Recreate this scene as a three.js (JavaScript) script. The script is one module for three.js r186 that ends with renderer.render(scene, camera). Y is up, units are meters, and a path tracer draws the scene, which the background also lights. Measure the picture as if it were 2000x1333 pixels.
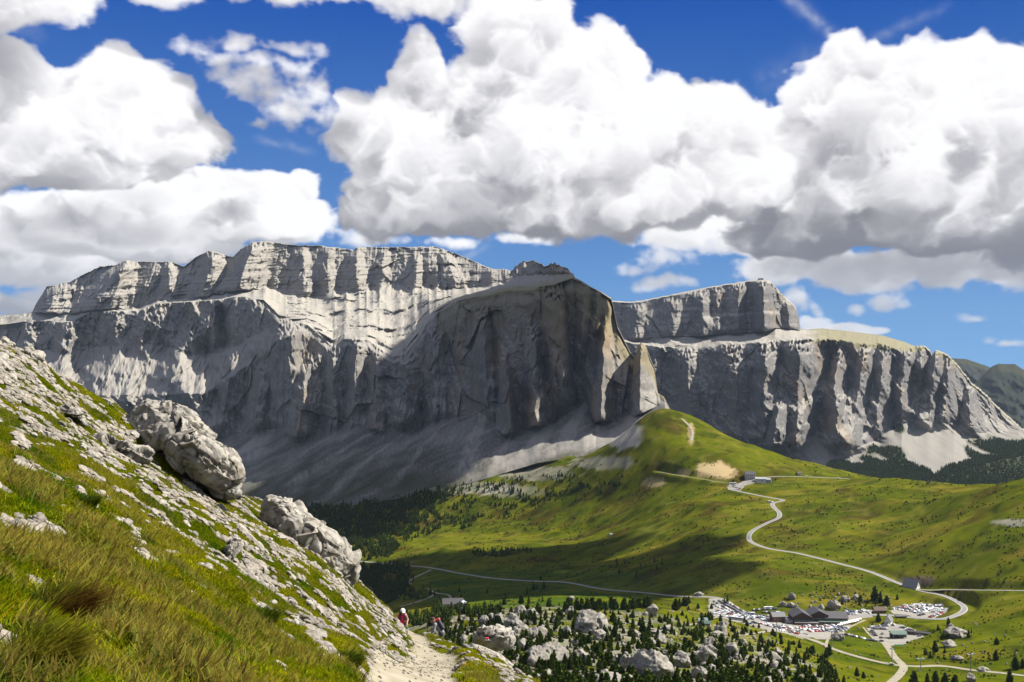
import * as THREE from 'three';
import { mergeGeometries, mergeVertices, toCreasedNormals } from 'three/addons/utils/BufferGeometryUtils.js';
import { MarchingCubes } from 'three/addons/objects/MarchingCubes.js';
import { RoundedBoxGeometry } from 'three/addons/geometries/RoundedBoxGeometry.js';

// ---------------------------------------------------------------- camera, sky, sun, exposure
const FOCAL = 1963, EYE_ROW = 730;                       // lens in units of a 2000 wide picture; the row at eye level
const PITCH = Math.atan((EYE_ROW - 666.5) / FOCAL), CP = Math.cos(PITCH), SP = Math.sin(PITCH);
const scene = new THREE.Scene();
const camera = new THREE.PerspectiveCamera(2 * Math.atan(666.5 / FOCAL) * 180 / Math.PI, 2000 / 1333, 0.2, 30000);
camera.position.set(0, 0, 0); camera.rotation.set(PITCH, 0, 0); scene.add(camera);
const renderer = new THREE.WebGLRenderer({ antialias: true });
renderer.toneMapping = THREE.LinearToneMapping;
const EXPOSURE = 2.1, SKY_GAIN = 0.42;                   // SKY_GAIN: radiance of the sky per displayed value
renderer.toneMappingExposure = EXPOSURE;
renderer.shadowMap.enabled = true;
const SUN_AZ = 6 * Math.PI / 180, SUN_EL = 47 * Math.PI / 180;   // azimuth: forward of the right-hand side
const SUN = new THREE.Vector3(Math.cos(SUN_EL) * Math.cos(SUN_AZ), Math.sin(SUN_EL), -Math.cos(SUN_EL) * Math.sin(SUN_AZ));
const sun = new THREE.DirectionalLight(new THREE.Color().setRGB(1, 0.945, 0.85), 5);
sun.position.copy(SUN).multiplyScalar(4000); sun.target.position.set(0, 0, -2000); sun.position.add(sun.target.position);
sun.castShadow = true; sun.shadow.mapSize.set(4096, 4096);
Object.assign(sun.shadow.camera, { left: -3500, right: 3500, top: 3500, bottom: -3500, near: 1, far: 12000 });
scene.add(sun, sun.target);

scene.fog = new THREE.FogExp2(new THREE.Color().setRGB(0.62, 0.78, 1), 1.2e-5);    // thin mountain air

// ---------------------------------------------------------------- numbers: random, noise, curves
function rng(seed) { let a = seed >>> 0; return () => { a = (a + 0x6D2B79F5) | 0; let t = Math.imul(a ^ (a >>> 15), 1 | a); t = (t + Math.imul(t ^ (t >>> 7), 61 | t)) ^ t; return ((t ^ (t >>> 14)) >>> 0) / 4294967296; }; }
const PERM = new Uint8Array(512); { const r = rng(7), p = [...Array(256).keys()]; for (let i = 255; i > 0; i--) { const j = Math.floor(r() * (i + 1)); [p[i], p[j]] = [p[j], p[i]]; } for (let i = 0; i < 512; i++) PERM[i] = p[i & 255]; }
function gradient(h, x, y, z) { h &= 15; const u = h < 8 ? x : y, v = h < 4 ? y : h === 12 || h === 14 ? x : z; return ((h & 1) ? -u : u) + ((h & 2) ? -v : v); }
function noise(x, y = 0, z = 0) {
  let X = Math.floor(x), Y = Math.floor(y), Z = Math.floor(z); x -= X; y -= Y; z -= Z; X &= 255; Y &= 255; Z &= 255;
  const u = x * x * x * (x * (x * 6 - 15) + 10), v = y * y * y * (y * (y * 6 - 15) + 10), w = z * z * z * (z * (z * 6 - 15) + 10);
  const A = PERM[X] + Y, AA = PERM[A] + Z, AB = PERM[A + 1] + Z, B = PERM[X + 1] + Y, BA = PERM[B] + Z, BB = PERM[B + 1] + Z;
  const l = (a, b, t) => a + (b - a) * t;
  return l(l(l(gradient(PERM[AA], x, y, z), gradient(PERM[BA], x - 1, y, z), u), l(gradient(PERM[AB], x, y - 1, z), gradient(PERM[BB], x - 1, y - 1, z), u), v),
    l(l(gradient(PERM[AA + 1], x, y, z - 1), gradient(PERM[BA + 1], x - 1, y, z - 1), u), l(gradient(PERM[AB + 1], x, y - 1, z - 1), gradient(PERM[BB + 1], x - 1, y - 1, z - 1), u), v), w);
}
function fbm(x, y, z, n = 4, gain = 0.5) { let s = 0, a = 1, t = 0; for (let i = 0; i < n; i++) { s += a * noise(x, y, z); t += a; a *= gain; x = x * 2.03 + 11.7; y = y * 2.03 + 5.3; z = z * 2.03 + 3.1; } return s / t; }
function ridged(x, y, z, n = 3, gain = 0.5) { let s = 0, a = 1, t = 0; for (let i = 0; i < n; i++) { s += a * (1 - 2 * Math.abs(noise(x, y, z))); t += a; a *= gain; x = x * 2.1 + 7.7; y = y * 2.1 + 2.3; z = z * 2.1 + 1.1; } return s / t; }
function billow(x, y, z, n = 3, gain = 0.5) { let s = 0, a = 1, t = 0; for (let i = 0; i < n; i++) { s += a * Math.abs(noise(x, y, z)) * 2; t += a; a *= gain; x = x * 2.1 + 7.7; y = y * 2.1 + 2.3; z = z * 2.1 + 1.1; } return s / t; }
const clamp = (x, a = 0, b = 1) => Math.min(b, Math.max(a, x)), lerp = (a, b, t) => a + (b - a) * t;
const smooth = (a, b, x) => { const t = clamp((x - a) / (b - a)); return t * t * (3 - 2 * t); };
const mix3 = (a, b, t) => [lerp(a[0], b[0], t), lerp(a[1], b[1], t), lerp(a[2], b[2], t)];
const lin = (v) => { v /= 255; return v <= 0.04045 ? v / 12.92 : Math.pow((v + 0.055) / 1.055, 2.4); };
const sRGB = (r, g, b) => [lin(r), lin(g), lin(b)];
/** Ridged multifractal, about 0..1: sharp crests and ravines, finer ones only on the crests. */
function crag(x, y, z, n = 6, gain = 2.2, rough = 0.55) { let s = 0, a = 1, w = 1, t = 0; for (let i = 0; i < n; i++) { let q = 1 - Math.abs(noise(x, y, z)) * 1.9; q *= Math.abs(q); s += q * w * a; t += a; w = clamp(q * gain, 0.25, 1); a *= rough; x = x * 2.07 + 13.1; y = y * 2.07 + 4.7; z += 3.3; } return s / t; }
/** Blocky steps: distance to the nearest of scattered points. */
function blocks(x, y, seed) { const X = Math.floor(x), Y = Math.floor(y); let a = 9, b = 9, id = 0; for (let i = -1; i <= 1; i++) for (let j = -1; j <= 1; j++) { const h = PERM[(PERM[(X + i) & 255] + ((Y + j) & 255) + seed) & 255], dx = X + i + (h & 15) / 15 - x, dy = Y + j + (h >> 4) / 15 - y, q = dx * dx + dy * dy; if (q < a) { b = a; a = q; id = h; } else if (q < b) b = q; } return [(id / 255 - 0.5), Math.sqrt(b) - Math.sqrt(a)]; }
/** Broken rock: flat, tilted faces round scattered points in space; returns [height of the face, distance to its edge]. */
function facets(x, y, z, seed) { const X = Math.floor(x), Y = Math.floor(y), Z = Math.floor(z); let a = 9, b = 9, h0 = 0, dx0 = 0, dy0 = 0, dz0 = 0;
  for (let i = -1; i <= 1; i++) for (let j = -1; j <= 1; j++) for (let k = -1; k <= 1; k++) { const h = PERM[PERM[PERM[(X + i) & 255] + ((Y + j) & 255)] + ((Z + k + seed) & 255)], g = PERM[h + 37], dx = X + i + (h & 15) / 15 - x, dy = Y + j + (h >> 4) / 15 - y, dz = Z + k + (g & 15) / 15 - z, q = dx * dx + dy * dy + dz * dz; if (q < a) { b = a; a = q; h0 = h; dx0 = dx; dy0 = dy; dz0 = dz; } else if (q < b) b = q; }
  const t = PERM[h0 + 91], s = PERM[h0 + 17]; return [(h0 / 255 - 0.5) * 0.42 + (t / 255 - 0.5) * 1.5 * dx0 + (s / 255 - 0.5) * 1.5 * dy0 + (PERM[h0 + 133] / 255 - 0.5) * 1.5 * dz0, Math.sqrt(b) - Math.sqrt(a)]; }
/** Point seen at picture position (px, py) of the 2000 x 1333 photograph, DEPTH metres ahead. */
function at(px, py, depth) { const a = (px - 1000) / FOCAL, b = (666.5 - py) / FOCAL, s = depth / (CP - b * SP); return [a * s, (b * CP + SP) * s, -depth]; }
/** Picture position of a point. */
function pixelOf(x, y, z) { const d = -z * CP + y * SP, h = y * CP + z * SP; return [1000 + FOCAL * x / d, 666.5 - FOCAL * h / d, d]; }
/** Piecewise interpolation of columns [x, a, b ...] at x. */
function along(points, x, k = 1) {
  const n = points.length;
  if (x <= points[0][0]) return points[0][k];
  if (x >= points[n - 1][0]) return points[n - 1][k];
  let lo = 0, hi = n - 1; while (hi - lo > 1) { const m = (lo + hi) >> 1; if (points[m][0] <= x) lo = m; else hi = m; }
  const p = points[lo], q = points[hi]; return lerp(p[k], q[k], (x - p[0]) / (q[0] - p[0]));
}
/** Thin-plate spline through [x, z, y] points. */
function thinPlate(points, scale, soft = 0) {
  const n = points.length, m = n + 3, M = [], phi = (r2) => r2 < 1e-12 ? 0 : 0.5 * r2 * Math.log(r2);
  const P = points.map(([x, z]) => [x / scale, z / scale]);
  for (let i = 0; i < m; i++) {
    const row = new Float64Array(m + 1);
    for (let j = 0; j < m; j++) {
      if (i < n && j < n) row[j] = phi((P[i][0] - P[j][0]) ** 2 + (P[i][1] - P[j][1]) ** 2) + (i === j ? soft : 0);
      else if (i < n) row[j] = [1, P[i][0], P[i][1]][j - n];
      else if (j < n) row[j] = [1, P[j][0], P[j][1]][i - n];
    }
    row[m] = i < n ? points[i][2] : 0; M.push(row);
  }
  for (let c = 0; c < m; c++) {
    let p = c; for (let r = c + 1; r < m; r++) if (Math.abs(M[r][c]) > Math.abs(M[p][c])) p = r;
    [M[c], M[p]] = [M[p], M[c]];
    for (let r = c + 1; r < m; r++) { const f = M[r][c] / M[c][c]; if (f) for (let k = c; k <= m; k++) M[r][k] -= f * M[c][k]; }
  }
  const w = new Float64Array(m);
  for (let r = m - 1; r >= 0; r--) { let s = M[r][m]; for (let k = r + 1; k < m; k++) s -= M[r][k] * w[k]; w[r] = s / M[r][r]; }
  return (x, z) => { x /= scale; z /= scale; let s = w[n] + w[n + 1] * x + w[n + 2] * z; for (let i = 0; i < n; i++) { const dx = x - P[i][0], dz = z - P[i][1]; s += w[i] * phi(dx * dx + dz * dz); } return s; };
}
/** Regular height sheet with a bilinear sampler. */
class Sheet {
  constructor(x0, x1, d0, d1, step) { Object.assign(this, { x0, d0, step, nx: Math.round((x1 - x0) / step) + 1, nd: Math.round((d1 - d0) / step) + 1 }); this.h = new Float32Array(this.nx * this.nd); }
  fill(f) { for (let j = 0; j < this.nd; j++) for (let i = 0; i < this.nx; i++) this.h[j * this.nx + i] = f(this.x0 + i * this.step, this.d0 + j * this.step); return this; }
  y(x, d) {
    const u = clamp((x - this.x0) / this.step, 0, this.nx - 1.001), v = clamp((d - this.d0) / this.step, 0, this.nd - 1.001), i = Math.floor(u), j = Math.floor(v), a = u - i, b = v - j, o = j * this.nx + i, h = this.h;
    return (h[o] * (1 - a) + h[o + 1] * a) * (1 - b) + (h[o + this.nx] * (1 - a) + h[o + this.nx + 1] * a) * b;
  }
  normal(x, d, e = this.step) { return new THREE.Vector3(this.y(x - e, d) - this.y(x + e, d), 2 * e, this.y(x, d + e) - this.y(x, d - e)).normalize(); }
  inside(x, d) { return x >= this.x0 && d >= this.d0 && x <= this.x0 + (this.nx - 1) * this.step && d <= this.d0 + (this.nd - 1) * this.step; }
  /** Where the line of sight through (px, py) first meets the sheet between depths A and B. */
  hit(px, py, A, B) {
    const [sx, sy] = at(px, py, 1); let last = A;
    for (let d = A; d <= B; d *= 1.0015) { if (this.inside(sx * d, d) && sy * d < this.y(sx * d, d)) { let lo = last, hi = d; for (let k = 0; k < 18; k++) { const m = (lo + hi) / 2; if (sy * m < this.y(sx * m, m)) hi = m; else lo = m; } return [sx * hi, this.y(sx * hi, hi), -hi]; } last = d; }
    return null;
  }
  geometry(colour, keep = () => true) {
    const { nx, nd, step, x0, d0, h } = this, p = new Float32Array(nx * nd * 3), uv = new Float32Array(nx * nd * 2), idx = [];
    for (let j = 0; j < nd; j++) for (let i = 0; i < nx; i++) { const o = j * nx + i; p[3 * o] = x0 + i * step; p[3 * o + 1] = h[o]; p[3 * o + 2] = -(d0 + j * step); uv[2 * o] = p[3 * o]; uv[2 * o + 1] = d0 + j * step; }
    for (let j = 0; j < nd - 1; j++) for (let i = 0; i < nx - 1; i++) { const o = j * nx + i; if (keep(x0 + (i + 0.5) * step, d0 + (j + 0.5) * step)) idx.push(o, o + 1, o + nx + 1, o, o + nx + 1, o + nx); }
    const g = new THREE.BufferGeometry(); g.setAttribute('position', new THREE.BufferAttribute(p, 3)); g.setAttribute('uv', new THREE.BufferAttribute(uv, 2)); g.setIndex(idx); g.computeVertexNormals();
    if (colour) paint(g, colour); return g;
  }
}
/** Vertex colours from f(x, y, z, nx, ny, nz, index) -> linear [r, g, b]. */
function paint(g, f) {
  const p = g.attributes.position, n = g.attributes.normal, c = new Float32Array(p.count * 3);
  for (let i = 0; i < p.count; i++) { const k = f(p.getX(i), p.getY(i), p.getZ(i), n.getX(i), n.getY(i), n.getZ(i), i); c[3 * i] = k[0]; c[3 * i + 1] = k[1]; c[3 * i + 2] = k[2]; }
  g.setAttribute('color', new THREE.BufferAttribute(c, 3)); return g;
}
// ---------------------------------------------------------------- names and tags
const taken = {};
function numbered(name) { const n = taken[name] = (taken[name] ?? -1) + 1; return n ? `${name}_${String(n).padStart(3, '0')}` : name; }
function tag(o, label, category, group, kind) { o.userData.label = label; if (category) o.userData.category = category; if (group) o.userData.group = group; if (kind) o.userData.kind = kind; return o; }
function shaded(o) { o.castShadow = true; o.receiveShadow = true; return o; }
/** A named mesh, top-level when no parent is given. */
function mesh(name, geometry, material, parent) { const m = shaded(new THREE.Mesh(geometry, material)); m.name = parent ? name : numbered(name); (parent ?? scene).add(m); return m; }
function base(name, position = [0, 0, 0], turn = 0) { const g = new THREE.Group(); g.name = numbered(name); g.position.set(...position); g.rotation.y = turn; scene.add(g); return g; }
function copy(o) { const c = o.clone(); c.name = numbered(o.name.replace(/_\d{3}$/, '')); c.userData = { ...o.userData }; scene.add(c); return c; }
const rgb = (r, g, b) => new THREE.Color().setRGB(r, g, b);
const matte = (r, g, b, rough = 0.9, more = {}) => new THREE.MeshStandardMaterial({ color: rgb(r, g, b), roughness: rough, ...more });
// ---------------------------------------------------------------- sky: air and cumulus clouds, computed
{
  const W = 4096, H = 4096, data = new Float32Array(W * H * 4);
  const angles = (px, py) => { const [x, y, z] = at(px, py, 1); return [Math.atan2(x, -z) * FOCAL, Math.atan2(y, Math.hypot(x, z)) * FOCAL]; };
  // puffs: [px, py, radius across, radius up, depth offset]
  const puffs = [];
  const cloud = (list, dz = 0, soft = 1, dark = 1) => { for (const [px, py, rx, ry, z = 0] of list) { const [u, v] = angles(px, py); puffs.push({ u, v, rx, ry, rz: (rx + ry) * 0.5, z: z + dz, soft, dark }); } };
  // great cumulus in the middle
  cloud([[1000, 70, 105, 110], [1075, 40, 60, 70], [1190, 125, 62, 85], [1130, 190, 130, 130], [960, 200, 110, 120], [825, 130, 50, 70], [862, 196, 60, 60], [800, 175, 40, 50], [1040, 300, 240, 130], [870, 320, 180, 120], [760, 260, 130, 80],
    [690, 235, 60, 55], [1220, 290, 140, 130], [1300, 240, 90, 80], [1380, 240, 110, 75], [1460, 250, 80, 65], [900, 400, 230, 75], [1120, 400, 230, 80], [780, 420, 120, 62], [1300, 370, 170, 100], [720, 370, 60, 40], [1440, 360, 130, 90]]);
  // great cumulus on the right
  cloud([[1660, 130, 60, 55], [1720, 130, 60, 50], [1880, 120, 85, 55], [1960, 150, 50, 60], [1800, 160, 110, 80], [1620, 210, 90, 85], [1720, 250, 170, 120], [1900, 250, 150, 130], [1560, 290, 100, 80], [1800, 350, 240, 110], [1990, 330, 130, 150],
    [1620, 390, 170, 80], [1860, 440, 230, 62], [1600, 460, 180, 50], [2060, 420, 150, 100], [2130, 300, 160, 160]], 40, 1, 1.25);
  // low grey shelf under it
  cloud([[1560, 520, 120, 40], [1700, 535, 150, 38], [1850, 520, 160, 42], [1970, 520, 130, 46], [1480, 470, 140, 40], [1350, 450, 130, 42], [2080, 510, 140, 50]], 180, 1.45, 0.55);
  // left bank
  cloud([[30, 150, 70, 70], [-40, 200, 120, 100], [100, 190, 70, 60], [230, 165, 95, 65], [180, 240, 160, 90], [320, 220, 80, 70], [60, 270, 180, 80], [290, 285, 140, 60], [390, 275, 60, 55], [120, 325, 210, 42], [-80, 310, 160, 70]], 0, 1, 1);
  cloud([[200, 395, 90, 50], [310, 390, 110, 55], [440, 375, 90, 52], [520, 390, 85, 60], [590, 360, 40, 38], [400, 430, 220, 60], [560, 440, 70, 45], [150, 440, 160, 50], [260, 470, 200, 45], [600, 415, 40, 40]], 160, 1, 0.85);
  cloud([[40, 430, 170, 60], [20, 520, 150, 50], [110, 540, 120, 40], [-60, 470, 150, 80], [30, 590, 120, 30], [200, 510, 140, 34]], 320, 1.6, 0.9);
  // ragged bits
  cloud([[352, 92, 24, 16], [395, 100, 40, 18], [470, 88, 50, 26], [560, 98, 52, 20], [612, 98, 28, 18], [425, 150, 30, 24], [510, 132, 60, 20], [470, 170, 40, 26], [560, 210, 62, 46], [615, 180, 42, 48], [520, 190, 40, 24], [640, 230, 50, 40], [495, 238, 34, 14], [420, 120, 50, 26], [500, 160, 60, 34], [565, 140, 50, 26]], 0, 2.15, 0.7);
  cloud([[300, -15, 90, 26], [560, -25, 100, 40], [480, -15, 60, 24], [820, -10, 105, 52], [740, -20, 70, 30], [900, -40, 80, 40], [1420, -14, 50, 14], [640, -15, 60, 22]], 0, 1.6, 0.9);
  cloud([[1290, 555, 62, 22], [1340, 556, 30, 16]], 200, 2, 0.7); cloud([[1300, 505, 60, 26], [1240, 520, 50, 18]], 200, 2.4, 0.5);
  cloud([[1735, 582, 36, 24], [1665, 598, 24, 16], [1760, 590, 20, 14]], 200, 1.8, 0.6); cloud([[1560, 590, 34, 26], [1590, 600, 16, 14]], 200, 1.7, 0.5);
  cloud([[1585, 630, 30, 20], [1640, 645, 60, 22], [1700, 645, 30, 12], [1590, 650, 40, 18]], 220, 1.1, 0.3);
  cloud([[1895, 615, 34, 10], [1920, 672, 22, 16], [1960, 680, 42, 13]], 200, 2, 0.5);
  cloud([[1010, 470, 60, 16], [1060, 478, 50, 14], [900, 470, 80, 18], [720, 465, 80, 24]], 200, 1.8, 0.8);
  // the same kind of sky all round, outside the frame
  { const r = rng(41); for (let k = 0; k < 95; k++) { const az = (r() * 2 - 1) * Math.PI, el = 0.05 + 1.2 * Math.pow(r(), 1.25), inFrame = Math.abs(az) < 0.62 && el < 0.52; const size = 90 + 190 * r(); if (inFrame) continue;
    const n = 8 + Math.floor(r() * 8); for (let i = 0; i < n; i++) { const a = (r() - 0.5) * 2, rr = size * (0.45 + 0.5 * r()); puffs.push({ u: az * FOCAL + a * size * 1.7 / Math.max(0.35, Math.cos(el)), v: el * FOCAL + (r() - 0.25) * size * (1 - 0.6 * Math.abs(a)), rx: rr * 1.15 / Math.max(0.4, Math.cos(el)), ry: rr * 0.62, rz: rr, z: 60 * r(), soft: 1.1, dark: 0.9 }); } } }
  const CELL = 130, cells = new Map();
  for (const q of puffs) for (let i = Math.floor((q.u - q.rx * 1.5) / CELL); i <= Math.floor((q.u + q.rx * 1.5) / CELL); i++) for (let j = Math.floor((q.v - q.ry * 1.6) / CELL); j <= Math.floor((q.v + q.ry * 1.6) / CELL); j++) { const k = i * 10007 + j; (cells.get(k) ?? cells.set(k, []).get(k)).push(q); }
  const none = [];
  const body = (list, u, v, w) => { let s = -1, soft = 1, dark = 1; for (const q of list) { const a = (u - q.u) / q.rx, b = (v - q.v) / q.ry, c = (w - q.z) / q.rz, d = 1 - Math.sqrt(a * a + b * b * (b < 0 ? 1.5 : 1) + c * c); if (d > s) { s = d; soft = q.soft; dark = q.dark; } } return [s, soft, dark]; };
  const at3 = (u, v) => cells.get(Math.floor(u / CELL) * 10007 + Math.floor(v / CELL)) ?? none;
  const air = (el) => { const t = clamp(el / 0.36), s = Math.pow(t, 0.72); let c = mix3(sRGB(128, 186, 240), sRGB(26, 90, 186), s); if (el > 0.36) c = mix3(c, sRGB(16, 66, 150), clamp((el - 0.36) / 1.0)); return c; };
  const LX = 0.4, LY = 0.9, LZ = -0.05;
  function density(list, u, v, w, octaves) {
    const wu = u + 24 * noise(u / 88, v / 88, w / 88) + 7 * noise(u / 37 + 5, v / 37, w / 37), wv = v + 22 * noise(u / 88 + 31, v / 88, w / 88) + 7 * noise(u / 37 + 9, v / 37 + 4, w / 37);
    const [s, soft] = body(list, wu, wv, w); if (s < -0.5) return 0;
    const f = 1 / 105, n = billow(wu * f, wv * f, w * f, octaves, 0.6), rag = fbm(u / 120 + 9, v / 110, w / 120, 3), wisp = soft > 1.05 ? fbm(u / 26, v / 22, w / 26, octaves > 3 ? 4 : 2, 0.6) : 0;
    return clamp((s + 0.22 - 0.72 * n * (0.8 + 0.3 * (soft - 1)) + 0.35 * rag + 0.95 * (soft - 1) * wisp) * (8 / (soft * soft * soft)));
  }
  function colour(az, el, fine) {
    let u = az * FOCAL, v = el * FOCAL, sky = air(el);
    // thin high streaks: two vapour trails and a veil
    const streak = (x0, y0, x1, y1, wide, strength) => { const [a, b] = angles(x0, y0), [c, d] = angles(x1, y1), L = Math.hypot(c - a, d - b), tx = (c - a) / L, ty = (d - b) / L, t = ((u - a) * tx + (v - b) * ty) / L, o = (u - a) * -ty + (v - b) * tx + 5 * noise(u / 30, v / 30, 4); if (t < -0.1 || t > 1.1) return 0; return strength * Math.exp(-((o / wide) ** 2)) * smooth(-0.1, 0.1, t) * smooth(1.1, 0.7, t) * (0.55 + 0.9 * fbm(u / 22, v / 22, 2, 3)); };
    if (fine) { const c = clamp(streak(1525, -20, 1650, 85, 11, 0.5) + streak(1700, 80, 1860, 8, 10, 0.22) + streak(1480, 165, 1620, 95, 24, 0.14) + streak(500, 268, 620, 300, 7, 0.25) + streak(880, 515, 960, 478, 8, 0.3) + streak(-40, 0, 90, 75, 16, 0.2)); sky = mix3(sky, [0.75, 0.8, 0.9], c); }
    const list = at3(u, v); if (!list.length) return sky;
    let zLo = 1e9, zHi = -1e9; for (const q of list) { zLo = Math.min(zLo, q.z - q.rz * 1.25); zHi = Math.max(zHi, q.z + q.rz); }
    const dw = fine ? 5 : 16, oct = fine ? 6 : 3; let T = 1, r = 0, g = 0, b = 0;
    for (let w = zLo + dw * (0.5 + 0.5 * noise(u * 3.7, v * 3.1, 1.7)); w < zHi && T > 0.02; w += dw) {
      const d = density(list, u, v, w, oct); if (d <= 0.004) { const s = body(list, u, v, w)[0]; if (s < -0.3) w += dw; continue; }
      let tau = 0; for (const [k, l] of [[7, 10], [22, 22], [52, 40], [110, 70], [190, 90], [290, 110]]) { const uu = u + LX * k, vv = v + LY * k, li = at3(uu, vv); if (li.length) { const c = k < 20 ? density(li, uu, vv, w + LZ * k, fine ? 4 : 2) : clamp(body(li, uu + 30 * noise(uu / 110, vv / 110, 8), vv + 30 * noise(uu / 110, vv / 110, 5), w + LZ * k)[0] * 2.6 + 0.1); tau += c * l; } }
      const dark = body(list, u, v, w)[2], lightI = 0.3 * Math.exp(-tau * 0.02 * dark) + 0.8 * Math.exp(-tau * 0.0062 * dark);
      const amb = 0.2 + 0.05 * clamp(el / 0.3); const c = [amb * 0.93 + lightI * 1.0, amb * 0.94 + lightI * 0.985, amb * 1.08 + lightI * 0.97];
      const a = 1 - Math.exp(-d * dw * 0.075); r += T * a * c[0]; g += T * a * c[1]; b += T * a * c[2]; T *= 1 - a;
    }
    const haze = smooth(0.16, 0.0, el) * 0.18; const k = 1 - T; r = lerp(r, sky[0] * k, haze); g = lerp(g, sky[1] * k, haze); b = lerp(b, sky[2] * k, haze);
    return [Math.min(1.15, r + sky[0] * T), Math.min(1.15, g + sky[1] * T), Math.min(1.15, b + sky[2] * T)];
  }
  const cw = 1024, ch = 256, coarse = new Float32Array((cw + 1) * (ch + 1) * 3);
  for (let j = 0; j <= ch; j++) for (let i = 0; i <= cw; i++) { const az = ((((i / cw) - 0.25) * 2 * Math.PI + Math.PI) % (2 * Math.PI) + 2 * Math.PI) % (2 * Math.PI) - Math.PI, c = colour(az, j / ch * Math.PI / 2, false); coarse.set(c, (j * (cw + 1) + i) * 3); }
  const gain = SKY_GAIN;
  for (let j = 0; j < H; j++) { const el = ((j + 0.5) / H - 0.5) * Math.PI;
    for (let i = 0; i < W; i++) { let az = ((i + 0.5) / W - 0.25) * 2 * Math.PI; if (az > Math.PI) az -= 2 * Math.PI; let c; const o = (j * W + i) * 4;
      if (el < -0.02) c = [0.16, 0.19, 0.2];
      else if (Math.abs(az) < 0.5 && el < 0.4) c = colour(az, el, true);
      else { const x = (i + 0.5) / W * cw, y = clamp(el / (Math.PI / 2)) * (ch - 0.001), a = Math.floor(x), b = Math.floor(y), s = x - a, t = y - b, A = (b * (cw + 1) + a) * 3, B = A + (cw + 1) * 3; c = [0, 1, 2].map((k) => (coarse[A + k] * (1 - s) + coarse[A + 3 + k] * s) * (1 - t) + (coarse[B + k] * (1 - s) + coarse[B + 3 + k] * s) * t); }
      data[o] = c[0] * gain; data[o + 1] = c[1] * gain; data[o + 2] = c[2] * gain; data[o + 3] = 1; } }
  const t = new THREE.DataTexture(data, W, H, THREE.RGBAFormat, THREE.FloatType); t.mapping = THREE.EquirectangularReflectionMapping; t.magFilter = THREE.LinearFilter; t.minFilter = THREE.LinearFilter; t.needsUpdate = true;
  scene.background = t; scene.environment = t;
}
// ---------------------------------------------------------------- the clouds high to the right whose shade lies on the valley and on the long wall
{
  const white = matte(0.8, 0.8, 0.8, 1);
  const cloud = (label, puffs, L, tall) => { const parts = [];
    for (const [x, y, d, rx, rz, k = 0] of puffs) { const g = mergeVertices(new THREE.IcosahedronGeometry(1, 14).deleteAttribute('uv').deleteAttribute('normal')), p = g.attributes.position, c = [x + SUN.x * L, y + SUN.y * L, -d + SUN.z * L];
      for (let i = 0; i < p.count; i++) { const X = p.getX(i), Y = p.getY(i), Z = p.getZ(i), q = 1 + 0.34 * (billow(X * 1.6 + x, Y * 1.6, Z * 1.6 + d, 4) - 0.4); p.setXYZ(i, c[0] + X * q * rx, c[1] + Math.max(Y * q, -0.25) * tall, c[2] + Z * q * rz); }
      g.computeVertexNormals(); parts.push(g); }
    tag(mesh('cloud', mergeGeometries(parts), white), label, 'cloud', null, 'structure'); };
  cloud('white cumulus cloud high above the long rock wall', [[-190, 0, 2850, 190, 330], [-140, -60, 2560, 190, 260], [-215, 20, 3120, 150, 260], [-330, -200, 2350, 200, 260]], 2600, 150);
  cloud('white cumulus cloud high above the valley road', [[-260, -325, 1520, 250, 170], [-20, -305, 1400, 220, 150], [150, -290, 1370, 120, 90], [-170, -310, 1260, 210, 120], [190, -270, 1530, 120, 90], [60, -290, 1500, 140, 90], [-60, -320, 1700, 220, 110], [-260, -340, 1760, 170, 120], [0, -270, 1230, 170, 80]], 2300, 110);
}
// ---------------------------------------------------------------- rock massifs
const rockMaterial = new THREE.MeshPhysicalMaterial({ vertexColors: true, roughness: 1, specularIntensity: 0.15 });
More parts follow.
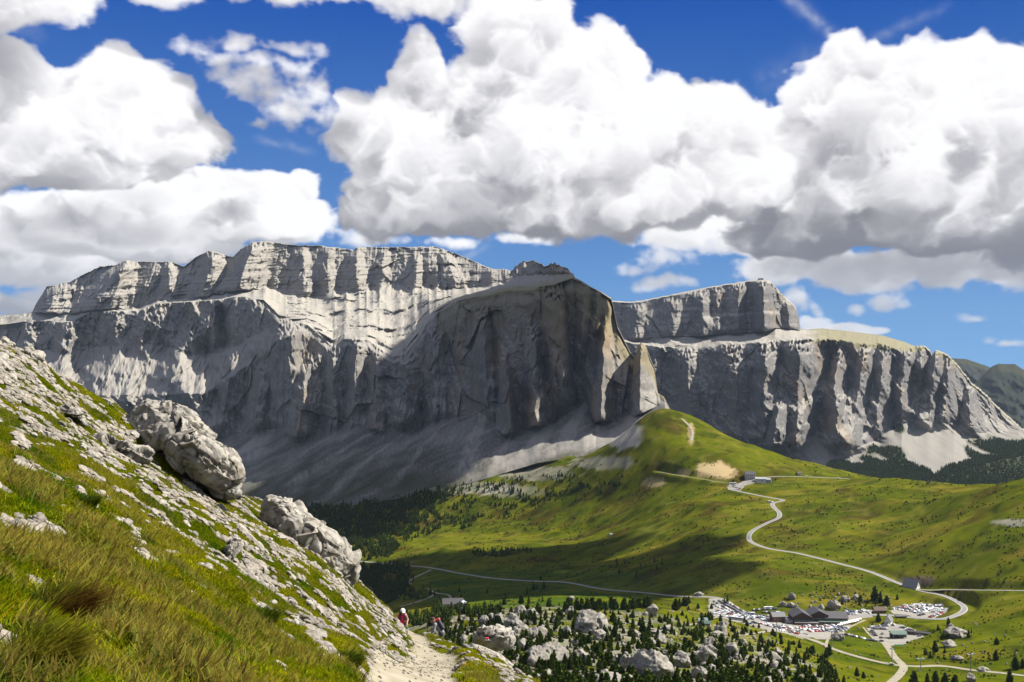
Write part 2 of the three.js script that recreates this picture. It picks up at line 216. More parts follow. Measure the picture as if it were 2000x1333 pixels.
/**
 * A massif from its crest lines. LINES: bottom to top, each [picture column, picture row, depth in m]; ROWS: how many rows between each pair.
 * SHIFT(column, zone, t, row, depth, m) gives how many metres the rock stands proud of the plain surface between the lines; m = across, up in metres.
 */
function massif({ from, to, step, lines, rows, shift, jag, colour }) {
  const cols = Math.round((to - from) / step) + 1, total = rows.reduce((a, b) => a + b, 0) + 1, P = new Float32Array(cols * total * 3), zone = new Float32Array(cols * total), pix = new Float32Array(cols * total * 2);
  for (let i = 0; i < cols; i++) {
    const u = from + i * step, ys = lines.map((l, k) => along(l, u, 1) + (jag ? jag(u, k) : 0)), ds = lines.map((l) => along(l, u, 2)); let r = 0;
    for (let k = 0; k < rows.length; k++) for (let j = 0; j < rows[k] + (k === rows.length - 1 ? 1 : 0); j++, r++) {
      const t = j / rows[k], y = lerp(ys[k], ys[k + 1], t); let d = lerp(ds[k], ds[k + 1], t); const X = (u - 1000) * d / FOCAL, Y = (EYE_ROW - y) * d / FOCAL;
      d -= shift(u, k, t, y, d, X, Y, ys);
      const o = r * cols + i, p = at(u, y, d); P.set(p, o * 3); zone[o] = k + t; pix[2 * o] = u; pix[2 * o + 1] = y;
    }
  }
  const split = [0]; for (const n of rows) split.push(split[split.length - 1] + n);
  const strip = (a, b) => { const idx = []; for (let r = split[a]; r < split[b]; r++) for (let i = 0; i < cols - 1; i++) { const o = r * cols + i; idx.push(o, o + 1, o + cols + 1, o, o + cols + 1, o + cols); } const g = new THREE.BufferGeometry(); const A = split[a] * cols, n = (split[b] + 1) * cols - A; g.setAttribute('position', new THREE.BufferAttribute(P.slice(A * 3, (A + n) * 3), 3)); g.setIndex(idx.map((q) => q - A)); g.computeVertexNormals(); paint(g, (x, y, z, nx, ny, nz, q) => colour(x, y, z, nx, ny, nz, zone[A + q], pix[2 * (A + q)], pix[2 * (A + q) + 1])); return g; };
  return strip;
}
/** A buttress or pillar that stands proud: apex (u0, y0), foot (u1, y1), half widths, height in m, lean of its edge (-1 sharp on the left .. 1 on the right). */
function pillars(list) {
  return (u, y, X, Y) => { let s = 0;
    for (const [u0, y0, u1, y1, w0, w1, h, edge = 0] of list) {
      const t = (y - y0) / (y1 - y0); if (t < -0.25 || t > 1.2) continue;
      const wob = 5 * noise(y / 24, u0), c = lerp(u0, u1, t) + wob, w = lerp(w0, w1, clamp(t)), a = (u - c) / w; if (Math.abs(a) > 1) continue;
      const q = a - edge * 0.6, f = q < 0 ? 1 + q / (1 + edge * 0.6) : 1 - q / (1 - edge * 0.6);
      s += h * Math.pow(clamp(f), 0.8) * smooth(-0.12, 0.12, t + 0.1 * noise(u / 5, y / 9)) * smooth(1.2, 0.9, t);
    } return s; };
}
const flutes = (X, Y, seed) => {
  const wx = X + 50 * fbm(X / 210, Y / 420, seed, 3) + 9 * noise(X / 36, Y / 70, seed + 5), wy = Y + 70 * fbm(X / 160, Y / 220, seed + 6, 2);
  const ribs = clamp(0.55 + 1.5 * fbm(X / 240, Y / 210, seed + 30, 3), 0.08, 1.25), broken = clamp(0.35 + 1.7 * fbm(X / 180, Y / 150, seed + 40, 3), 0, 1.2);      // where it is ribbed, where it is shattered
  const [f, e] = facets(wx / 74, wy / 150, X / 190, seed & 31), [f2, e2] = facets(wx / 26, wy / 44, X / 60, (seed + 9) & 31), [f3] = facets(wx / 11, wy / 17, 0.5, (seed + 3) & 31);
  const dg = (X + 0.7 * Y) / 130, dl = (Y - 0.7 * X) / 420;
  return 86 * (crag(wx / 340, wy / 1700, seed, 3) - 0.42) + 40 * ribs * (crag(wx / 95, wy / 620, seed + 1, 3) - 0.42) + 26 * f + (13 * f2 - 2 * smooth(0.1, 0, e2)) * (0.4 + broken) + 4.5 * f3 * (0.4 + broken)
    + 34 * (1.1 - ribs) * (crag(dg, dl, seed + 12, 4) - 0.42) + 12 * ribs * (crag(wx / 34, wy / 110, seed + 2, 3) - 0.4) + strata(Y, X, 92, seed + 50) * 16 * broken + 3.5 * fbm(X / 9, Y / 11, seed + 4, 3);
};
const strata = (Y, X, n, seed) => { const q = Y / n + 0.5 * fbm(X / 230, Y / 130, seed, 2) + 0.16 * noise(X / 34, Y / 30, seed), f = q - Math.floor(q), h = noise(Math.floor(q) * 3.7, X / 190, seed); return (smooth(0.0, 0.25, f) - f) * clamp(0.65 + 1.5 * h); };
const GREY = [0.145, 0.136, 0.123], PALE = [0.255, 0.24, 0.214], SCREE = [0.285, 0.268, 0.235], OCHRE = [0.235, 0.172, 0.105], DARKROCK = [0.115, 0.111, 0.11], MOSS = [0.17, 0.165, 0.075], TURF = [0.105, 0.115, 0.03];
function rockColour(x, y, z, ny, seed, ochre = 0.5) {
  const n1 = fbm(x / 190, y / 150, z / 190 + seed, 4), n2 = fbm(x / 30, y / 22, z / 30 + seed, 3), n3 = noise(x / 8, y / 7, z / 8);
  const n4 = fbm(x / 5.5, y / 40, z / 9 + seed, 3);
  let c = mix3(GREY, PALE, clamp(0.22 + 0.9 * n1 + 0.8 * n2 + 0.5 * n3 + 0.9 * n4 * smooth(0.7, 0.3, ny)));
  c = mix3(c, OCHRE, clamp((fbm(x / 75, y / 190, seed + 8, 4) - 0.06) * 4) * ochre);                       // stained walls
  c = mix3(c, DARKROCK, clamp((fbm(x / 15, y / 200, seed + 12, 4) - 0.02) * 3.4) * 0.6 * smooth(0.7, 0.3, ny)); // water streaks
  c = mix3(c, DARKROCK, clamp((fbm(x / 13, y / 11, z / 13 + seed, 4) - 0.12) * 6) * 0.5);                       // hollows and cracks stained dark
  c = mix3(c, DARKROCK, clamp((noise(x / 110, y / 3.4, seed) - 0.22) * 4) * 0.4 * smooth(0.75, 0.4, ny) * smooth(-0.2, 0.25, noise(x / 160, y / 120, seed + 3)));      // bedding planes
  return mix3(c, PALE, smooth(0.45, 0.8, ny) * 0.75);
}
// ---- the massif across the valley, from its left end to the tower above the green shoulder
{
  const lip = [[-90, 640, 4800], [0, 636, 4700], [49, 631, 4650], [140, 629, 4500], [175, 611, 4450], [217, 608, 4400], [270, 608, 4300], [304, 594, 4250], [416, 587, 3950], [465, 580, 3850], [515, 590, 3650], [545, 622, 3450], [600, 634, 3250], [625, 655, 3160], [650, 678, 3100], [672, 662, 3090], [695, 664, 3060], [720, 664, 3040], [740, 680, 2990], [765, 697, 2960], [790, 692, 2955], [815, 662, 3000], [839, 625, 3050], [860, 608, 3030], [895, 590, 2960], [944, 580, 2880], [986, 569, 2830], [1024, 569, 2790], [1060, 563, 2750], [1087, 557, 2720], [1119, 545, 2680], [1136, 551, 2690], [1150, 560, 2710], [1175, 573, 2750], [1194, 585, 2800], [1198, 600, 2800], [1206, 640, 2740], [1231, 690, 2690], [1240, 704, 2660], [1246, 682, 2620], [1252, 671, 2590], [1261, 676, 2600], [1270, 702, 2600], [1278, 720, 2590], [1285, 770, 2500], [1291, 772, 2460], [1297, 778, 2420], [1308, 800, 2360], [1330, 840, 2300]];
  const back = [[-90, 622, 4900], [0, 627, 4812], [63, 614, 4750], [147, 614, 4632], [168, 609, 4603], [273, 603, 4477], [308, 590, 4437], [402, 583, 4267], [413, 578, 4244], [469, 569, 4122], [518, 562, 4067], [553, 575, 4028], [600, 585, 3991], [630, 583, 3970], [651, 571, 3955], [700, 574, 3920], [737, 566, 3898], [790, 562, 3866], [835, 566, 3832], [895, 566, 3784], [930, 564, 3696], [986, 555, 3460], [1000, 545, 3392], [1035, 543, 3224], [1087, 539, 2960], [1119, 538, 2830], [1124, 544, 2800], [1136, 550, 2790], [1150, 559, 2800], [1175, 572, 2830], [1194, 584, 2880], [1198, 599, 2860], [1206, 639, 2790], [1231, 689, 2720], [1240, 703, 2690], [1246, 681, 2650], [1252, 670, 2610], [1261, 675, 2620], [1270, 701, 2620], [1278, 719, 2610], [1285, 769, 2520], [1297, 777, 2440], [1308, 799, 2380], [1330, 839, 2310]];
  const sky = [[-90, 606, 5130], [0, 617, 5042], [55, 614, 4988], [63, 610, 4980], [70, 594, 4970], [91, 561, 4941], [136, 552, 4878], [168, 534, 4833], [196, 522, 4799], [224, 519, 4765], [245, 509, 4740], [266, 512, 4715], [336, 513, 4635], [360, 522, 4587], [378, 506, 4549], [406, 490, 4489], [455, 503, 4382], [469, 489, 4352], [490, 475, 4328], [518, 471, 4297], [560, 479, 4250], [623, 481, 4205], [668, 486, 4173], [690, 489, 4157], [696, 484, 4153], [760, 484, 4114], [853, 483, 4048], [877, 492, 4028], [912, 505, 3976], [944, 520, 3887], [961, 527, 3815], [989, 527, 3675], [1000, 532, 3622], [1009, 520, 3579], [1022, 513, 3516], [1038, 510, 3440], [1050, 514, 3239], [1063, 521, 3173], [1078, 517, 3096], [1091, 520, 3034], [1105, 523, 2977], [1114, 532, 2940], [1124, 543, 2850], [1136, 549.5, 2800], [1150, 558.5, 2815], [1175, 571.5, 2850], [1194, 583.5, 2900], [1198, 598.5, 2870], [1206, 638.5, 2800], [1231, 688.5, 2730], [1240, 702.5, 2700], [1246, 680.5, 2660], [1252, 669.5, 2620], [1261, 674.5, 2630], [1270, 700.5, 2630], [1278, 718.5, 2620], [1285, 768.5, 2530], [1297, 776.5, 2450], [1308, 798.5, 2390], [1330, 838.5, 2320]];
  const foot = [[-90, 800, 4000], [0, 800, 3950], [200, 820, 3700], [300, 835, 3550], [410, 850, 3350], [460, 842, 3250], [530, 838, 3150], [580, 850, 3050], [640, 838, 2960], [700, 826, 2890], [760, 842, 2830], [800, 836, 2790], [840, 828, 2770], [900, 812, 2750], [925, 803, 2740], [960, 822, 2680], [985, 850, 2620], [1010, 842, 2620], [1042, 833, 2610], [1085, 822, 2600], [1110, 800, 2620], [1140, 778, 2640], [1164, 824, 2540], [1199, 816, 2530], [1224, 809, 2520], [1241, 811, 2440], [1262, 804, 2410], [1280, 795, 2390], [1300, 790, 2340], [1330, 845, 2290]];
  const bench = (low) => [...(low ? [[-90, 760], [100, 782], [200, 772], [300, 772], [400, 768], [450, 736], [500, 704], [540, 670], [575, 652]] : [[-90, 690], [60, 684], [140, 690], [200, 676], [300, 672], [360, 692], [430, 690], [480, 666], [520, 642], [545, 632], [575, 642]]).map(([u, y]) => [u, y, low ? along(foot, u, 2) + 70 : along(lip, u, 2) - 110]), ...Array.from({ length: 74 }, (_, i) => { const u = 600 + 10 * i, t = low ? 0.47 : 0.51; return [u, lerp(along(foot, u), along(lip, u), t), lerp(along(foot, u, 2), along(lip, u, 2), t)]; })];
  const toe = [[-90, 1000, 3300], [200, 1000, 3100], [440, 1000, 2780], [600, 1000, 2620], [700, 988, 2500], [850, 962, 2420], [940, 938, 2390], [1050, 905, 2330], [1150, 890, 2290], [1210, 872, 2250], [1260, 838, 2200], [1300, 806, 2160], [1330, 850, 2100]];
  const plateau = sky.map(([u, y, d]) => [u, y - 0.5, d + (u > 1124 ? 260 : 700)]);
  const big = pillars([
    // [apex column, row, foot column, row, half widths, metres proud, sharp edge]
    [560, 640, 520, 840, 30, 60, 70, -0.5], [610, 700, 590, 870, 20, 40, 70, -0.5], [655, 690, 650, 840, 14, 26, 55, -0.4], [700, 672, 690, 850, 12, 24, 50, -0.4], [735, 690, 730, 850, 14, 26, 45, 0.2],
    [800, 700, 790, 830, 20, 34, 55, -0.2], [850, 650, 850, 820, 18, 30, 50, -0.3], [940, 615, 946, 812, 16, 30, 60, 0.4], [900, 600, 905, 700, 20, 24, 30, 0], [985, 700, 992, 855, 8, 26, 70, 0.5], [1040, 650, 1045, 835, 16, 26, 75, 0.55], [1080, 570, 1090, 800, 22, 36, 90, 0.6],
    [1040, 720, 1046, 836, 5, 16, 40, 0.2], [1182, 628, 1176, 828, 5, 30, 110, -0.15], [1140, 556, 1132, 700, 14, 14, 40, 0.3], [1168, 570, 1160, 650, 8, 10, 30, 0.3],
    [430, 600, 440, 680, 12, 22, -110, 0], [505, 590, 498, 690, 22, 30, 50, 0.2], [380, 640, 330, 800, 26, 70, 90, -0.4], [300, 610, 250, 800, 30, 80, 110, -0.3], [220, 612, 200, 790, 24, 60, 70, -0.4], [150, 630, 110, 780, 26, 60, 80, -0.3], [460, 690, 440, 845, 18, 40, 70, -0.4], [510, 720, 500, 840, 14, 26, 55, -0.3], [400, 700, 400, 840, 14, 34, 60, -0.4],
    [1252, 674, 1252, 812, 10, 36, 70, -0.15], [1236, 720, 1226, 812, 8, 12, -50, 0], [70, 640, 40, 780, 26, 60, 70, -0.3]]);
  const upper = pillars([[500, 474, 470, 572, 22, 52, 160, -0.35], [420, 492, 400, 585, 20, 40, 120, -0.3], [250, 510, 190, 610, 22, 70, 150, -0.3], [120, 556, 90, 614, 26, 46, 90, -0.2], [815, 500, 812, 566, 10, 18, 45, 0], [870, 500, 890, 566, 16, 26, 55, 0.2], [690, 486, 700, 572, 16, 30, 40, 0], [590, 482, 590, 580, 18, 26, 45, 0.2], [750, 486, 745, 566, 12, 20, 35, 0], [960, 528, 955, 562, 12, 18, 40, 0], [1038, 512, 1040, 545, 8, 12, 30, 0], [330, 514, 330, 595, 12, 26, 60, 0], [640, 484, 640, 578, 12, 20, 35, 0]]);
  const face = (u, y, X, Y, mid) => { const slope = 1 - smooth(380, 640, u), tower = smooth(1190, 1235, u);
    let s = flutes(X, Y, 3) * (0.85 - 0.35 * tower) + 1.35 * big(u, y, X, Y);
    if (slope > 0) s += slope * (200 * (crag((X + 0.9 * Y) / 520, (Y - 0.5 * X) / 900, 21, 5) - 0.4) + 66 * (crag((X + 1.3 * Y) / 170, (Y - 0.3 * X) / 260, 22, 5) - 0.4));
    if (slope < 1) s += (1 - slope) * (1 - tower) * 40 * (crag((X + 0.3 * Y) / 230, Y / 620, 25, 4) - 0.4);
    return s - 30 * (1 - slope) * mid * smooth(0.8, 0.95, mid); };
  const tier = (u, y, X, Y, t) => (strata(Y, X, 43, 3) * 17 + strata(Y, X, 17, 5) * 10) * clamp(0.6 + 1.4 * fbm(X / 190, Y / 90, 44, 3), 0.1, 1.3) + strata(Y, X, 7.5, 8) * 5 + 66 * (crag(X / 190, Y / 900, 5, 4) - 0.45) + 30 * clamp(0.5 + 1.6 * fbm(X / 160, Y / 120, 61, 3), 0.05, 1.3) * (crag((X + 30 * noise(X / 50, Y / 60)) / 60, Y / 200, 6, 4) - 0.4) + 22 * facets(X / 60, Y / 52, 3, 11)[0] + 1.0 * (u > 985 ? 34 * (crag(X / 26, Y / 200, 8, 2) - 0.4) : 0) + 9 * blocks(X / 18, Y / 16, 4)[0] + 4 * fbm(X / 9, Y / 9, 5, 3) + 1.5 * upper(u, y, X, Y) * (0.4 + 0.6 * smooth(1, 0.8, t)) - 26 * smooth(0.35, 0, t);
  const shift = (u, k, t, y, d, X, Y, ys) => {
    const e = smooth(0, 0.12, t) * smooth(1, 0.9, t); let s = 0;
    if (k === 0) { const q = 0.45 * X - 0.89 * Y + 10 * noise(X / 60, Y / 40), l = 0.89 * X + 0.45 * Y; s = 26 * ridged(q / 170, l / 700, 3, 2) + 6 * ridged(q / 30, l / 240, 3, 3) + 7 * fbm(X / 40, Y / 30, 2, 4) + 18 * noise(X / 130, Y / 120, 9); s *= smooth(1, 0.8, t); if (t > 0.86) s += face(u, y, X, Y, 0) * Math.pow(smooth(0.86, 1, t), 1.5); s *= smooth(1330, 1280, u); }
    else if (k <= 3) { s = face(u, y, X, Y, k === 3 ? t : 0) * smooth(1330, 1300, u); if (k === 2 && u < 600) s += 70 * (crag((X + 1.1 * Y) / 190, (Y - 0.4 * X) / 300, 71, 5) - 0.4) * (1 - smooth(545, 600, u)) * Math.sin(Math.PI * t); }
    else if (k === 4) { s = (34 * (crag(X / 120, d / 200, 6, 5) - 0.4) + 8 * fbm(X / 28, d / 40, 4, 3)) * e + 20 * fbm(X / 150, d / 260, 1, 2) * e; if (u > 560 && u < 880) s += 80 * (crag((X - 0.4 * d) / 170, (d + 0.3 * X) / 230, 31, 6) - 0.4) * e; if (t < 0.14) s += face(u, y, X, Y, 1) * (1 - smooth(0, 0.14, t)) * (u > 1122 ? 0.3 : 1); if (t > 0.88 && u < 1122) s += tier(u, y, X, Y, 0) * smooth(0.88, 1, t); }
    else if (k === 5) s = u < 1122 ? tier(u, y, X, Y, t) : 0;
    else s = 8 * fbm(X / 40, d / 60, 2, 3) * e;
    return s; };
  const jag = (u, k) => { if (k === 6 || k === 7) { const teeth = 0.5 + 1.3 * smooth(1125, 1110, u) + 4.2 * smooth(985, 1010, u) * smooth(1118, 1100, u); return -teeth * Math.abs(noise(u / (u > 985 && u < 1120 ? 8.5 : 5.5), 3)) * 1.9 + 1.8 * fbm(u / 18, 1, 5, 3) * (u < 1122 ? 1 : 0.4); } if (k === 2 || k === 3) return u > 590 ? 0 : 9 * fbm(u / 40, k * 7, 1, 2); if (k === 4 || k === 5) return u > 1122 ? 0 : 2 * fbm(u / 34, k * 7 - 14, 1, 2) - (k === 5 ? 5 * Math.pow(clamp(ridged(u / 26, 4, 2, 2)), 2) : 0); if (k === 1) return 12 * fbm(u / 44, 3, 2, 2) * (u < 1225 ? 1 : 0.3); return 0; };
  const fans = [[951, 796, 905, 935, 5, 26], [1000, 850, 955, 940, 4, 13], [1090, 822, 995, 930, 8, 36], [1150, 785, 1085, 892, 6, 24], [1199, 818, 1128, 884, 10, 32], [1240, 810, 1190, 872, 8, 24], [740, 840, 560, 955, 4, 18], [818, 830, 640, 968, 3, 9], [700, 826, 520, 935, 3, 8], [890, 810, 760, 958, 3, 10], [530, 836, 468, 905, 14, 30]];
  const fan = (u, y) => { let s = 0; for (const [a, b, c, d, w0, w1] of fans) { const t = (y - b) / (d - b); if (t < -0.02 || t > 1.1) continue; const o = Math.abs(u - lerp(a, c, Math.pow(clamp(t), 0.85)) + 9 * noise(y / 17, a)) / lerp(w0, w1, t); s = Math.max(s, smooth(1.25, 0.4, o) * smooth(1.1, 0.8, t) * (w1 < 12 ? 0.5 : w1 < 19 ? 0.7 : 1) * (0.75 + 0.6 * noise(u / 7, y / 16, a))); } return s; };
  const colour = (x, y, z, nx, ny, nz, zone, u, py) => {
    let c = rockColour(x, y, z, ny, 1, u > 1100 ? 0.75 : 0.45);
    const n = fbm(x / 60, z / 60, 3, 3);
    if (zone < 1) { const t = zone; const q = 0.45 * x - 0.89 * y + 12 * noise(x / 70, y / 50), l = 0.89 * x + 0.45 * y, s1 = Math.pow(clamp(ridged(q / 60, l / 520, 3, 2)), 2.5), s2 = Math.pow(clamp(ridged(q / 19, l / 260, 7, 2)), 2.5); c = mix3([0.085, 0.08, 0.073], [0.25, 0.235, 0.207], clamp(0.02 + 0.5 * s1 + 0.4 * s2 + 0.5 * n + 0.35 * noise(x / 6, y / 5) + 0.2 * smooth(900, 1000, u) + 0.75 * fan(u, py))); const g = smooth(0.62, 0.05, t + 0.3 * n - 0.16 + 0.42 * smooth(760, 980, u)); c = mix3(c, [0.04, 0.045, 0.016], g * 0.9 * (1 - 0.85 * fan(u, py)) * clamp(0.65 + 1.2 * fbm((0.45 * x - 0.89 * y) / 26, (0.89 * x + 0.45 * y) / 190, 8, 4))); }
    else if (zone > 3.96 && zone < 5.03 && u < 1124) { c = mix3(c, SCREE, smooth(0.2, 0.6, ny + 0.25 * n)); if (u > 830) c = mix3(c, [0.2, 0.178, 0.085], smooth(0.5, -0.1, zone - 4.2 - 0.5 * n) * 0.8 * smooth(840, 940, u)); else c = mix3(c, [0.2, 0.186, 0.11], clamp(n * 2.2 - 0.3) * 0.5); }
    else if (zone > 5.03 && u < 1124) { const b = strata(y, x, 9.5, 8); c = mix3(c, [0.25, 0.234, 0.208], 0.5); c = mix3(c, DARKROCK, clamp(-b * 1.6 + 0.5 * noise(x / 60, y / 5)) * 0.5); c = mix3(c, PALE, smooth(0.4, 0.75, ny)); }
    if (zone > 5.03 && u > 930 && u < 1110) c = mix3(c, [0.12, 0.098, 0.075], 0.6 * smooth(930, 990, u) * smooth(0.75, 0.45, ny));
    if (zone > 2 && zone < 3 && u < 600) c = mix3(c, PALE, 0.35 * smooth(0.25, 0.6, ny + 0.3 * n));
    if (zone > 1 && zone < 4 && u > 860 && u < 1200) c = mix3(c, OCHRE, 0.55 * smooth(860, 900, u) * clamp((fbm(x / 46, y / 260, 77, 4) + 0.02 + 0.2 * smooth(2, 3.6, zone)) * 3) * smooth(0.7, 0.4, ny));
    if (u > 1040 && zone > 3.4) c = mix3(c, [0.22, 0.178, 0.105], 0.5 * smooth(1040, 1120, u));
    if (u > 850 && zone > 3.2 && zone < 4.05) c = mix3(c, [0.15, 0.13, 0.072], smooth(3.2, 3.8, zone + 0.5 * n) * 0.6);
    return c; };
  const strip = massif({ from: -90, to: 1330, step: 1.35, lines: [toe, foot, bench(true), bench(false), lip, back, sky, plateau], rows: [76, 84, 26, 84, 64, 84, 10], shift, jag, colour });
  tag(mesh('scree_slope', strip(0, 1), rockMaterial), 'grey scree fans below the long rock wall across the valley', 'scree slope', null, 'structure');
  tag(mesh('mountain', strip(1, 7), rockMaterial), 'long layered grey rock massif with pale scree terrace across the valley', 'mountain', null, 'structure');
}
let forestGround;
// ---- the stepped massif further right
{
  const foot = [[1170, 850, 4700], [1310, 850, 4550], [1405, 862, 4350], [1507, 877, 4200], [1558, 872, 4200], [1592, 851, 4260], [1639, 876, 4200], [1668, 878, 4220], [1719, 856, 4330], [1762, 815, 4450], [1804, 823, 4480], [1864, 828, 4520], [1902, 846, 4540], [1949, 846, 4600], [1990, 838, 4680], [2060, 860, 4800]];
  const lip = [[1170, 650, 5050], [1206, 664, 5000], [1222, 669, 4960], [1265, 675, 4860], [1324, 684, 4720], [1371, 688, 4600], [1405, 675, 4560], [1469, 671, 4480], [1532, 667, 4440], [1570, 664, 4480], [1600, 662, 4520], [1660, 669, 4580], [1724, 674, 4650], [1787, 683, 4720], [1800, 681, 4720], [1806, 680, 4720], [1817, 688, 4730], [1821, 698, 4730], [1830, 688, 4740], [1851, 696, 4760], [1872, 719, 4770], [1898, 753, 4780], [1915, 765, 4790], [1949, 799, 4800], [1974, 821, 4810], [1996, 841, 4820], [2060, 865, 4900]];
  const back = [[1170, 640, 5330], [1206, 655, 5230], [1235, 667, 5080], [1269, 669, 4980], [1311, 656, 4930], [1362, 658, 4890], [1413, 652, 4850], [1460, 650, 4800], [1503, 647, 4760], [1515, 641, 4740], [1562, 645, 4780], [1575, 646, 4850], [1605, 645, 4900], [1660, 650, 4960], [1724, 659, 5000], [1762, 669, 5000], [1787, 678, 4950], [1806, 678, 4850], [1817, 686, 4850], [1821, 696, 4850], [1830, 686.5, 4850], [1851, 694.5, 4860], [1872, 717, 4870], [1898, 751, 4880], [1915, 763, 4890], [1949, 797, 4900], [1974, 819, 4900], [1996, 840, 4920], [2060, 864, 5000]];
  const sky = [[1170, 588, 5500], [1201, 590, 5420], [1230, 592, 5330], [1256, 589, 5240], [1294, 581, 5150], [1340, 572, 5090], [1388, 562, 5040], [1440, 554, 4990], [1486, 547, 4940], [1503, 549, 4900], [1510, 556, 4900], [1524, 570, 4900], [1538, 585, 4910], [1549, 594, 4920], [1556, 604, 4920], [1561, 622, 4900], [1563, 642, 4860], [1575, 645, 4900], [1605, 642, 4960], [1660, 648, 5050], [1724, 656, 5080], [1762, 667, 5060], [1787, 677, 5000], [1804, 676, 4900], [1817, 684, 4880], [1821, 694, 4880], [1830, 685, 4880], [1851, 693, 4890], [1872, 715, 4900], [1898, 749, 4910], [1915, 761, 4920], [1949, 795, 4930], [1974, 817, 4930], [1996, 838, 4950], [2060, 862, 5030]];
  const toe = [[1170, 960, 4100], [1400, 960, 3900], [1520, 955, 3750], [1620, 950, 3700], [1700, 945, 3700], [1780, 948, 3700], [1850, 930, 3750], [1950, 900, 3950], [2060, 880, 4200]];
  const valley = [[1170, 1060, 3100], [1500, 1060, 2800], [1800, 1050, 2700], [2060, 1040, 2750]];
  const plateau = sky.map(([u, y, d]) => [u, y - (u < 1490 ? 2 : 0.5), d + (u > 1562 ? 400 : 900)]);
  const big = pillars([[1300, 690, 1300, 830, 24, 40, -50, 0], [1340, 690, 1350, 850, 22, 34, 60, 0.2], [1430, 690, 1440, 860, 26, 40, 60, 0.3], [1500, 680, 1500, 870, 26, 46, 110, -0.3], [1560, 670, 1548, 872, 26, 50, 130, 0.25], [1600, 760, 1602, 850, 30, 30, -30, 0], [1618, 672, 1606, 752, 26, 22, -130, 0.5], [1640, 700, 1630, 870, 16, 40, 120, -0.4], [1690, 690, 1672, 876, 14, 40, 110, -0.4], [1730, 680, 1716, 850, 14, 30, 100, -0.3], [1770, 690, 1764, 815, 12, 24, 90, -0.3], [1800, 680, 1796, 820, 10, 18, 60, 0],
    [1830, 690, 1822, 826, 10, 34, 160, -0.35], [1856, 710, 1850, 826, 10, 24, 110, -0.3], [1895, 760, 1900, 845, 10, 30, 110, -0.2], [1585, 780, 1560, 870, 20, 26, 70, -0.4], [1525, 790, 1515, 876, 12, 26, 90, -0.4], [1640, 780, 1640, 872, 10, 26, 80, -0.3]]);
  const upper = pillars([[1240, 600, 1236, 666, 20, 26, 60, 0.3], [1310, 588, 1310, 658, 20, 26, 50, 0.3], [1370, 575, 1370, 655, 18, 24, 60, 0.3], [1440, 560, 1436, 650, 20, 24, 70, 0.35], [1490, 552, 1492, 646, 16, 26, 130, 0.1], [1540, 592, 1546, 642, 12, 18, 50, -0.2], [1400, 570, 1402, 650, 12, 16, 40, 0.2]]);
  const wall = (u, y, X, Y) => flutes(X, Y, 13) * 1.0 + 1.5 * big(u, y, X, Y) + 130 * (crag((X + 0.5 * Y) / 330, Y / 520, 31, 5) - 0.4) * (0.35 + 0.65 * smooth(1450, 1560, u));
  const shift = (u, k, t, y, d, X, Y) => { const e = smooth(0, 0.12, t) * smooth(1, 0.9, t); let s = 0;
    if (k === 1) s = (10 * ridged(X / 70, 1, 3, 2) * (1 - t) + 14 * noise(X / 170, Y / 200, 9) + 20 * fbm(X / 100, Y / 70, 2, 3) * t) * smooth(1.02, 0.8, t) + (t > 0.65 ? wall(u, y, X, Y) * smooth(0.65, 1, t) : 0);
    else if (k === 0) s = 16 * fbm(X / 160, d / 200, 3, 3) * e;
    else if (k === 2) s = wall(u, y, X, Y);
    else if (k === 3) s = (16 * ridged(X / 80, d / 120, 6, 3) + 9 * fbm(X / 28, d / 40, 4, 3)) * e + (t < 0.35 ? wall(u, y, X, Y) * (1 - smooth(0, 0.35, t)) : 0);
    else if (k === 4) { if (u < 1566) s = flutes(X, Y, 17) * 0.75 + (strata(Y, X, 34, 3) * 12 + strata(Y, X, 12, 5) * 6) * clamp(0.55 + 1.5 * fbm(X / 200, Y / 100, 47, 3), 0, 1.3) + 1.5 * upper(u, y, X, Y) + 34 * smooth(0.42, 0.34, t + 0.05 * noise(X / 60, 2)) * smooth(1350, 1400, u) * smooth(1540, 1510, u); else s = 6 * fbm(X / 30, Y / 30, 3, 3) * e; }
    else s = 8 * fbm(X / 60, d / 80, 2, 3) * e;
    return s; };
  const jag = (u, k) => { const m = u > 1790 ? 1 : 0; if (k === 5 || k === 6) return 1.6 * fbm(u / 16, 1, 5, 3) - m * 5.5 * Math.abs(noise(u / 6, 3)); if (k === 3 || k === 4) return 2.4 * fbm(u / 16, k * 7, 1, 3) * (1 - m) - m * 5.5 * Math.abs(noise(u / 6, 3)) + m * 1.6 * fbm(u / 16, 1, 5, 3); if (k === 2) return 7 * fbm(u / 44, 3, 2, 2); return 0; };
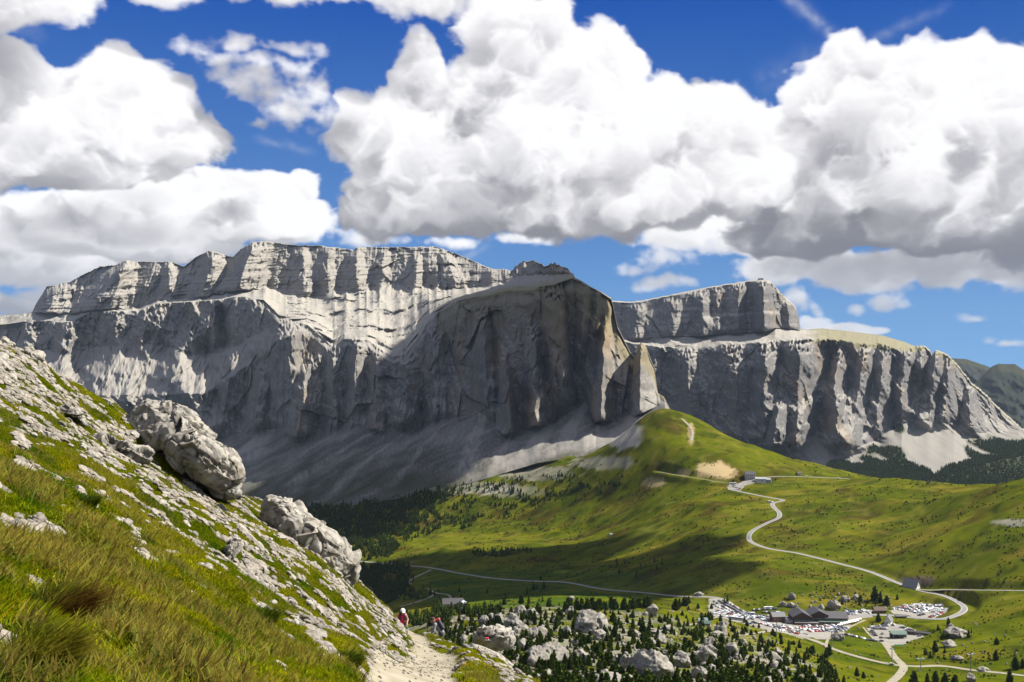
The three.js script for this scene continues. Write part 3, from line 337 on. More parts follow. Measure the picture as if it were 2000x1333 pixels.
  const colour = (x, y, z, nx, ny, nz, zone, u, py) => { let c = mix3(rockColour(x, y, z, ny, 5, 0.8), [0.1, 0.1, 0.108], 0.42 * smooth(0.7, 0.4, ny)); const n = fbm(x / 70, z / 70, 3, 3);
    if (zone < 1) c = [0.03, 0.038, 0.015];
    else if (zone < 2) { const t = zone - 1; c = mix3([0.13, 0.123, 0.112], [0.22, 0.207, 0.184], clamp(0.5 + 0.7 * ridged(x / 34, 1, 3, 2) + 0.4 * n)); const f = clamp((fbm(x / 110, y / 90, 6, 3) + 0.25 + 0.8 * smooth(895, 925, py) - 1.5 * Math.max(0, 1 - Math.abs(u - 1825) / 66) - 1.1 * Math.max(0, 1 - Math.abs(u - 1600) / 40) + (0.45 - t) * 0.9) * 4); c = mix3(c, [0.035, 0.042, 0.016], f); }
    else if (zone > 2.96 && zone < 4.03) { c = mix3(c, SCREE, smooth(0.15, 0.5, ny + 0.2 * n) * 0.95); c = mix3(c, [0.17, 0.155, 0.075], 0.75 * smooth(1566, 1612, u + 40 * n)); }
    else if (zone > 4.03 && u > 1566 && u < 1790) c = mix3(c, [0.17, 0.155, 0.075], 0.7);
    else if (zone > 4.95) c = mix3(c, SCREE, 0.8);
    return c; };
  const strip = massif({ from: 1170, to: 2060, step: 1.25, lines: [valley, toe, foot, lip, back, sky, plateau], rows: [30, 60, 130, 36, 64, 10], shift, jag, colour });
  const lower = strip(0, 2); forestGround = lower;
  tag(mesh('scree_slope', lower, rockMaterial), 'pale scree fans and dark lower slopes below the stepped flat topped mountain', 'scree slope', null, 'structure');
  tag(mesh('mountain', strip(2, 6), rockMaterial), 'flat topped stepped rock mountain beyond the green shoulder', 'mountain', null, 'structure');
}
// ---- far hills at the right edge
{
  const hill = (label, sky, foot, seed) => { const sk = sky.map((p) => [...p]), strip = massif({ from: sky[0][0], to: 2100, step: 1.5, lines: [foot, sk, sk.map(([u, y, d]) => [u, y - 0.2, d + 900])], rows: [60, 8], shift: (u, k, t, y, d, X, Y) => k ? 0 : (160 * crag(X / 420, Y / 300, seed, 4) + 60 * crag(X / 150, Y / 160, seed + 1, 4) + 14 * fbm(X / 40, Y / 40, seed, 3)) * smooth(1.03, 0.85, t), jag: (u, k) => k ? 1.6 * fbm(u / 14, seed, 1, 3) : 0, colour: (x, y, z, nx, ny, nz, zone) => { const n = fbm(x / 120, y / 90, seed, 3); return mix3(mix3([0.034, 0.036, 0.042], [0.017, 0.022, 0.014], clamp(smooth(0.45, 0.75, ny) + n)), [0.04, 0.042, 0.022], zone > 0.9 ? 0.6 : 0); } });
    tag(mesh('hill', strip(0, 2), rockMaterial), label, 'hill', null, 'structure'); };
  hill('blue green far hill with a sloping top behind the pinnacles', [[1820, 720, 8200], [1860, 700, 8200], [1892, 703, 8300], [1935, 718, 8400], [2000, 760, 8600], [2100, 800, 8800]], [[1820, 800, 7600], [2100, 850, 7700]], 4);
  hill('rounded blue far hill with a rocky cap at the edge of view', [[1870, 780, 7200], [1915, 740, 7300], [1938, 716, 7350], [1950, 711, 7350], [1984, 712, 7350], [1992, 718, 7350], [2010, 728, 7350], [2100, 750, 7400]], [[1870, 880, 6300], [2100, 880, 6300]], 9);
}
// ---------------------------------------------------------------- the valley floor and the green shoulder
const grassGround = new THREE.MeshPhysicalMaterial({ vertexColors: true, roughness: 1, specularIntensity: 0 });
const valleyPoints = [];
for (const [px, py, d] of [
  [1000, 1333, 430], [1250, 1333, 450], [1500, 1333, 560], [1650, 1333, 690], [1750, 1333, 800], [2000, 1333, 830], [1000, 1250, 600], [1150, 1230, 680], [1300, 1240, 700], [1450, 1270, 780], [1600, 1300, 830], [900, 1210, 750], [1100, 1200, 820], [1300, 1190, 900],
  [1800, 1270, 980], [1960, 1270, 950], [1450, 1200, 1180], [1550, 1220, 1120], [1620, 1230, 1095], [1700, 1240, 1070], [1750, 1195, 1175], [1850, 1185, 1200], [1600, 1178, 1215], [1500, 1120, 1340], [1470, 1060, 1500], [1600, 1100, 1400], [1700, 1120, 1330], [1780, 1145, 1270],
  [1400, 1170, 1260], [1250, 1155, 1400], [1100, 1140, 1530], [960, 1128, 1640], [840, 1110, 1780], [700, 1097, 1930], [560, 1090, 2000], [880, 1180, 1350], [1000, 1160, 1420], [1200, 1185, 1150], [800, 1200, 1250], [700, 1150, 1600],
  [900, 1080, 1850], [1100, 1080, 1780], [1300, 1080, 1620], [1000, 1020, 2080], [1200, 1000, 1950], [1350, 1020, 1700], [1400, 950, 1850], [850, 955, 2450], [700, 990, 2500], [600, 1000, 2550], [700, 1050, 2200], [600, 1060, 2250],
  [1000, 930, 2350], [1100, 900, 2330], [1200, 878, 2260], [1250, 838, 2200], [1297, 800, 2130], [1350, 838, 2080], [1340, 900, 1950], [1450, 872, 2060], [1550, 905, 2040], [1620, 922, 2030], [1475, 940, 1860], [1520, 985, 1700], [1600, 960, 1800], [1700, 945, 1830], [1760, 960, 1700], [1870, 978, 1580], [1940, 968, 1480], [2000, 960, 1430], [2100, 950, 1400],
  [1700, 1010, 1600], [1850, 1030, 1430], [1980, 1020, 1330], [1700, 1080, 1430], [1850, 1090, 1300], [1950, 1120, 1220], [1980, 1180, 1120], [1900, 1150, 1210], [2000, 1240, 1000], [2150, 1100, 1200], [2150, 1250, 950]]) { const [x, y] = at(px, py, d); valleyPoints.push([x, d, y]); }
for (const [px, d, y] of [[1400, 2450, -330], [1600, 2350, -330], [1800, 2200, -340], [2000, 2000, -330], [1400, 2800, -450], [1900, 2700, -450], [1300, 2450, -210], [1100, 2560, -250], [850, 2750, -340], [600, 2800, -390], [400, 2000, -400], [300, 2600, -430], [500, 1400, -390]]) valleyPoints.push([(px - 1000) * d / FOCAL, d, y]);
for (const p of [[-60, 110, -52], [30, 120, -50], [110, 120, -48], [120, 220, -82], [-100, 250, -95], [0, 300, -106], [-250, 500, -180], [-350, 900, -300], [300, 350, -125], [-120, 700, -205], [700, 500, -170], [800, 800, -240]]) valleyPoints.push(p);
const valleyBase = thinPlate(valleyPoints, 500, 1e-5);
const valley = new Sheet(-900, 1500, 90, 2830, 4);
// plots that were levelled: car parks and the ground round the houses, as outlines in the photograph
const plots = [
  { name: 'upper', d: [1000, 1400], px: [[1385, 1172], [1402, 1168], [1440, 1185], [1470, 1202], [1530, 1207], [1570, 1200], [1625, 1196], [1700, 1192], [1705, 1206], [1640, 1215], [1660, 1222], [1652, 1238], [1612, 1250], [1560, 1247], [1500, 1232], [1440, 1216], [1385, 1203]] },
  { name: 'loop', d: [1000, 1400], px: [[1738, 1194], [1760, 1187], [1800, 1180], [1840, 1183], [1853, 1193], [1840, 1204], [1820, 1210], [1790, 1210], [1780, 1204], [1745, 1200]] },
  { name: 'lift', d: [900, 1300], px: [[1692, 1228], [1720, 1222], [1755, 1220], [1790, 1232], [1805, 1245], [1780, 1252], [1765, 1262], [1735, 1262], [1712, 1254], [1702, 1240]] },
  { name: 'pass', d: [1500, 2100], px: [[1419, 953], [1428, 947], [1442, 944], [1460, 936], [1475, 933], [1505, 936], [1508, 942], [1480, 944], [1456, 950], [1449, 957], [1432, 961]] }];
const roads = [
  { name: 'road', label: 'grey asphalt pass road curving from the valley to the houses', width: 7.5, px: [[560, 1086], [640, 1092], [700, 1097], [770, 1103], [840, 1110], [900, 1121], [960, 1130], [1040, 1136], [1100, 1138], [1180, 1152], [1250, 1158], [1330, 1166], [1395, 1168], [1420, 1176], [1436, 1190], [1458, 1200], [1500, 1206], [1560, 1208], [1640, 1206], [1700, 1202], [1740, 1203], [1790, 1208], [1840, 1210], [1868, 1203], [1884, 1192], [1876, 1180], [1845, 1165], [1800, 1155], [1760, 1142], [1700, 1118], [1640, 1102], [1560, 1082], [1500, 1072], [1470, 1061], [1463, 1052], [1470, 1038], [1500, 1022], [1521, 1012], [1522, 1002], [1512, 992], [1510, 984], [1530, 978], [1500, 972], [1450, 962], [1432, 958]] },
  { name: 'road', label: 'asphalt road running level along the ridge from the pass houses', width: 7, px: [[1432, 958], [1448, 950], [1460, 941], [1480, 936], [1510, 932], [1560, 932], [1620, 934], [1660, 936]] },
  { name: 'road', label: 'thin road running level to the edge of view past the barn', width: 5, px: [[1782, 1148], [1800, 1153], [1860, 1153], [1930, 1154], [2010, 1155]] },
  { name: 'track', label: 'pale gravel track curving below the car parks to the crossing', width: 5.5, gravel: true, px: [[1440, 1243], [1480, 1238], [1505, 1235], [1540, 1238], [1590, 1252], [1640, 1273], [1700, 1290], [1750, 1300], [1790, 1303], [1840, 1302], [1900, 1310], [1960, 1316], [2010, 1322]] },
  { name: 'track', label: 'pale gravel track leading down from the lift station to the crossing', width: 7, gravel: true, px: [[1728, 1256], [1738, 1270], [1748, 1285], [1765, 1303], [1758, 1318], [1740, 1335]] },
  { name: 'track', label: 'narrow gravel track from the car park to the gravel crossing below it', width: 3.5, gravel: true, px: [[1462, 1219], [1490, 1228], [1512, 1236]] },
  { name: 'footpath', label: 'short pale footpath across the grass beside the lift car park', width: 2.2, gravel: true, px: [[1686, 1226], [1696, 1238], [1708, 1250]] },
  { name: 'footpath', label: 'pale footpath from the sunshades down towards the boulder hut', width: 3, gravel: true, px: [[1690, 1212], [1660, 1226], [1640, 1238], [1622, 1246], [1614, 1260], [1615, 1266]] },
  { name: 'footpath', label: 'pale path from the small green tents to the car park', width: 3, gravel: true, px: [[1340, 1223], [1358, 1220], [1372, 1213], [1392, 1209], [1412, 1205]] },
  { name: 'track', label: 'curving pale farm track in the shaded meadow', width: 4, gravel: true, px: [[842, 1114], [820, 1124], [802, 1134], [801, 1142]] },
  { name: 'track', label: 'pale farm track bending down to the farmhouse', width: 4.5, gravel: true, px: [[836, 1150], [852, 1159], [872, 1162], [880, 1167], [874, 1178], [868, 1185]] },
  { name: 'track', label: 'pale farm track slanting across the shaded meadow behind the hiker', width: 4, gravel: true, px: [[780, 1186], [810, 1178], [840, 1167], [852, 1159]] },
  { name: 'footpath', label: 'thin footpath across the green slope left of the pass', width: 2.5, gravel: true, px: [[1285, 922], [1330, 930], [1380, 938], [1424, 945]] },
  { name: 'footpath', label: 'bare trodden path up the ridge of the green shoulder', width: 6, gravel: true, px: [[1330, 818], [1345, 832], [1352, 848], [1350, 862]] }];
{
  const worn = (x, d) => 13 * ridged(x / 240, d / 170, 2, 3) + 6 * fbm(x / 66, d / 50, 5, 4) + 1.3 * fbm(x / 18, d / 14, 1, 3);
  valley.fill((x, d) => valleyBase(x, d));
  // outlines and centre lines of plots and roads, laid on the plain ground first
  for (const p of plots) { p.xz = p.px.map(([a, b]) => valley.hit(a, b, ...p.d)).filter(Boolean).map(([x, , z]) => [x, -z]); }
  for (const r of roads) { const c = new THREE.CatmullRomCurve3(r.px.map(([a, b]) => valley.hit(a, b, 300, 2700)).filter(Boolean).map((p) => new THREE.Vector3(...p)), false, 'centripetal'); r.curve = c; r.points = c.getSpacedPoints(Math.ceil(c.getLength() / 4)); }
  const insidePoly = (poly, x, d) => { let c = false; for (let i = 0, j = poly.length - 1; i < poly.length; j = i++) { const [a, b] = poly[i], [e, f] = poly[j]; if ((b > d) !== (f > d) && x < (e - a) * (d - b) / (f - b) + a) c = !c; } return c; };
  valley.insidePoly = insidePoly;
  const still = new Float32Array(valley.nx * valley.nd), road = new Float32Array(valley.nx * valley.nd), target = new Float32Array(valley.nx * valley.nd);
  for (const p of plots) { let mx = 0; p.box = [Math.min(...p.xz.map((q) => q[0])), Math.max(...p.xz.map((q) => q[0])), Math.min(...p.xz.map((q) => q[1])), Math.max(...p.xz.map((q) => q[1]))];
    for (let j = 0; j < valley.nd; j++) for (let i = 0; i < valley.nx; i++) { const x = valley.x0 + i * 4, d = valley.d0 + j * 4; if (x < p.box[0] - 20 || x > p.box[1] + 20 || d < p.box[2] - 20 || d > p.box[3] + 20) continue; for (const [a, b] of [[0, 0], [9, 0], [-9, 0], [0, 9], [0, -9]]) if (insidePoly(p.xz, x + a, d + b)) still[j * valley.nx + i] = 1; } }
  for (const r of roads) for (const p of r.points) { const R = r.width / 2 + 80, i0 = Math.floor((p.x - R - valley.x0) / 4), i1 = Math.ceil((p.x + R - valley.x0) / 4), j0 = Math.floor((-p.z - R - valley.d0) / 4), j1 = Math.ceil((-p.z + R - valley.d0) / 4);
    for (let j = Math.max(0, j0); j <= Math.min(valley.nd - 1, j1); j++) for (let i = Math.max(0, i0); i <= Math.min(valley.nx - 1, i1); i++) { const q = Math.hypot(valley.x0 + i * 4 - p.x, valley.d0 + j * 4 + p.z), w = smooth(R, r.width / 2 + 2, q), o = j * valley.nx + i; if (w > road[o]) { road[o] = w; target[o] = p.y; } } }
  for (let j = 0; j < valley.nd; j++) for (let i = 0; i < valley.nx; i++) { const o = j * valley.nx + i, x = valley.x0 + i * 4, d = valley.d0 + j * 4; let h = valley.h[o]; if (!still[o]) {  h += worn(x, d) * (1 - 0.85 * Math.sqrt(road[o])) * smooth(90, 160, d) * (0.42 + 0.58 * smooth(850, 1250, d)); } valley.h[o] = lerp(h, target[o], smooth(0.93, 0.995, road[o])); }
  valley.still = still; valley.road = road;
}
const roadNear = (x, d) => valley.road[Math.round((d - valley.d0) / 4) * valley.nx + Math.round((x - valley.x0) / 4)] > 0.96;
const meadowColour = (x, y, z, nx, ny, nz) => {
  const d = -z, [px, py] = pixelOf(x, y, z), n1 = fbm(x / 170, d / 120, 3, 4), n2 = fbm(x / 34, d / 26, 7, 3), n3 = noise(x / 9, d / 8, 2), n4 = fbm(x / 75, d / 50, 15, 4), dry = fbm((x + d * 0.4) / 120, d / 46, 22, 4);
  let c = mix3([0.034, 0.052, 0.002], [0.096, 0.106, 0.004], clamp(0.5 + 1.1 * n1 + 0.7 * n2 + 0.3 * n3));
  c = mix3(c, [0.125, 0.108, 0.01], clamp(dry * 3.4 - 0.1) * 0.8);
  c = mix3(c, [0.045, 0.03, 0.007], clamp((n4 - 0.06) * 3.4) * 0.8 * smooth(1250, 1500, d + 0.45 * x));          // heath
  c = mix3(c, [0.018, 0.026, 0.003], clamp((fbm(x / 24, d / 20, 31, 3) - 0.12) * 5) * 0.7);                            // low shrubs
  c = mix3(c, [0.036, 0.064, 0.003], smooth(0.25, 0.9, 1 - Math.hypot((x - 330) / 130, (d - 1010) / 90)) * 0.5);           // mown by the houses
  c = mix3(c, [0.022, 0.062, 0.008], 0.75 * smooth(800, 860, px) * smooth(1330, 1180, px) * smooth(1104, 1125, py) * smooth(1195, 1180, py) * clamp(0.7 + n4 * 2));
  if (d < 950) c = mix3(c, [0.06, 0.058, 0.012], clamp(n2 * 2) * 0.4);
  c = mix3(c, [0.17, 0.145, 0.03], Math.pow(clamp(ridged(x / 70 + 0.3 * n2, d / 40, 51, 2)), 7) * 0.55 * smooth(900, 1200, d));      // terracettes and cattle tracks
  c = mix3(c, [0.02, 0.03, 0.004], Math.pow(clamp(ridged((x + 0.5 * d) / 120, d / 90 + 0.4 * n2, 57, 2)), 6) * 0.5 * smooth(900, 1200, d));
  const bare = (cx, cy, rx, ry, k) => clamp((1.15 - Math.hypot((px - cx) / rx, (py - cy) / ry) + 0.7 * n2 + 0.25 * n3) * 4) * k;
  c = mix3(c, [0.36, 0.275, 0.145], clamp(bare(1398, 920, 34, 16, 1) + bare(1430, 925, 14, 10, 0.5) + bare(1335, 924, 14, 6, 0.7) + bare(1275, 943, 22, 9, 0.6) + bare(1350, 845, 6, 20, 0.6)));
  c = mix3(c, [0.27, 0.256, 0.22], clamp(bare(1225, 850, 42, 26, 0.95) * smooth(0, 20, 1262 - px) + bare(1180, 905, 60, 12, 0.5) + bare(1050, 925, 70, 14, 0.5) + bare(920, 955, 90, 12, 0.45) + bare(1000, 960, 60, 12, 0.3)));      // stony ground
  c = mix3(c, [0.25, 0.235, 0.21], bare(1985, 1022, 46, 7, 0.6));
  c = mix3(c, [0.10, 0.075, 0.055], bare(1790, 1136, 34, 9, 0.9));
  if (d < 900 && px < 1650) { const r = clamp((fbm(x / 40, d / 36, 12, 3) + 0.06) * 3.5) * smooth(900, 780, d + 30 * n1) * smooth(1640, 1560, px + 60 * n2); c = mix3(c, [0.25, 0.236, 0.205], r * 0.6); }
  return c;
};
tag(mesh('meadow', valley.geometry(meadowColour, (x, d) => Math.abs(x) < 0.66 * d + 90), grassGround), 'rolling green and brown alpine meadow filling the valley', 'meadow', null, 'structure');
// ---- roads, tracks and levelled plots lie on it
{
  const asphalt = new THREE.MeshStandardMaterial({ vertexColors: true, roughness: 0.85 }), gravelMat = new THREE.MeshStandardMaterial({ vertexColors: true, roughness: 1 });
  for (const r of roads) {
    const pos = [], idx = [], pts = r.points, lanes = [-1, -0.86, -0.4, 0, 0.4, 0.86, 1], m = lanes.length;
    pts.forEach((p, i) => { const a = pts[Math.max(0, i - 1)], b = pts[Math.min(pts.length - 1, i + 1)], tx = b.x - a.x, tz = b.z - a.z, L = Math.hypot(tx, tz) || 1, wide = r.width / 2 * (r.gravel ? 1 + 0.25 * noise(i * 0.6, r.width) : 1);
      for (const l of lanes) { const x = p.x - tz / L * l * wide, z = p.z + tx / L * l * wide; pos.push(x, Math.max(p.y, valley.y(x, -z)) + (r.gravel ? 0.3 : 0.42) - 0.12 * (Math.abs(l) === 1), z); }
      if (i) for (let k = 0; k < m - 1; k++) { const o = (i - 1) * m + k; idx.push(o, o + 1, o + m + 1, o, o + m + 1, o + m); } });
    const g = new THREE.BufferGeometry(); g.setAttribute('position', new THREE.Float32BufferAttribute(pos, 3)); g.setIndex(idx); g.computeVertexNormals(); if (g.attributes.normal.getY(4) < 0) { g.setIndex(idx.map((_, i) => idx[i - (i % 3) + [0, 2, 1][i % 3]])); g.computeVertexNormals(); }
    paint(g, (x, y, z, a, b, c, i) => { const n = fbm(x / 12, z / 12, 1, 3), edge = Math.abs(lanes[i % m]); return r.gravel ? mix3([0.26, 0.235, 0.175], [0.18, 0.158, 0.105], clamp(0.35 + n + 0.4 * (edge > 0.9))) : edge > 0.8 ? mix3([0.34, 0.32, 0.28], [0.2, 0.19, 0.165], clamp(0.4 + n)) : mix3([0.13, 0.13, 0.13], [0.19, 0.187, 0.185], clamp(0.5 + n)); });
    tag(mesh(r.name, g, r.gravel ? gravelMat : asphalt), r.label, r.name === 'road' ? 'road' : 'path', null, 'structure');
  }
  const S = 1.6, labels = { upper: 'long gravel car park round the large dark roofed guest house', loop: 'gravel car park inside the hairpin bend', lift: 'gravel car park round the green roofed lift station', pass: 'gravel turnout and yard by the houses at the pass' };
  for (const p of plots) { const pos = [], idx = [], seen = new Map(), key = (i, j) => { const k = i * 100000 + j; if (!seen.has(k)) { const x = p.box[0] + i * S, d = p.box[2] + j * S; seen.set(k, pos.length / 3); pos.push(x, valley.y(x, d) + 0.2, -d); } return seen.get(k); };
    for (let j = 0; p.box[2] + j * S < p.box[3]; j++) for (let i = 0; p.box[0] + i * S < p.box[1]; i++) { const x = p.box[0] + (i + 0.5) * S, d = p.box[2] + (j + 0.5) * S; if (!valley.insidePoly(p.xz, x + 3 * noise(x / 9, d / 9, 1), d + 3 * noise(x / 9, d / 9, 5))) continue; const a = key(i, j), b = key(i + 1, j), c = key(i + 1, j + 1), e = key(i, j + 1); idx.push(a, b, c, a, c, e); }
    const g = new THREE.BufferGeometry(); g.setAttribute('position', new THREE.Float32BufferAttribute(pos, 3)); g.setIndex(idx); g.computeVertexNormals();
    paint(g, (x, y, z) => mix3([0.25, 0.235, 0.2], [0.17, 0.158, 0.135], clamp(0.4 + 0.9 * fbm(x / 20, z / 20, 3, 3)))); tag(mesh('car_park', g, gravelMat), labels[p.name], 'car park', null, 'structure'); }
}
// ---------------------------------------------------------------- the grassy hillside in front, with the hiking path
const hillPoints = [];
for (const [px, py, d] of [[0, 1333, 4.4], [200, 1333, 5.4], [400, 1333, 7.6], [600, 1333, 11], [735, 1333, 15], [830, 1333, 16.5], [930, 1333, 19], [1020, 1333, 24], [0, 1150, 7.2], [200, 1150, 9.2], [400, 1150, 13.5], [600, 1150, 22], [690, 1180, 27], [700, 1260, 19.5], [790, 1226, 40], [770, 1290, 24], [800, 1300, 22.5], [845, 1300, 23.5], [880, 1298, 24.5],
  [0, 1000, 11], [200, 1000, 15.5], [400, 1000, 24], [550, 1055, 33], [500, 1090, 24], [640, 1110, 32], [0, 850, 17.5], [150, 850, 22.5], [250, 900, 26], [330, 940, 29], [0, 740, 24], [100, 775, 27.5], [0, 672, 30], [60, 697, 30.5], [110, 742, 31], [200, 774, 33], [300, 860, 34], [360, 900, 35.5], [470, 972, 37.5], [520, 985, 38.5], [600, 1075, 38], [690, 1134, 40.5], [745, 1190, 41.5], [764, 1222, 42.5], [780, 1232, 42.5], [797, 1243, 42],
  [850, 1246, 38], [868, 1274, 33], [842, 1268, 33], [815, 1266, 32], [740, 1248, 26], [740, 1224, 31], [740, 1202, 36], [772, 1272, 27], [772, 1248, 32], [772, 1232, 37], [800, 1284, 27], [800, 1251, 36], [820, 1281, 28], [822, 1252, 36], [850, 1285, 28], [880, 1293, 27], [905, 1276, 37], [950, 1298, 33], [985, 1310, 29]]) { const [x, y] = at(px, py, d); hillPoints.push([x, d, y]); }
for (const [px, d, drop] of [[0, 36, 3.5], [100, 37, 4.2], [200, 39, 4.2], [300, 41, 4.5], [400, 42, 4.5], [520, 44, 4.5], [620, 45, 4.2], [690, 46, 3.8], [750, 47, 2.6], [783, 46.5, 0], [862, 48, 0], [905, 45, 2.2], [960, 41, 2.8], [1010, 35, 2.4], [1050, 30, 1.8]]) { const p = [[0, 672], [100, 735], [200, 774], [300, 800], [400, 920], [470, 972], [520, 985], [620, 1075], [690, 1128], [750, 1175], [783, 1242], [862, 1272], [905, 1272], [960, 1290], [1010, 1330], [1050, 1370]], [x, y] = at(px, along(p, px), d); hillPoints.push([x, d, y - drop]); }
for (const p of [[-20, 60, -14], [-10, 60, -22], [0, 60, -27], [8, 50, -24], [12, 40, -19], [10, 25, -12], [6, 12, -6.5], [-34, 60, -6], [-34, 40, 8], [-30, 20, 8], [-18, 4, 4.6], [-8, 1, 1.2], [-3, 0, -0.5], [0, 0, -1.75], [3, 0, -3.2], [0, 6, -3.1], [-1.2, 9, -3.3], [2, 15, -6.8], [8, 2, -6], [-20, 70, -22], [0, 74, -38], [12, 74, -40], [20, 60, -36], [20, 30, -19]]) hillPoints.push(p);
const hillBase = thinPlate(hillPoints, 15, 2e-5);
const pathLine = [[0.2, 2], [-0.3, 7], [-0.95, 12], [-1.45, 16.5], [-2.0, 20], [-1.98, 23.5], [-2.05, 27], [-2.55, 31], [-3.15, 35], [-3.95, 39], [-4.7, 43], [-4.95, 46.5], [-3.9, 50]].map(([x, d]) => new THREE.Vector3(x, 0, d));
const pathCurve = new THREE.CatmullRomCurve3(pathLine), pathSamples = pathCurve.getSpacedPoints(300), pathRow = new Float32Array(640);
for (let i = 0; i < 640; i++) { const d = i / 10; let best = 1e9; for (const q of pathSamples) { const e = Math.abs(q.z - d); if (e < best) { best = e; pathRow[i] = q.x; } } }
const pathOff = (x, d) => d > 52 ? 9 : x - pathRow[clamp(Math.round(d * 10), 0, 639)], pathHalf = (d) => 0.4 + 0.22 * smooth(36, 26, d) + 0.2 * smooth(26, 18, d) + 0.14 * noise(d / 1.7, 4);
/** How rocky the hillside is (0 turf .. 1 bare white rubble). */
const upper = (x, d) => { const [px, py] = pixelOf(x, hillBase(x, d), -d); return smooth(-120, 30, along([[0, 850], [150, 900], [300, 1010], [420, 1090], [560, 1190], [680, 1260], [760, 1310]], px) - py); };      // above the long grass
const rubble = (x, d) => {
  const [px, py] = pixelOf(x, hillBase(x, d), -d), up = upper(x, d), stripes = fbm((x * 0.8 + d * 0.35) / 1.3, (d * 0.8 - x * 0.5) / 3.6, 3, 4), spots = fbm(x / 0.6, d / 0.75, 8, 4), top = smooth(190, 20, px) * smooth(860, 700, py), shoulder = smooth(1.3, 2.1, pathOff(x, d)) * smooth(14, 20, d);
  return clamp(up * 0.36 * (1 - 0.7 * smooth(800, 850, px)) + top * 0.3 + shoulder * 0.4 + 0.6 * stripes + 1.7 * spots - 0.25, 0, 1);
};
const hill = new Sheet(-38, 16, 0, 66, 0.12);
hill.fill((x, d) => { const o = Math.abs(pathOff(x, d)), w = pathHalf(d), on = smooth(w + 0.35, w - 0.05, o); let h = hillBase(x, d); const bumps = (0.35 * fbm(x / 2.6, d / 2.6, 1, 3) + 0.16 * fbm(x / 0.7, d / 0.7, 5, 3)) * (1 - 0.6 * smooth(34, 41, d)); const r = rubble(x, d); h += bumps * (1 - on) + r * (1 - on) * (0.14 * blocks(x / 0.5, d / 0.6, 3)[0] + 0.1 * crag(x / 0.8, d / 0.8, 2, 4)) ; h += on * (-0.1 + 0.03 * noise(x / 0.4, d / 0.4) ); h += smooth(0.5, 0.1, Math.abs(o - w - 0.3)) * 0.06; return h; });
const hillColour = (x, y, z) => { const d = -z, o = Math.abs(pathOff(x, d)), w = pathHalf(d), n = fbm(x / 0.5, d / 0.5, 3, 3), n2 = fbm(x / 2.2, d / 2.2, 7, 3), r = rubble(x, d);
  let c = mix3([0.038, 0.048, 0.003], [0.08, 0.08, 0.006], clamp(0.5 + n + 0.8 * n2)); c = mix3(c, [0.10, 0.07, 0.035], clamp(n * 2 - 0.3) * 0.6);
  c = mix3(c, mix3([0.31, 0.292, 0.255], [0.19, 0.175, 0.145], clamp(0.45 + 1.3 * n)), smooth(0.28, 0.4, r + 0.12 * n));
  return mix3(c, mix3([0.29, 0.262, 0.2], [0.2, 0.175, 0.125], clamp(0.4 + 1.2 * n + 0.6 * noise(x / 0.12, d / 0.12))), smooth(w + 0.12, w - 0.12, o + 0.16 * n)); };
tag(mesh('hillside', hill.geometry(hillColour, (x, d) => x > -0.68 * d - 5 && x < 0.6 * d + 5), new THREE.MeshPhysicalMaterial({ vertexColors: true, roughness: 1, specularIntensity: 0.05 })), 'steep grassy hillside strewn with white rubble and a pale hiking path', 'hillside', null, 'structure');
// ---------------------------------------------------------------- limestone boulders and rubble
const limestone = new THREE.MeshPhysicalMaterial({ vertexColors: true, roughness: 1, specularIntensity: 0.2 });
const limeColour = (s = 1, tint = 0) => (x, y, z, nx, ny, nz) => { const a = fbm(x * 2.2 / s, y * 2.2 / s, z * 2.2 / s, 4), b = fbm(x * 9 / s, y * 9 / s, z * 9 / s, 3), c = fbm(x * 4 / s + 9, y * 1.4 / s, z * 4 / s, 3); let k = mix3([0.34, 0.32, 0.28], [0.21, 0.195, 0.168], clamp(0.4 + 1.1 * a + 0.7 * b)); k = mix3(k, [0.085, 0.08, 0.072], clamp((b + 0.6 * a - 0.1) * 4) * 0.8); k = mix3(k, [0.2, 0.145, 0.08], clamp(c * 2.6 - 0.45) * (0.45 + tint)); return k; };
function rockGeometry(seed, detail, flat = 0.7) {
  const r = rng(seed), g = mergeVertices(new THREE.IcosahedronGeometry(1, detail).deleteAttribute('uv').deleteAttribute('normal')), p = g.attributes.position, cuts = [];
  for (let k = 0; k < 11; k++) cuts.push([new THREE.Vector3(r() - 0.5, r() - 0.35, r() - 0.5).normalize(), 0.52 + 0.4 * r()]);
  const v = new THREE.Vector3();
  for (let i = 0; i < p.count; i++) { v.fromBufferAttribute(p, i); const n = v.clone(); v.multiplyScalar(1 + 0.3 * fbm(n.x * 1.3 + seed, n.y * 1.3, n.z * 1.3, 2)); for (const [q, o] of cuts) { const e = v.dot(q) - o; if (e > 0) v.addScaledVector(q, -e * 0.92); } if (detail > 2) v.addScaledVector(n, 0.05 * fbm(n.x * 4 + seed, n.y * 4, n.z * 4, 3) + 0.22 * facets(n.x * 1.5 + seed, n.y * 1.9, n.z * 1.5, seed & 63)[0] + (detail > 8 ? 0.09 * facets(n.x * 4 + seed, n.y * 5, n.z * 4, seed & 63)[0] : 0)); p.setXYZ(i, v.x, v.y * flat, v.z); }
  g.computeVertexNormals(); return paint(detail < 3 ? toFlat(g) : g, limeColour(1.2));
}
function toFlat(g) { const q = g.toNonIndexed(); q.computeVertexNormals(); return q; }
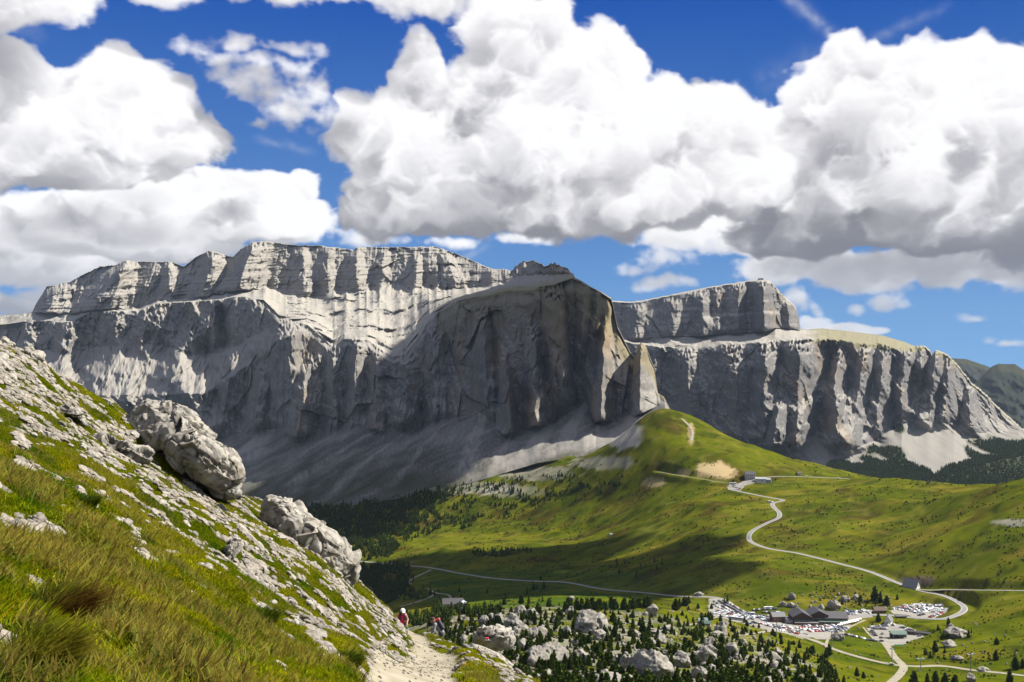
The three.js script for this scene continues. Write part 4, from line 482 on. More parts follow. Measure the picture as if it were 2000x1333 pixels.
/** A boulder with the outline it shows from the path, at its own distance, THICK metres deep. */
function outlineRock(name, label, category, outline, depth, thick, { detail = 26, rough = 1, seed = 1, group, blunt = 0.72, tint = 0, strike = 0 } = {}) {
  let cx = 0, cy = 0; for (const [a, b] of outline) { cx += a / outline.length; cy += b / outline.length; }
  if (!depth) { const q = hill.hit(cx, cy + 0.5 * (Math.max(...outline.map((o) => o[1])) - cy), 2, 60); depth = -q[2] + 0.15 * thick; }      // sits where the slope is
  const R = (t) => { const dx = Math.cos(t), dy = Math.sin(t); let best = 0; for (let i = 0; i < outline.length; i++) { const [ax, ay] = outline[i], [bx, by] = outline[(i + 1) % outline.length], ex = bx - ax, ey = by - ay, den = dx * ey - dy * ex; if (Math.abs(den) < 1e-9) continue; const s = ((ax - cx) * ey - (ay - cy) * ex) / den, k = ((ax - cx) * dy - (ay - cy) * dx) / den; if (s > 0 && k >= -1e-6 && k <= 1 + 1e-6) best = Math.max(best, s); } return best; };
  const c = at(cx, cy, depth), g = mergeVertices(new THREE.IcosahedronGeometry(1, detail).deleteAttribute('uv').deleteAttribute('normal')), p = g.attributes.position, size = thick;
  const cutR = rng(seed * 101 + 7), cuts = Array.from({ length: 11 }, () => [new THREE.Vector3((cutR() - 0.5) * 2, (cutR() - 0.5) * 2, 0.2 + 0.8 * cutR()).normalize(), 0.46 + 0.36 * cutR()]), cv = new THREE.Vector3();
  for (let i = 0; i < p.count; i++) { cv.fromBufferAttribute(p, i); for (const [q, o] of cuts) { const e = cv.dot(q) - o; if (e > 0) cv.addScaledVector(q, -0.95 * e); } const X = cv.x, Y = cv.y, Z = cv.z, rho = Math.pow(Math.hypot(X, Y), blunt), t = Math.atan2(-Y, X), r = R(t) * rho, q = at(cx + Math.cos(t) * r, cy + Math.sin(t) * r, depth - Z * thick); p.setXYZ(i, q[0] - c[0], q[1] - c[1], q[2] - c[2]); }
  g.computeVertexNormals(); const n = g.attributes.normal, out = new Float32Array(p.count * 3), k = 1 / size, co = Math.cos(strike), si = Math.sin(strike);
  const crack = new Float32Array(p.count);
  for (let i = 0; i < p.count; i++) { const x = p.getX(i), y = p.getY(i), z = p.getZ(i), a = (x * co + y * si) * k + 0.22 * noise(x * k * 2, y * k * 2, z * k * 2), b = (-x * si + y * co) * k, w = z * k, [f, e] = facets(a * 0.6 + 5, b * 1.0 + 5, w * 0.6 + 5, seed), [f2, e2] = facets(a * 1.7, b * 3.4, w * 1.7, seed + 7), [f3, e3] = facets(a * 6, b * 9, w * 6, seed + 3);
    const d = rough * size * (0.5 * f - 0.1 * smooth(0.05, 0, e) + 0.17 * f2 - 0.06 * smooth(0.06, 0, e2) + 0.05 * f3 - 0.012 * smooth(0.1, 0, e3) + 0.05 * fbm(a * 9, b * 9, w * 9, 3)); crack[i] = Math.max(smooth(0.05, 0.01, e), 0.7 * smooth(0.05, 0.01, e2) * (noise(a * 2, b * 2, w * 2) > 0 ? 1 : 0.1), 0.25 * smooth(0.1, 0.02, e3)); out[3 * i] = x + n.getX(i) * d; out[3 * i + 1] = y + n.getY(i) * d; out[3 * i + 2] = z + n.getZ(i) * d; }
  g.setAttribute('position', new THREE.BufferAttribute(out, 3)); g.computeVertexNormals(); { const lime = limeColour(size * 0.9, tint); paint(g, (x, y, z, nx, ny, nz, i) => mix3(mix3(lime(x, y, z), [0.17, 0.165, 0.155], clamp(fbm(x * 1.1, y * 1.1, z * 1.1 + 4, 3) * 2 + 0.15) * 0.6), [0.06, 0.055, 0.048], crack[i] * 0.75)); }
  const m = mesh(name, g, limestone); m.position.set(...c); return tag(m, label, category, group);
}
outlineRock('boulder', 'largest pale boulder on the hillside, cracked and overhanging with a brown shaded underside', 'boulder', [[246, 842], [256, 800], [272, 784], [310, 777], [342, 784], [372, 800], [400, 828], [430, 862], [462, 902], [466, 922], [456, 938], [452, 962], [436, 968], [420, 950], [380, 930], [345, 918], [318, 908], [300, 890], [270, 872], [250, 862]], 31.3, 1.6, { detail: 60, seed: 11, rough: 0.72, tint: 0.3, strike: -0.75, blunt: 0.78 });
outlineRock('boulder', 'craggy pale grey boulder further down the hillside edge, left of the hiker in pink', 'boulder', [[515, 982], [528, 968], [555, 970], [576, 984], [588, 1004], [612, 1026], [634, 1046], [650, 1052], [668, 1066], [684, 1090], [684, 1120], [678, 1140], [650, 1140], [618, 1124], [588, 1106], [562, 1080], [548, 1050], [528, 1030], [514, 1006]], 33.6, 1.6, { detail: 54, seed: 11, rough: 0.85, strike: -0.7, blunt: 0.8 });
outlineRock('boulder', 'smooth pale block wedged under the lower end of the second large boulder', 'boulder', [[642, 1124], [656, 1112], [668, 1120], [672, 1138], [660, 1146], [644, 1140]], 32.4, 0.4, { detail: 14, seed: 5 });
outlineRock('boulder', 'rounded rock sitting under the tip of the largest boulder', 'boulder', [[436, 962], [452, 950], [472, 958], [484, 972], [468, 980], [440, 978]], 30.2, 0.5, { detail: 14, seed: 6 });
const trailRock = outlineRock('boulder', 'rounded grey boulder below the path bearing a red and white trail mark', 'boulder', [[911, 1244], [922, 1231], [944, 1224], [975, 1227], [997, 1236], [1004, 1251], [997, 1263], [968, 1264], [938, 1259], [915, 1257]], 43, 0.95, { detail: 30, seed: 21 });
{ for (const [r, g, b, px, py, w, h] of [[0.45, 0.03, 0.03, 951, 1247.4, 0.16, 0.05], [0.75, 0.74, 0.72, 951, 1250.2, 0.16, 0.06]]) { const q = at(px, py, 42.0), m = mesh('trail_mark', new RoundedBoxGeometry(w, h, 0.12, 2, 0.015), matte(r, g, b, 0.8), trailRock); m.position.set(q[0] - trailRock.position.x, q[1] - trailRock.position.y, q[2] - trailRock.position.z); } }
outlineRock('rock_outcrop', 'long pale limestone slab along the outer edge of the path at the bottom', 'rock outcrop', [[900, 1258], [922, 1256], [950, 1266], [978, 1280], [1002, 1300], [1020, 1326], [1028, 1356], [985, 1356], [962, 1325], [940, 1300], [916, 1276]], 31, 0.9, { detail: 34, seed: 31, rough: 0.22, strike: -0.7 });
outlineRock('rock_outcrop', 'pale rock knob on the skyline at the upper left edge of the hillside', 'rock outcrop', [[-20, 672], [4, 661], [26, 668], [40, 684], [30, 704], [-4, 716], [-30, 706]], 29.5, 0.6, { detail: 20, seed: 41, rough: 0.8 });
outlineRock('rock_outcrop', 'second pale rock knob on the skyline, just right of the first', 'rock outcrop', [[30, 690], [44, 672], [62, 677], [80, 700], [84, 720], [62, 722], [40, 712]], 30.2, 0.6, { detail: 20, seed: 42, rough: 0.8 });
outlineRock('rock_outcrop', 'narrow pale slab tilted in the turf above the largest boulder', 'rock outcrop', [[120, 806], [134, 792], [150, 796], [164, 816], [176, 838], [160, 836], [140, 826]], 0, 0.4, { detail: 16, seed: 43 });
outlineRock('rock_outcrop', 'flat cracked slab just left of the foot of the largest boulder', 'rock outcrop', [[170, 856], [196, 848], [226, 852], [262, 868], [292, 884], [296, 902], [268, 896], [240, 890], [214, 886], [186, 872]], 0, 0.55, { detail: 20, seed: 44, strike: -0.5 });
outlineRock('rock_outcrop', 'pale shattered slab with a dark cracked foot in the middle of the rubble slope', 'rock outcrop', [[424, 1084], [432, 1062], [446, 1042], [462, 1040], [474, 1060], [468, 1078], [452, 1092], [446, 1114], [432, 1112]], 0, 0.5, { detail: 20, seed: 45 });
outlineRock('rock_outcrop', 'gravelly pale rock in the grass at the bottom left corner', 'rock outcrop', [[-30, 1290], [-4, 1268], [16, 1276], [32, 1300], [30, 1322], [10, 1345], [-30, 1350]], 0, 0.12, { detail: 24, seed: 46, rough: 0.6 });
outlineRock('rock_outcrop', 'long low gravelly rock in the grass right of the brown tussock', 'rock outcrop', [[160, 1214], [178, 1206], [200, 1212], [222, 1220], [236, 1228], [220, 1232], [190, 1232], [168, 1226]], 0, 0.14, { detail: 16, seed: 47, rough: 0.7 });
outlineRock('rock_outcrop', 'low pale rock in the grass above the brown tussock', 'rock outcrop', [[36, 1128], [58, 1124], [76, 1134], [86, 1148], [66, 1154], [50, 1146]], 0, 0.14, { detail: 16, seed: 48, rough: 0.7 });
// single stones that can be told apart by where they lie
const stoneKinds = [1, 2, 3, 4, 5, 6, 7].map((s) => rockGeometry(s * 13, 4, 0.62 + 0.05 * s)), chipKinds = [21, 22, 23, 24].map((s) => rockGeometry(s * 7, 1, 0.6));
const hillNormal = (x, d) => hill.normal(x, d, 0.3), UP = new THREE.Vector3(0, 1, 0), rockRandom = rng(99);
function layStone(m, x, d, size, sink = 0.25) { const n = hillNormal(x, d), s = size / 2; m.quaternion.setFromUnitVectors(UP, n).multiply(new THREE.Quaternion().setFromAxisAngle(UP, rockRandom() * 6.28)); m.scale.set(s * (0.8 + 0.5 * rockRandom()), s * (0.7 + 0.4 * rockRandom()), s * (0.8 + 0.3 * rockRandom())); m.position.set(x, hill.y(x, d) + s * 0.55 - sink * s, -d); }
const stonePrototypes = stoneKinds.map((g) => new THREE.Mesh(g, limestone)); stonePrototypes.forEach(shaded);
function stone(x, d, size, label, group) { const m = stonePrototypes[Math.floor(rockRandom() * 7)].clone(); m.name = numbered('stone'); layStone(m, x, d, size); scene.add(m); return tag(m, label, 'stone', group); }
for (const [px, py, w, where] of [[66, 1162, 16, 'low split stone beside the green tussock near the left edge'], [168, 1229, 20, 'rounded white stone at the left end of the long low rock'], [63, 1248, 40, 'gravelly stone half buried in grass above the bottom left corner'], [161, 1298, 22, 'small white stone above the gravel patch at the bottom left'], [152, 1322, 40, 'patch of pale stone at the bottom edge left of the white stone'], [283, 1304, 22, 'single white stone beside a dark green tuft at the bottom'], [372, 1168, 28, 'tall white stone standing alone in the grass left of the middle slope'], [279, 1248, 18, 'small white stone alone in the yellow grass'], [532, 1181, 21, 'white stone lying on top of another in the lower slope'], [540, 1200, 20, 'white stone beneath the one lying on top of it'], [577, 1222, 22, 'long pale stone right of the pair of stacked stones'], [632, 1292, 24, 'lowest of the pale stones in the grass left of the path'], [580, 1270, 20, 'mottled stone in the grass, lower middle of the slope'], [505, 1280, 22, 'pale stone in the grass below the dark soil patch'], [670, 1236, 18, 'white stone in short turf left of the path bend'], [770, 1256, 30, 'large white stone at the left edge of the path'], [617, 1160, 16, 'round white stone below the second large boulder'], [702, 1216, 20, 'white stone halfway between the second large boulder and the path'], [800, 1285, 22, 'white stone right on the left edge of the path'], [490, 1282, 14, 'small stone beside the pale stone in the lower grass'], [560, 1200, 14, 'small pale stone right of the stacked pair']]) { const q = hill.hit(px, py, 2, 60); if (q) stone(q[0], -q[2], w * -q[2] / FOCAL, where); }
{ // the rest of the larger rubble, then chips
  let n = 0, tries = 0; const hillZone = (px, py) => { const t = along([[0, 672], [100, 735], [200, 774], [300, 800], [400, 900], [470, 965], [520, 985], [600, 1060], [690, 1128], [745, 1175], [797, 1226]], px); return px > 730 ? 'beside the hiking path' : py > 1150 && px < 480 ? 'in the long grass low on the hillside' : px < 160 ? (py < t + 60 ? 'near the skyline at the upper left of the hillside' : 'in the rubble below the skyline at the upper left') : px < 330 ? (py < t + 90 ? 'in the rubble left of the largest boulder' : 'in the turf below the tilted slab') : px < 500 ? (py < t + 90 ? 'in the rubble under the largest boulder' : 'round the shattered slab in mid slope') : px < 640 ? (py < t + 90 ? 'in the rubble under the second large boulder' : 'on the grassy slope below the second large boulder') : 'on the rubble slope left of the hiker in pink'; };
  const r = rng(5); while (n < 270 && tries++ < 60000) { const px = -10 + 860 * r(), py = 660 + 660 * r(), q = hill.hit(px, py, 3, 48); if (!q) continue; const x = q[0], d = -q[2]; if (rubble(x, d) < 0.22 + 0.3 * r() || Math.abs(pathOff(x, d)) < pathHalf(d) + 0.1) continue; const px2 = 5 + 13 * Math.pow(r(), 2.2) + (r() < 0.06 ? 12 : 0); stone(x, d, Math.min(px2 * d / FOCAL * 1.15, 0.65), `white limestone stone ${hillZone(px, py)}`, `stones ${hillZone(px, py)}`); n++; }
  const N = 30000, slots = chipKinds.map((g) => { const m = new THREE.InstancedMesh(g, limestone, Math.ceil(N / 4)); shaded(m); m.count = 0; return m; }), dummy = new THREE.Object3D(); let k = 0; tries = 0;
  while (k < N - 4 && tries++ < 700000) { const d = 3 + 44 * Math.pow(r(), 0.7), x = (r() * 0.6 - 0.54) * d, [px, py] = pixelOf(x, hill.y(x, d), -d); if (px < -20 || px > 1040 || py > 1350) continue; const o = Math.abs(pathOff(x, d)), on = o < pathHalf(d); const R = rubble(x, d); if (on ? r() > 0.06 : R < 0.1 + 0.36 * r()) continue; const m = slots[k % 4]; layStone(dummy, x, d, on ? 0.02 + 0.05 * r() : 0.035 + 0.16 * Math.pow(r(), 2.5) + 0.0015 * d, 0.1); dummy.updateMatrix(); { const v = 0.5 + 0.5 * r(), w = 0.94 + 0.06 * r(); m.setColorAt(m.count, new THREE.Color().setRGB(v, v * w, v * w * w)); } m.setMatrixAt(m.count++, dummy.matrix); k++; }
  slots.forEach((m, i) => { m.name = numbered('rubble'); scene.add(m); tag(m, ['coarse white limestone chips strewn over the hillside', 'angular white chips strewn between the larger stones', 'fine pale chips among the turf and along the path', 'flat pale chips scattered over the rubble slope'][i], 'rubble', null, 'stuff'); });
}
// ---------------------------------------------------------------- grass on the hillside
{
  const blade = new THREE.MeshPhysicalMaterial({ color: 0xffffff, vertexColors: true, roughness: 1, specularIntensity: 0, transmission: 0.4, thickness: 0, side: THREE.DoubleSide });
  const tuft = (seed, n, tall, spread, lean) => { const r = rng(seed), pos = [], col = [], idx = [];
    for (let b = 0; b < n; b++) { const a = r() * 6.283, q = Math.sqrt(r()) * spread, x = Math.cos(a) * q, z = Math.sin(a) * q, h = tall * (0.55 + 0.7 * r()), w = 0.004 + 0.0035 * r(), dir = r() * 6.283, out = h * (0.15 + 0.45 * r()), lx = Math.cos(dir) * out + lean * h, lz = Math.sin(dir) * out, t = r() * 6.283, wx = Math.cos(t) * w, wz = Math.sin(t) * w, o = pos.length / 3;
      pos.push(x - wx, -0.03, z - wz, x + wx, -0.03, z + wz, x + lx * 0.35 - wx * 0.8, h * 0.62, z + lz * 0.35 - wz * 0.8, x + lx * 0.35 + wx * 0.8, h * 0.62, z + lz * 0.35 + wz * 0.8, x + lx, h * 0.95, z + lz);
      idx.push(o, o + 1, o + 3, o, o + 3, o + 2, o + 2, o + 3, o + 4); const v = 0.5 + 0.75 * r(), hue = r(), c = hue < 0.15 ? [v * 1.25, v * 1.05, v * 1.5] : hue < 0.5 ? [v * 0.72, v, v] : [v, v, v]; for (let i = 0; i < 5; i++) col.push(...c); }
    const g = new THREE.BufferGeometry(); g.setAttribute('position', new THREE.Float32BufferAttribute(pos, 3)); g.setAttribute('color', new THREE.Float32BufferAttribute(col, 3)); g.setIndex(idx); g.computeVertexNormals(); return g; };
  const kinds = [tuft(1, 18, 0.075, 0.08, 0.1), tuft(2, 16, 0.1, 0.075, 0.12), tuft(3, 20, 0.06, 0.095, 0.03), tuft(4, 12, 0.17, 0.07, 0.3)], counts = [105000, 84000, 99000, 12000];
  const r = rng(77), dummy = new THREE.Object3D(), colour = new THREE.Color(), names = ['short yellow green grass covering the hillside', 'longer yellow green grass bending over the hillside', 'short dense turf between the stones of the hillside', 'tall straw tipped grass stalks on the hillside'];
  kinds.forEach((g, i) => { const m = new THREE.InstancedMesh(g, blade, counts[i]); shaded(m); let k = 0, tries = 0;
    while (k < counts[i] && tries++ < counts[i] * 14) { const d = 2.6 + 42 * Math.pow(r(), 1.15), x = (r() * 0.62 - 0.56) * (d + 1), y = hill.y(x, d), [px, py] = pixelOf(x, y, -d); if (px < -70 || px > 1050 || py > 1420) continue;
      const o = Math.abs(pathOff(x, d)), R = rubble(x, d); if (o < pathHalf(d) + 0.05 + 0.25 * r() || R > 0.27 + 0.12 * r()) continue; if (i === 3 && (fbm(x / 1.3, d / 1.3, 4, 2) < 0.0 || R > 0.1)) continue;
      const n = hillNormal(x, d), rocky = Math.max(upper(x, d), smooth(0.05, 0.3, R)), s = (0.62 + 0.5 * r()) * (1 + d * 0.012) * (1 - 0.64 * rocky) * (1 + 0.55 * fbm(x / 1.1, d / 1.1, 9, 2)); dummy.position.set(x, y, -d); dummy.quaternion.setFromUnitVectors(UP, n.lerp(UP, 0.5).normalize()).multiply(new THREE.Quaternion().setFromAxisAngle(UP, (r() - 0.5) * 5.0)); dummy.scale.set(s * (1 + d * 0.03), s, s * (1 + d * 0.03)); dummy.updateMatrix(); m.setMatrixAt(k, dummy.matrix);
      const p1 = fbm(x / 2.1, d / 2.6, 3, 3), p2 = fbm(x / 0.6, d / 0.7, 6, 2); let c = mix3([0.15, 0.2, 0.003], [0.38, 0.34, 0.007], clamp(0.45 + 1.5 * p1 + 0.9 * (r() - 0.5))); c = mix3(c, [0.065, 0.135, 0.004], clamp((p2 - 0.08) * 4 + (r() < 0.16 ? 0.8 : 0)) * 0.85); c = mix3(c, [0.3, 0.215, 0.03], r() < 0.09 ? 0.6 : clamp((fbm(x / 1.4, d / 1.4, 19, 2) - 0.24) * 3) * 0.35); if (i === 3) c = mix3(c, [0.33, 0.26, 0.06], 0.6); m.setColorAt(k, colour.setRGB(...c)); k++; }
    m.count = k; m.name = numbered('grass'); scene.add(m); tag(m, names[i], 'grass', null, 'stuff'); });
  // tussocks that stand out
  const big = (px, py, wide, tall, n, c1, c2, label) => { const q = hill.hit(px, py, 2, 40); if (!q) return; const s = rng(px), pos = [], idx = [], col = [];
    for (let b = 0; b < n; b++) { const a = s() * 6.283, e = Math.sqrt(s()) * wide * 0.45, x = Math.cos(a) * e, z = Math.sin(a) * e, h = tall * (0.5 + 0.7 * s()), w = 0.003 + 0.003 * s(), lx = Math.cos(a) * wide * 0.7 * s() + tall * 0.55, lz = Math.sin(a) * wide * 0.7 * s(), t = s() * 6.283, wx = Math.cos(t) * w, wz = Math.sin(t) * w, o = pos.length / 3; pos.push(x - wx, -0.08, z - wz, x + wx, -0.08, z + wz, x + lx * 0.3 - wx, h * 0.6, z + lz * 0.3 - wz, x + lx * 0.3 + wx, h * 0.6, z + lz * 0.3 + wz, x + lx, h * 0.9, z + lz); idx.push(o, o + 1, o + 3, o, o + 3, o + 2, o + 2, o + 3, o + 4); const c = mix3(c1, c2, clamp(x / wide * 1.6 + 0.5 + 0.5 * (s() - 0.5))); for (let i = 0; i < 5; i++) col.push(...c); }
    const g = new THREE.BufferGeometry(); g.setAttribute('position', new THREE.Float32BufferAttribute(pos, 3)); g.setAttribute('color', new THREE.Float32BufferAttribute(col, 3)); g.setIndex(idx); g.computeVertexNormals(); const m = mesh('grass_tussock', g, new THREE.MeshPhysicalMaterial({ vertexColors: true, roughness: 1, specularIntensity: 0, transmission: 0.4, thickness: 0, side: THREE.DoubleSide })); m.position.set(q[0], q[1], q[2]); tag(m, label, 'grass tussock'); };
  big(104, 1216, 0.4, 0.24, 1100, [0.05, 0.09, 0.008], [0.15, 0.08, 0.016], 'large dark tussock with rust brown tips at the lower left');
  big(64, 1318, 0.3, 0.24, 700, [0.11, 0.14, 0.008], [0.26, 0.22, 0.02], 'tall yellow tussock at the bottom left corner by the gravelly rock');
  big(310, 1300, 0.3, 0.16, 700, [0.04, 0.08, 0.008], [0.06, 0.1, 0.01], 'dark green tuft beside the single white stone at the bottom');
  big(160, 985, 0.4, 0.16, 500, [0.045, 0.08, 0.008], [0.07, 0.1, 0.01], 'dark green tuft high in the grass below the skyline');
  big(505, 1215, 0.5, 0.2, 600, [0.05, 0.085, 0.008], [0.09, 0.12, 0.01], 'bright green tuft below the dark soil patch');
  big(672, 1300, 0.4, 0.2, 500, [0.05, 0.085, 0.008], [0.08, 0.11, 0.01], 'dark green tuft low in the grass left of the path');
}
// ---------------------------------------------------------------- stone pines and larches
const needles = new THREE.MeshPhysicalMaterial({ vertexColors: true, roughness: 1, specularIntensity: 0, side: THREE.DoubleSide }), bark = matte(0.08, 0.06, 0.045, 1);
function crownGeometry(seed, clumps, slim, blunt, tone) {      // one metre tall
  const r = rng(seed), pos = [], col = [], idx = [], R = 0.5 * slim, lobe = (a, t) => 1 + 0.28 * noise(Math.cos(a) * 1.3 + seed, Math.sin(a) * 1.3, t * 5) + 0.16 * noise(Math.cos(a) * 3, Math.sin(a) * 3 + seed, t * 11), prof = (t) => Math.pow(1 - t, blunt) * Math.min(1, 0.55 + 3.2 * t);
  const tri = (p, c) => { const o = pos.length / 3; for (const q of p) { pos.push(...q); col.push(...c); } idx.push(o, o + 1, o + 2); };
  for (let i = 0; i < clumps; i++) { const t = Math.pow(r(), 1.35) * 0.97, a = r() * 6.283, rr = R * prof(t) * lobe(a, t) * Math.sqrt(0.25 + 0.75 * r()), y = 0.05 + 0.95 * t, x = Math.cos(a) * rr, z = Math.sin(a) * rr, s = (0.05 + 0.075 * r()) * (1.25 - 0.6 * t), shade = 0.7 + 0.6 * r(), c = tone.map((k) => k * shade);
    for (let k = 0; k < 2; k++) { const b = a + (r() - 0.5) * 1.8, up = 0.3 + 0.8 * r(), ox = Math.cos(b) * s, oz = Math.sin(b) * s; tri([[x - oz * 0.9, y - s * 0.5 * r(), z + ox * 0.9], [x + oz * 0.9, y - s * 0.5 * r(), z - ox * 0.9], [x + ox * 0.9, y + s * up, z + oz * 0.9]], c); } }
  const rings = 5, sides = 7; for (let j = 0; j < rings; j++) for (let i = 0; i < sides; i++) { const P = (jj, ii) => { const t = jj / rings, a = ii / sides * 6.283, q = R * 0.66 * prof(Math.min(t, 0.97)) * lobe(a, t); return [Math.cos(a) * q, 0.06 + 0.9 * t, Math.sin(a) * q]; }; const c = tone.map((k) => k * 0.8); tri([P(j, i), P(j, i + 1), P(j + 1, i)], c); tri([P(j, i + 1), P(j + 1, i + 1), P(j + 1, i)], c); }
  const g = new THREE.BufferGeometry(); g.setAttribute('position', new THREE.Float32BufferAttribute(pos, 3)); g.setAttribute('color', new THREE.Float32BufferAttribute(col, 3)); g.setIndex(idx); return toFlat(g);
}
const trunkGeometry = new THREE.CylinderGeometry(0.012, 0.026, 0.5, 6).translate(0, 0.2, 0);
const PINE = [0.056, 0.086, 0.017], LARCH = [0.1, 0.14, 0.02], treeKinds = [[1, 210, 0.5, 0.72, PINE], [2, 210, 0.44, 0.85, PINE], [3, 230, 0.6, 0.6, PINE], [4, 200, 0.4, 0.9, LARCH], [5, 220, 0.66, 0.55, PINE], [6, 200, 0.46, 0.8, LARCH]].map((a) => crownGeometry(...a));
const treePrototypes = treeKinds.map((g) => { const t = new THREE.Group(), c = shaded(new THREE.Mesh(g, needles)), k = shaded(new THREE.Mesh(trunkGeometry, bark)); c.name = 'crown'; k.name = 'trunk'; t.add(c, k); return t; });
function plantTree(kind, x, y, z, tall, label, group, name) { const t = treePrototypes[kind].clone(); t.name = numbered(name ?? (kind === 3 || kind === 5 ? 'larch_tree' : 'pine_tree')); t.position.set(x, y - 0.1, z); const w = 0.85 + 0.35 * treeRandom(); t.scale.set(tall * w, tall, tall * w); t.rotation.y = treeRandom() * 6.28; scene.add(t); return tag(t, label, 'tree', group); }
const treeRandom = rng(404);
const woodZone = (px, py) => !px ? 'in the dark clumps along the upper edge of the boulder wood' : py < 1205 ? 'along the upper edge of the boulder wood' : px < 1060 ? 'at the left end of the boulder wood by the path' : px < 1215 ? (py < 1262 ? 'round the great domed boulder of the wood' : 'in front of the broad cracked rock wall') : px < 1330 ? (py < 1268 ? 'in the upper middle of the boulder wood' : 'round the massive cracked boulder') : px < 1440 ? (py < 1262 ? 'in the thin upper right of the boulder wood' : 'round the steep grey rock face of the wood') : 'at the right end of the boulder wood below the car park';
// trees that stand alone
for (const [px, py, h, kind, label] of [[1620, 1281, 20, 2, 'taller of the two dark pines standing together below the car park'], [1614, 1286, 17, 4, 'lower, rounder one of the two dark pines below the car park'], [1674, 1322, 17, 0, 'slim dark pine alone in the grass left of the gravel crossing'], [1687, 1326, 12, 2, 'small dark pine just right of the slim pine left of the crossing'], [1853, 1222, 14, 0, 'small dark pine on a rock below the hairpin bend'], [1827, 1274, 20, 1, 'slim pine beside the rocks left of the right hand lift pylon'], [1947, 1260, 13, 4, 'small pine casting a round shade at the right, above another pine'], [1946, 1290, 19, 0, 'dark pine in the grass above the gravel track at the right'], [1984, 1308, 22, 2, 'broad dark pine near the right edge above the gravel track'], [1973, 1334, 24, 1, 'slim pine below the gravel track at the right edge'], [1998, 1306, 18, 0, 'dark pine cut by the right edge above the gravel track'], [1709, 1174, 26, 0, 'tallest pine in the group above the brown hut'], [1720, 1178, 20, 1, 'middle pine in the group above the brown hut'], [1732, 1184, 18, 2, 'lowest pine in the group above the brown hut'], [1680, 1176, 12, 4, 'low bushy pine among rocks behind the guest house'], [1753, 1172, 10, 0, 'tiny pine on the slope above the loop car park'], [1716, 1215, 15, 4, 'round broad tree between the guest house and the chapel'], [1786, 1340, 26, 2, 'leftmost big pine at the bottom edge right of the crossing'], [1812, 1340, 22, 1, 'slim pine at the bottom edge right of the crossing'], [1828, 1342, 28, 0, 'tall dark pine at the bottom edge under the left lift pylon'], [1846, 1344, 26, 2, 'broad pine at the bottom edge between the two lift pylons'], [1866, 1346, 26, 0, 'rightmost of the pines crowded along the bottom edge'], [1042, 1152, 10, 2, 'single dark pine in the shaded meadow beside the road'], [1062, 1150, 12, 2, 'round dark tree in the shaded meadow below the road'], [1018, 1180, 18, 0, 'tall dark pine in the shaded meadow above the boulder wood'], [985, 1182, 14, 2, 'dark pine left of the tall one in the shaded meadow'], [1072, 1186, 16, 4, 'round dark tree at the near edge of the shaded meadow'], [1116, 1178, 9, 0, 'small dark pine beside a rock in the shaded meadow'], [1436, 1243, 9, 0, 'small pine by the gravel track below the coach'], [1390, 1190, 10, 0, 'dark pine beside the far end of the car park'], [1388, 1204, 7, 2, 'low dark bush by the car park entrance'], [1056, 1134, 9, 0, 'tiny pine standing right at the valley road'], [897, 1157, 9, 0, 'tiny dark pine in the meadow across the valley road']]) { const q = valley.hit(px, py, 200, 2700); if (q) plantTree(kind, q[0], q[1], q[2], h * 1.12 * -q[2] / FOCAL, label); }
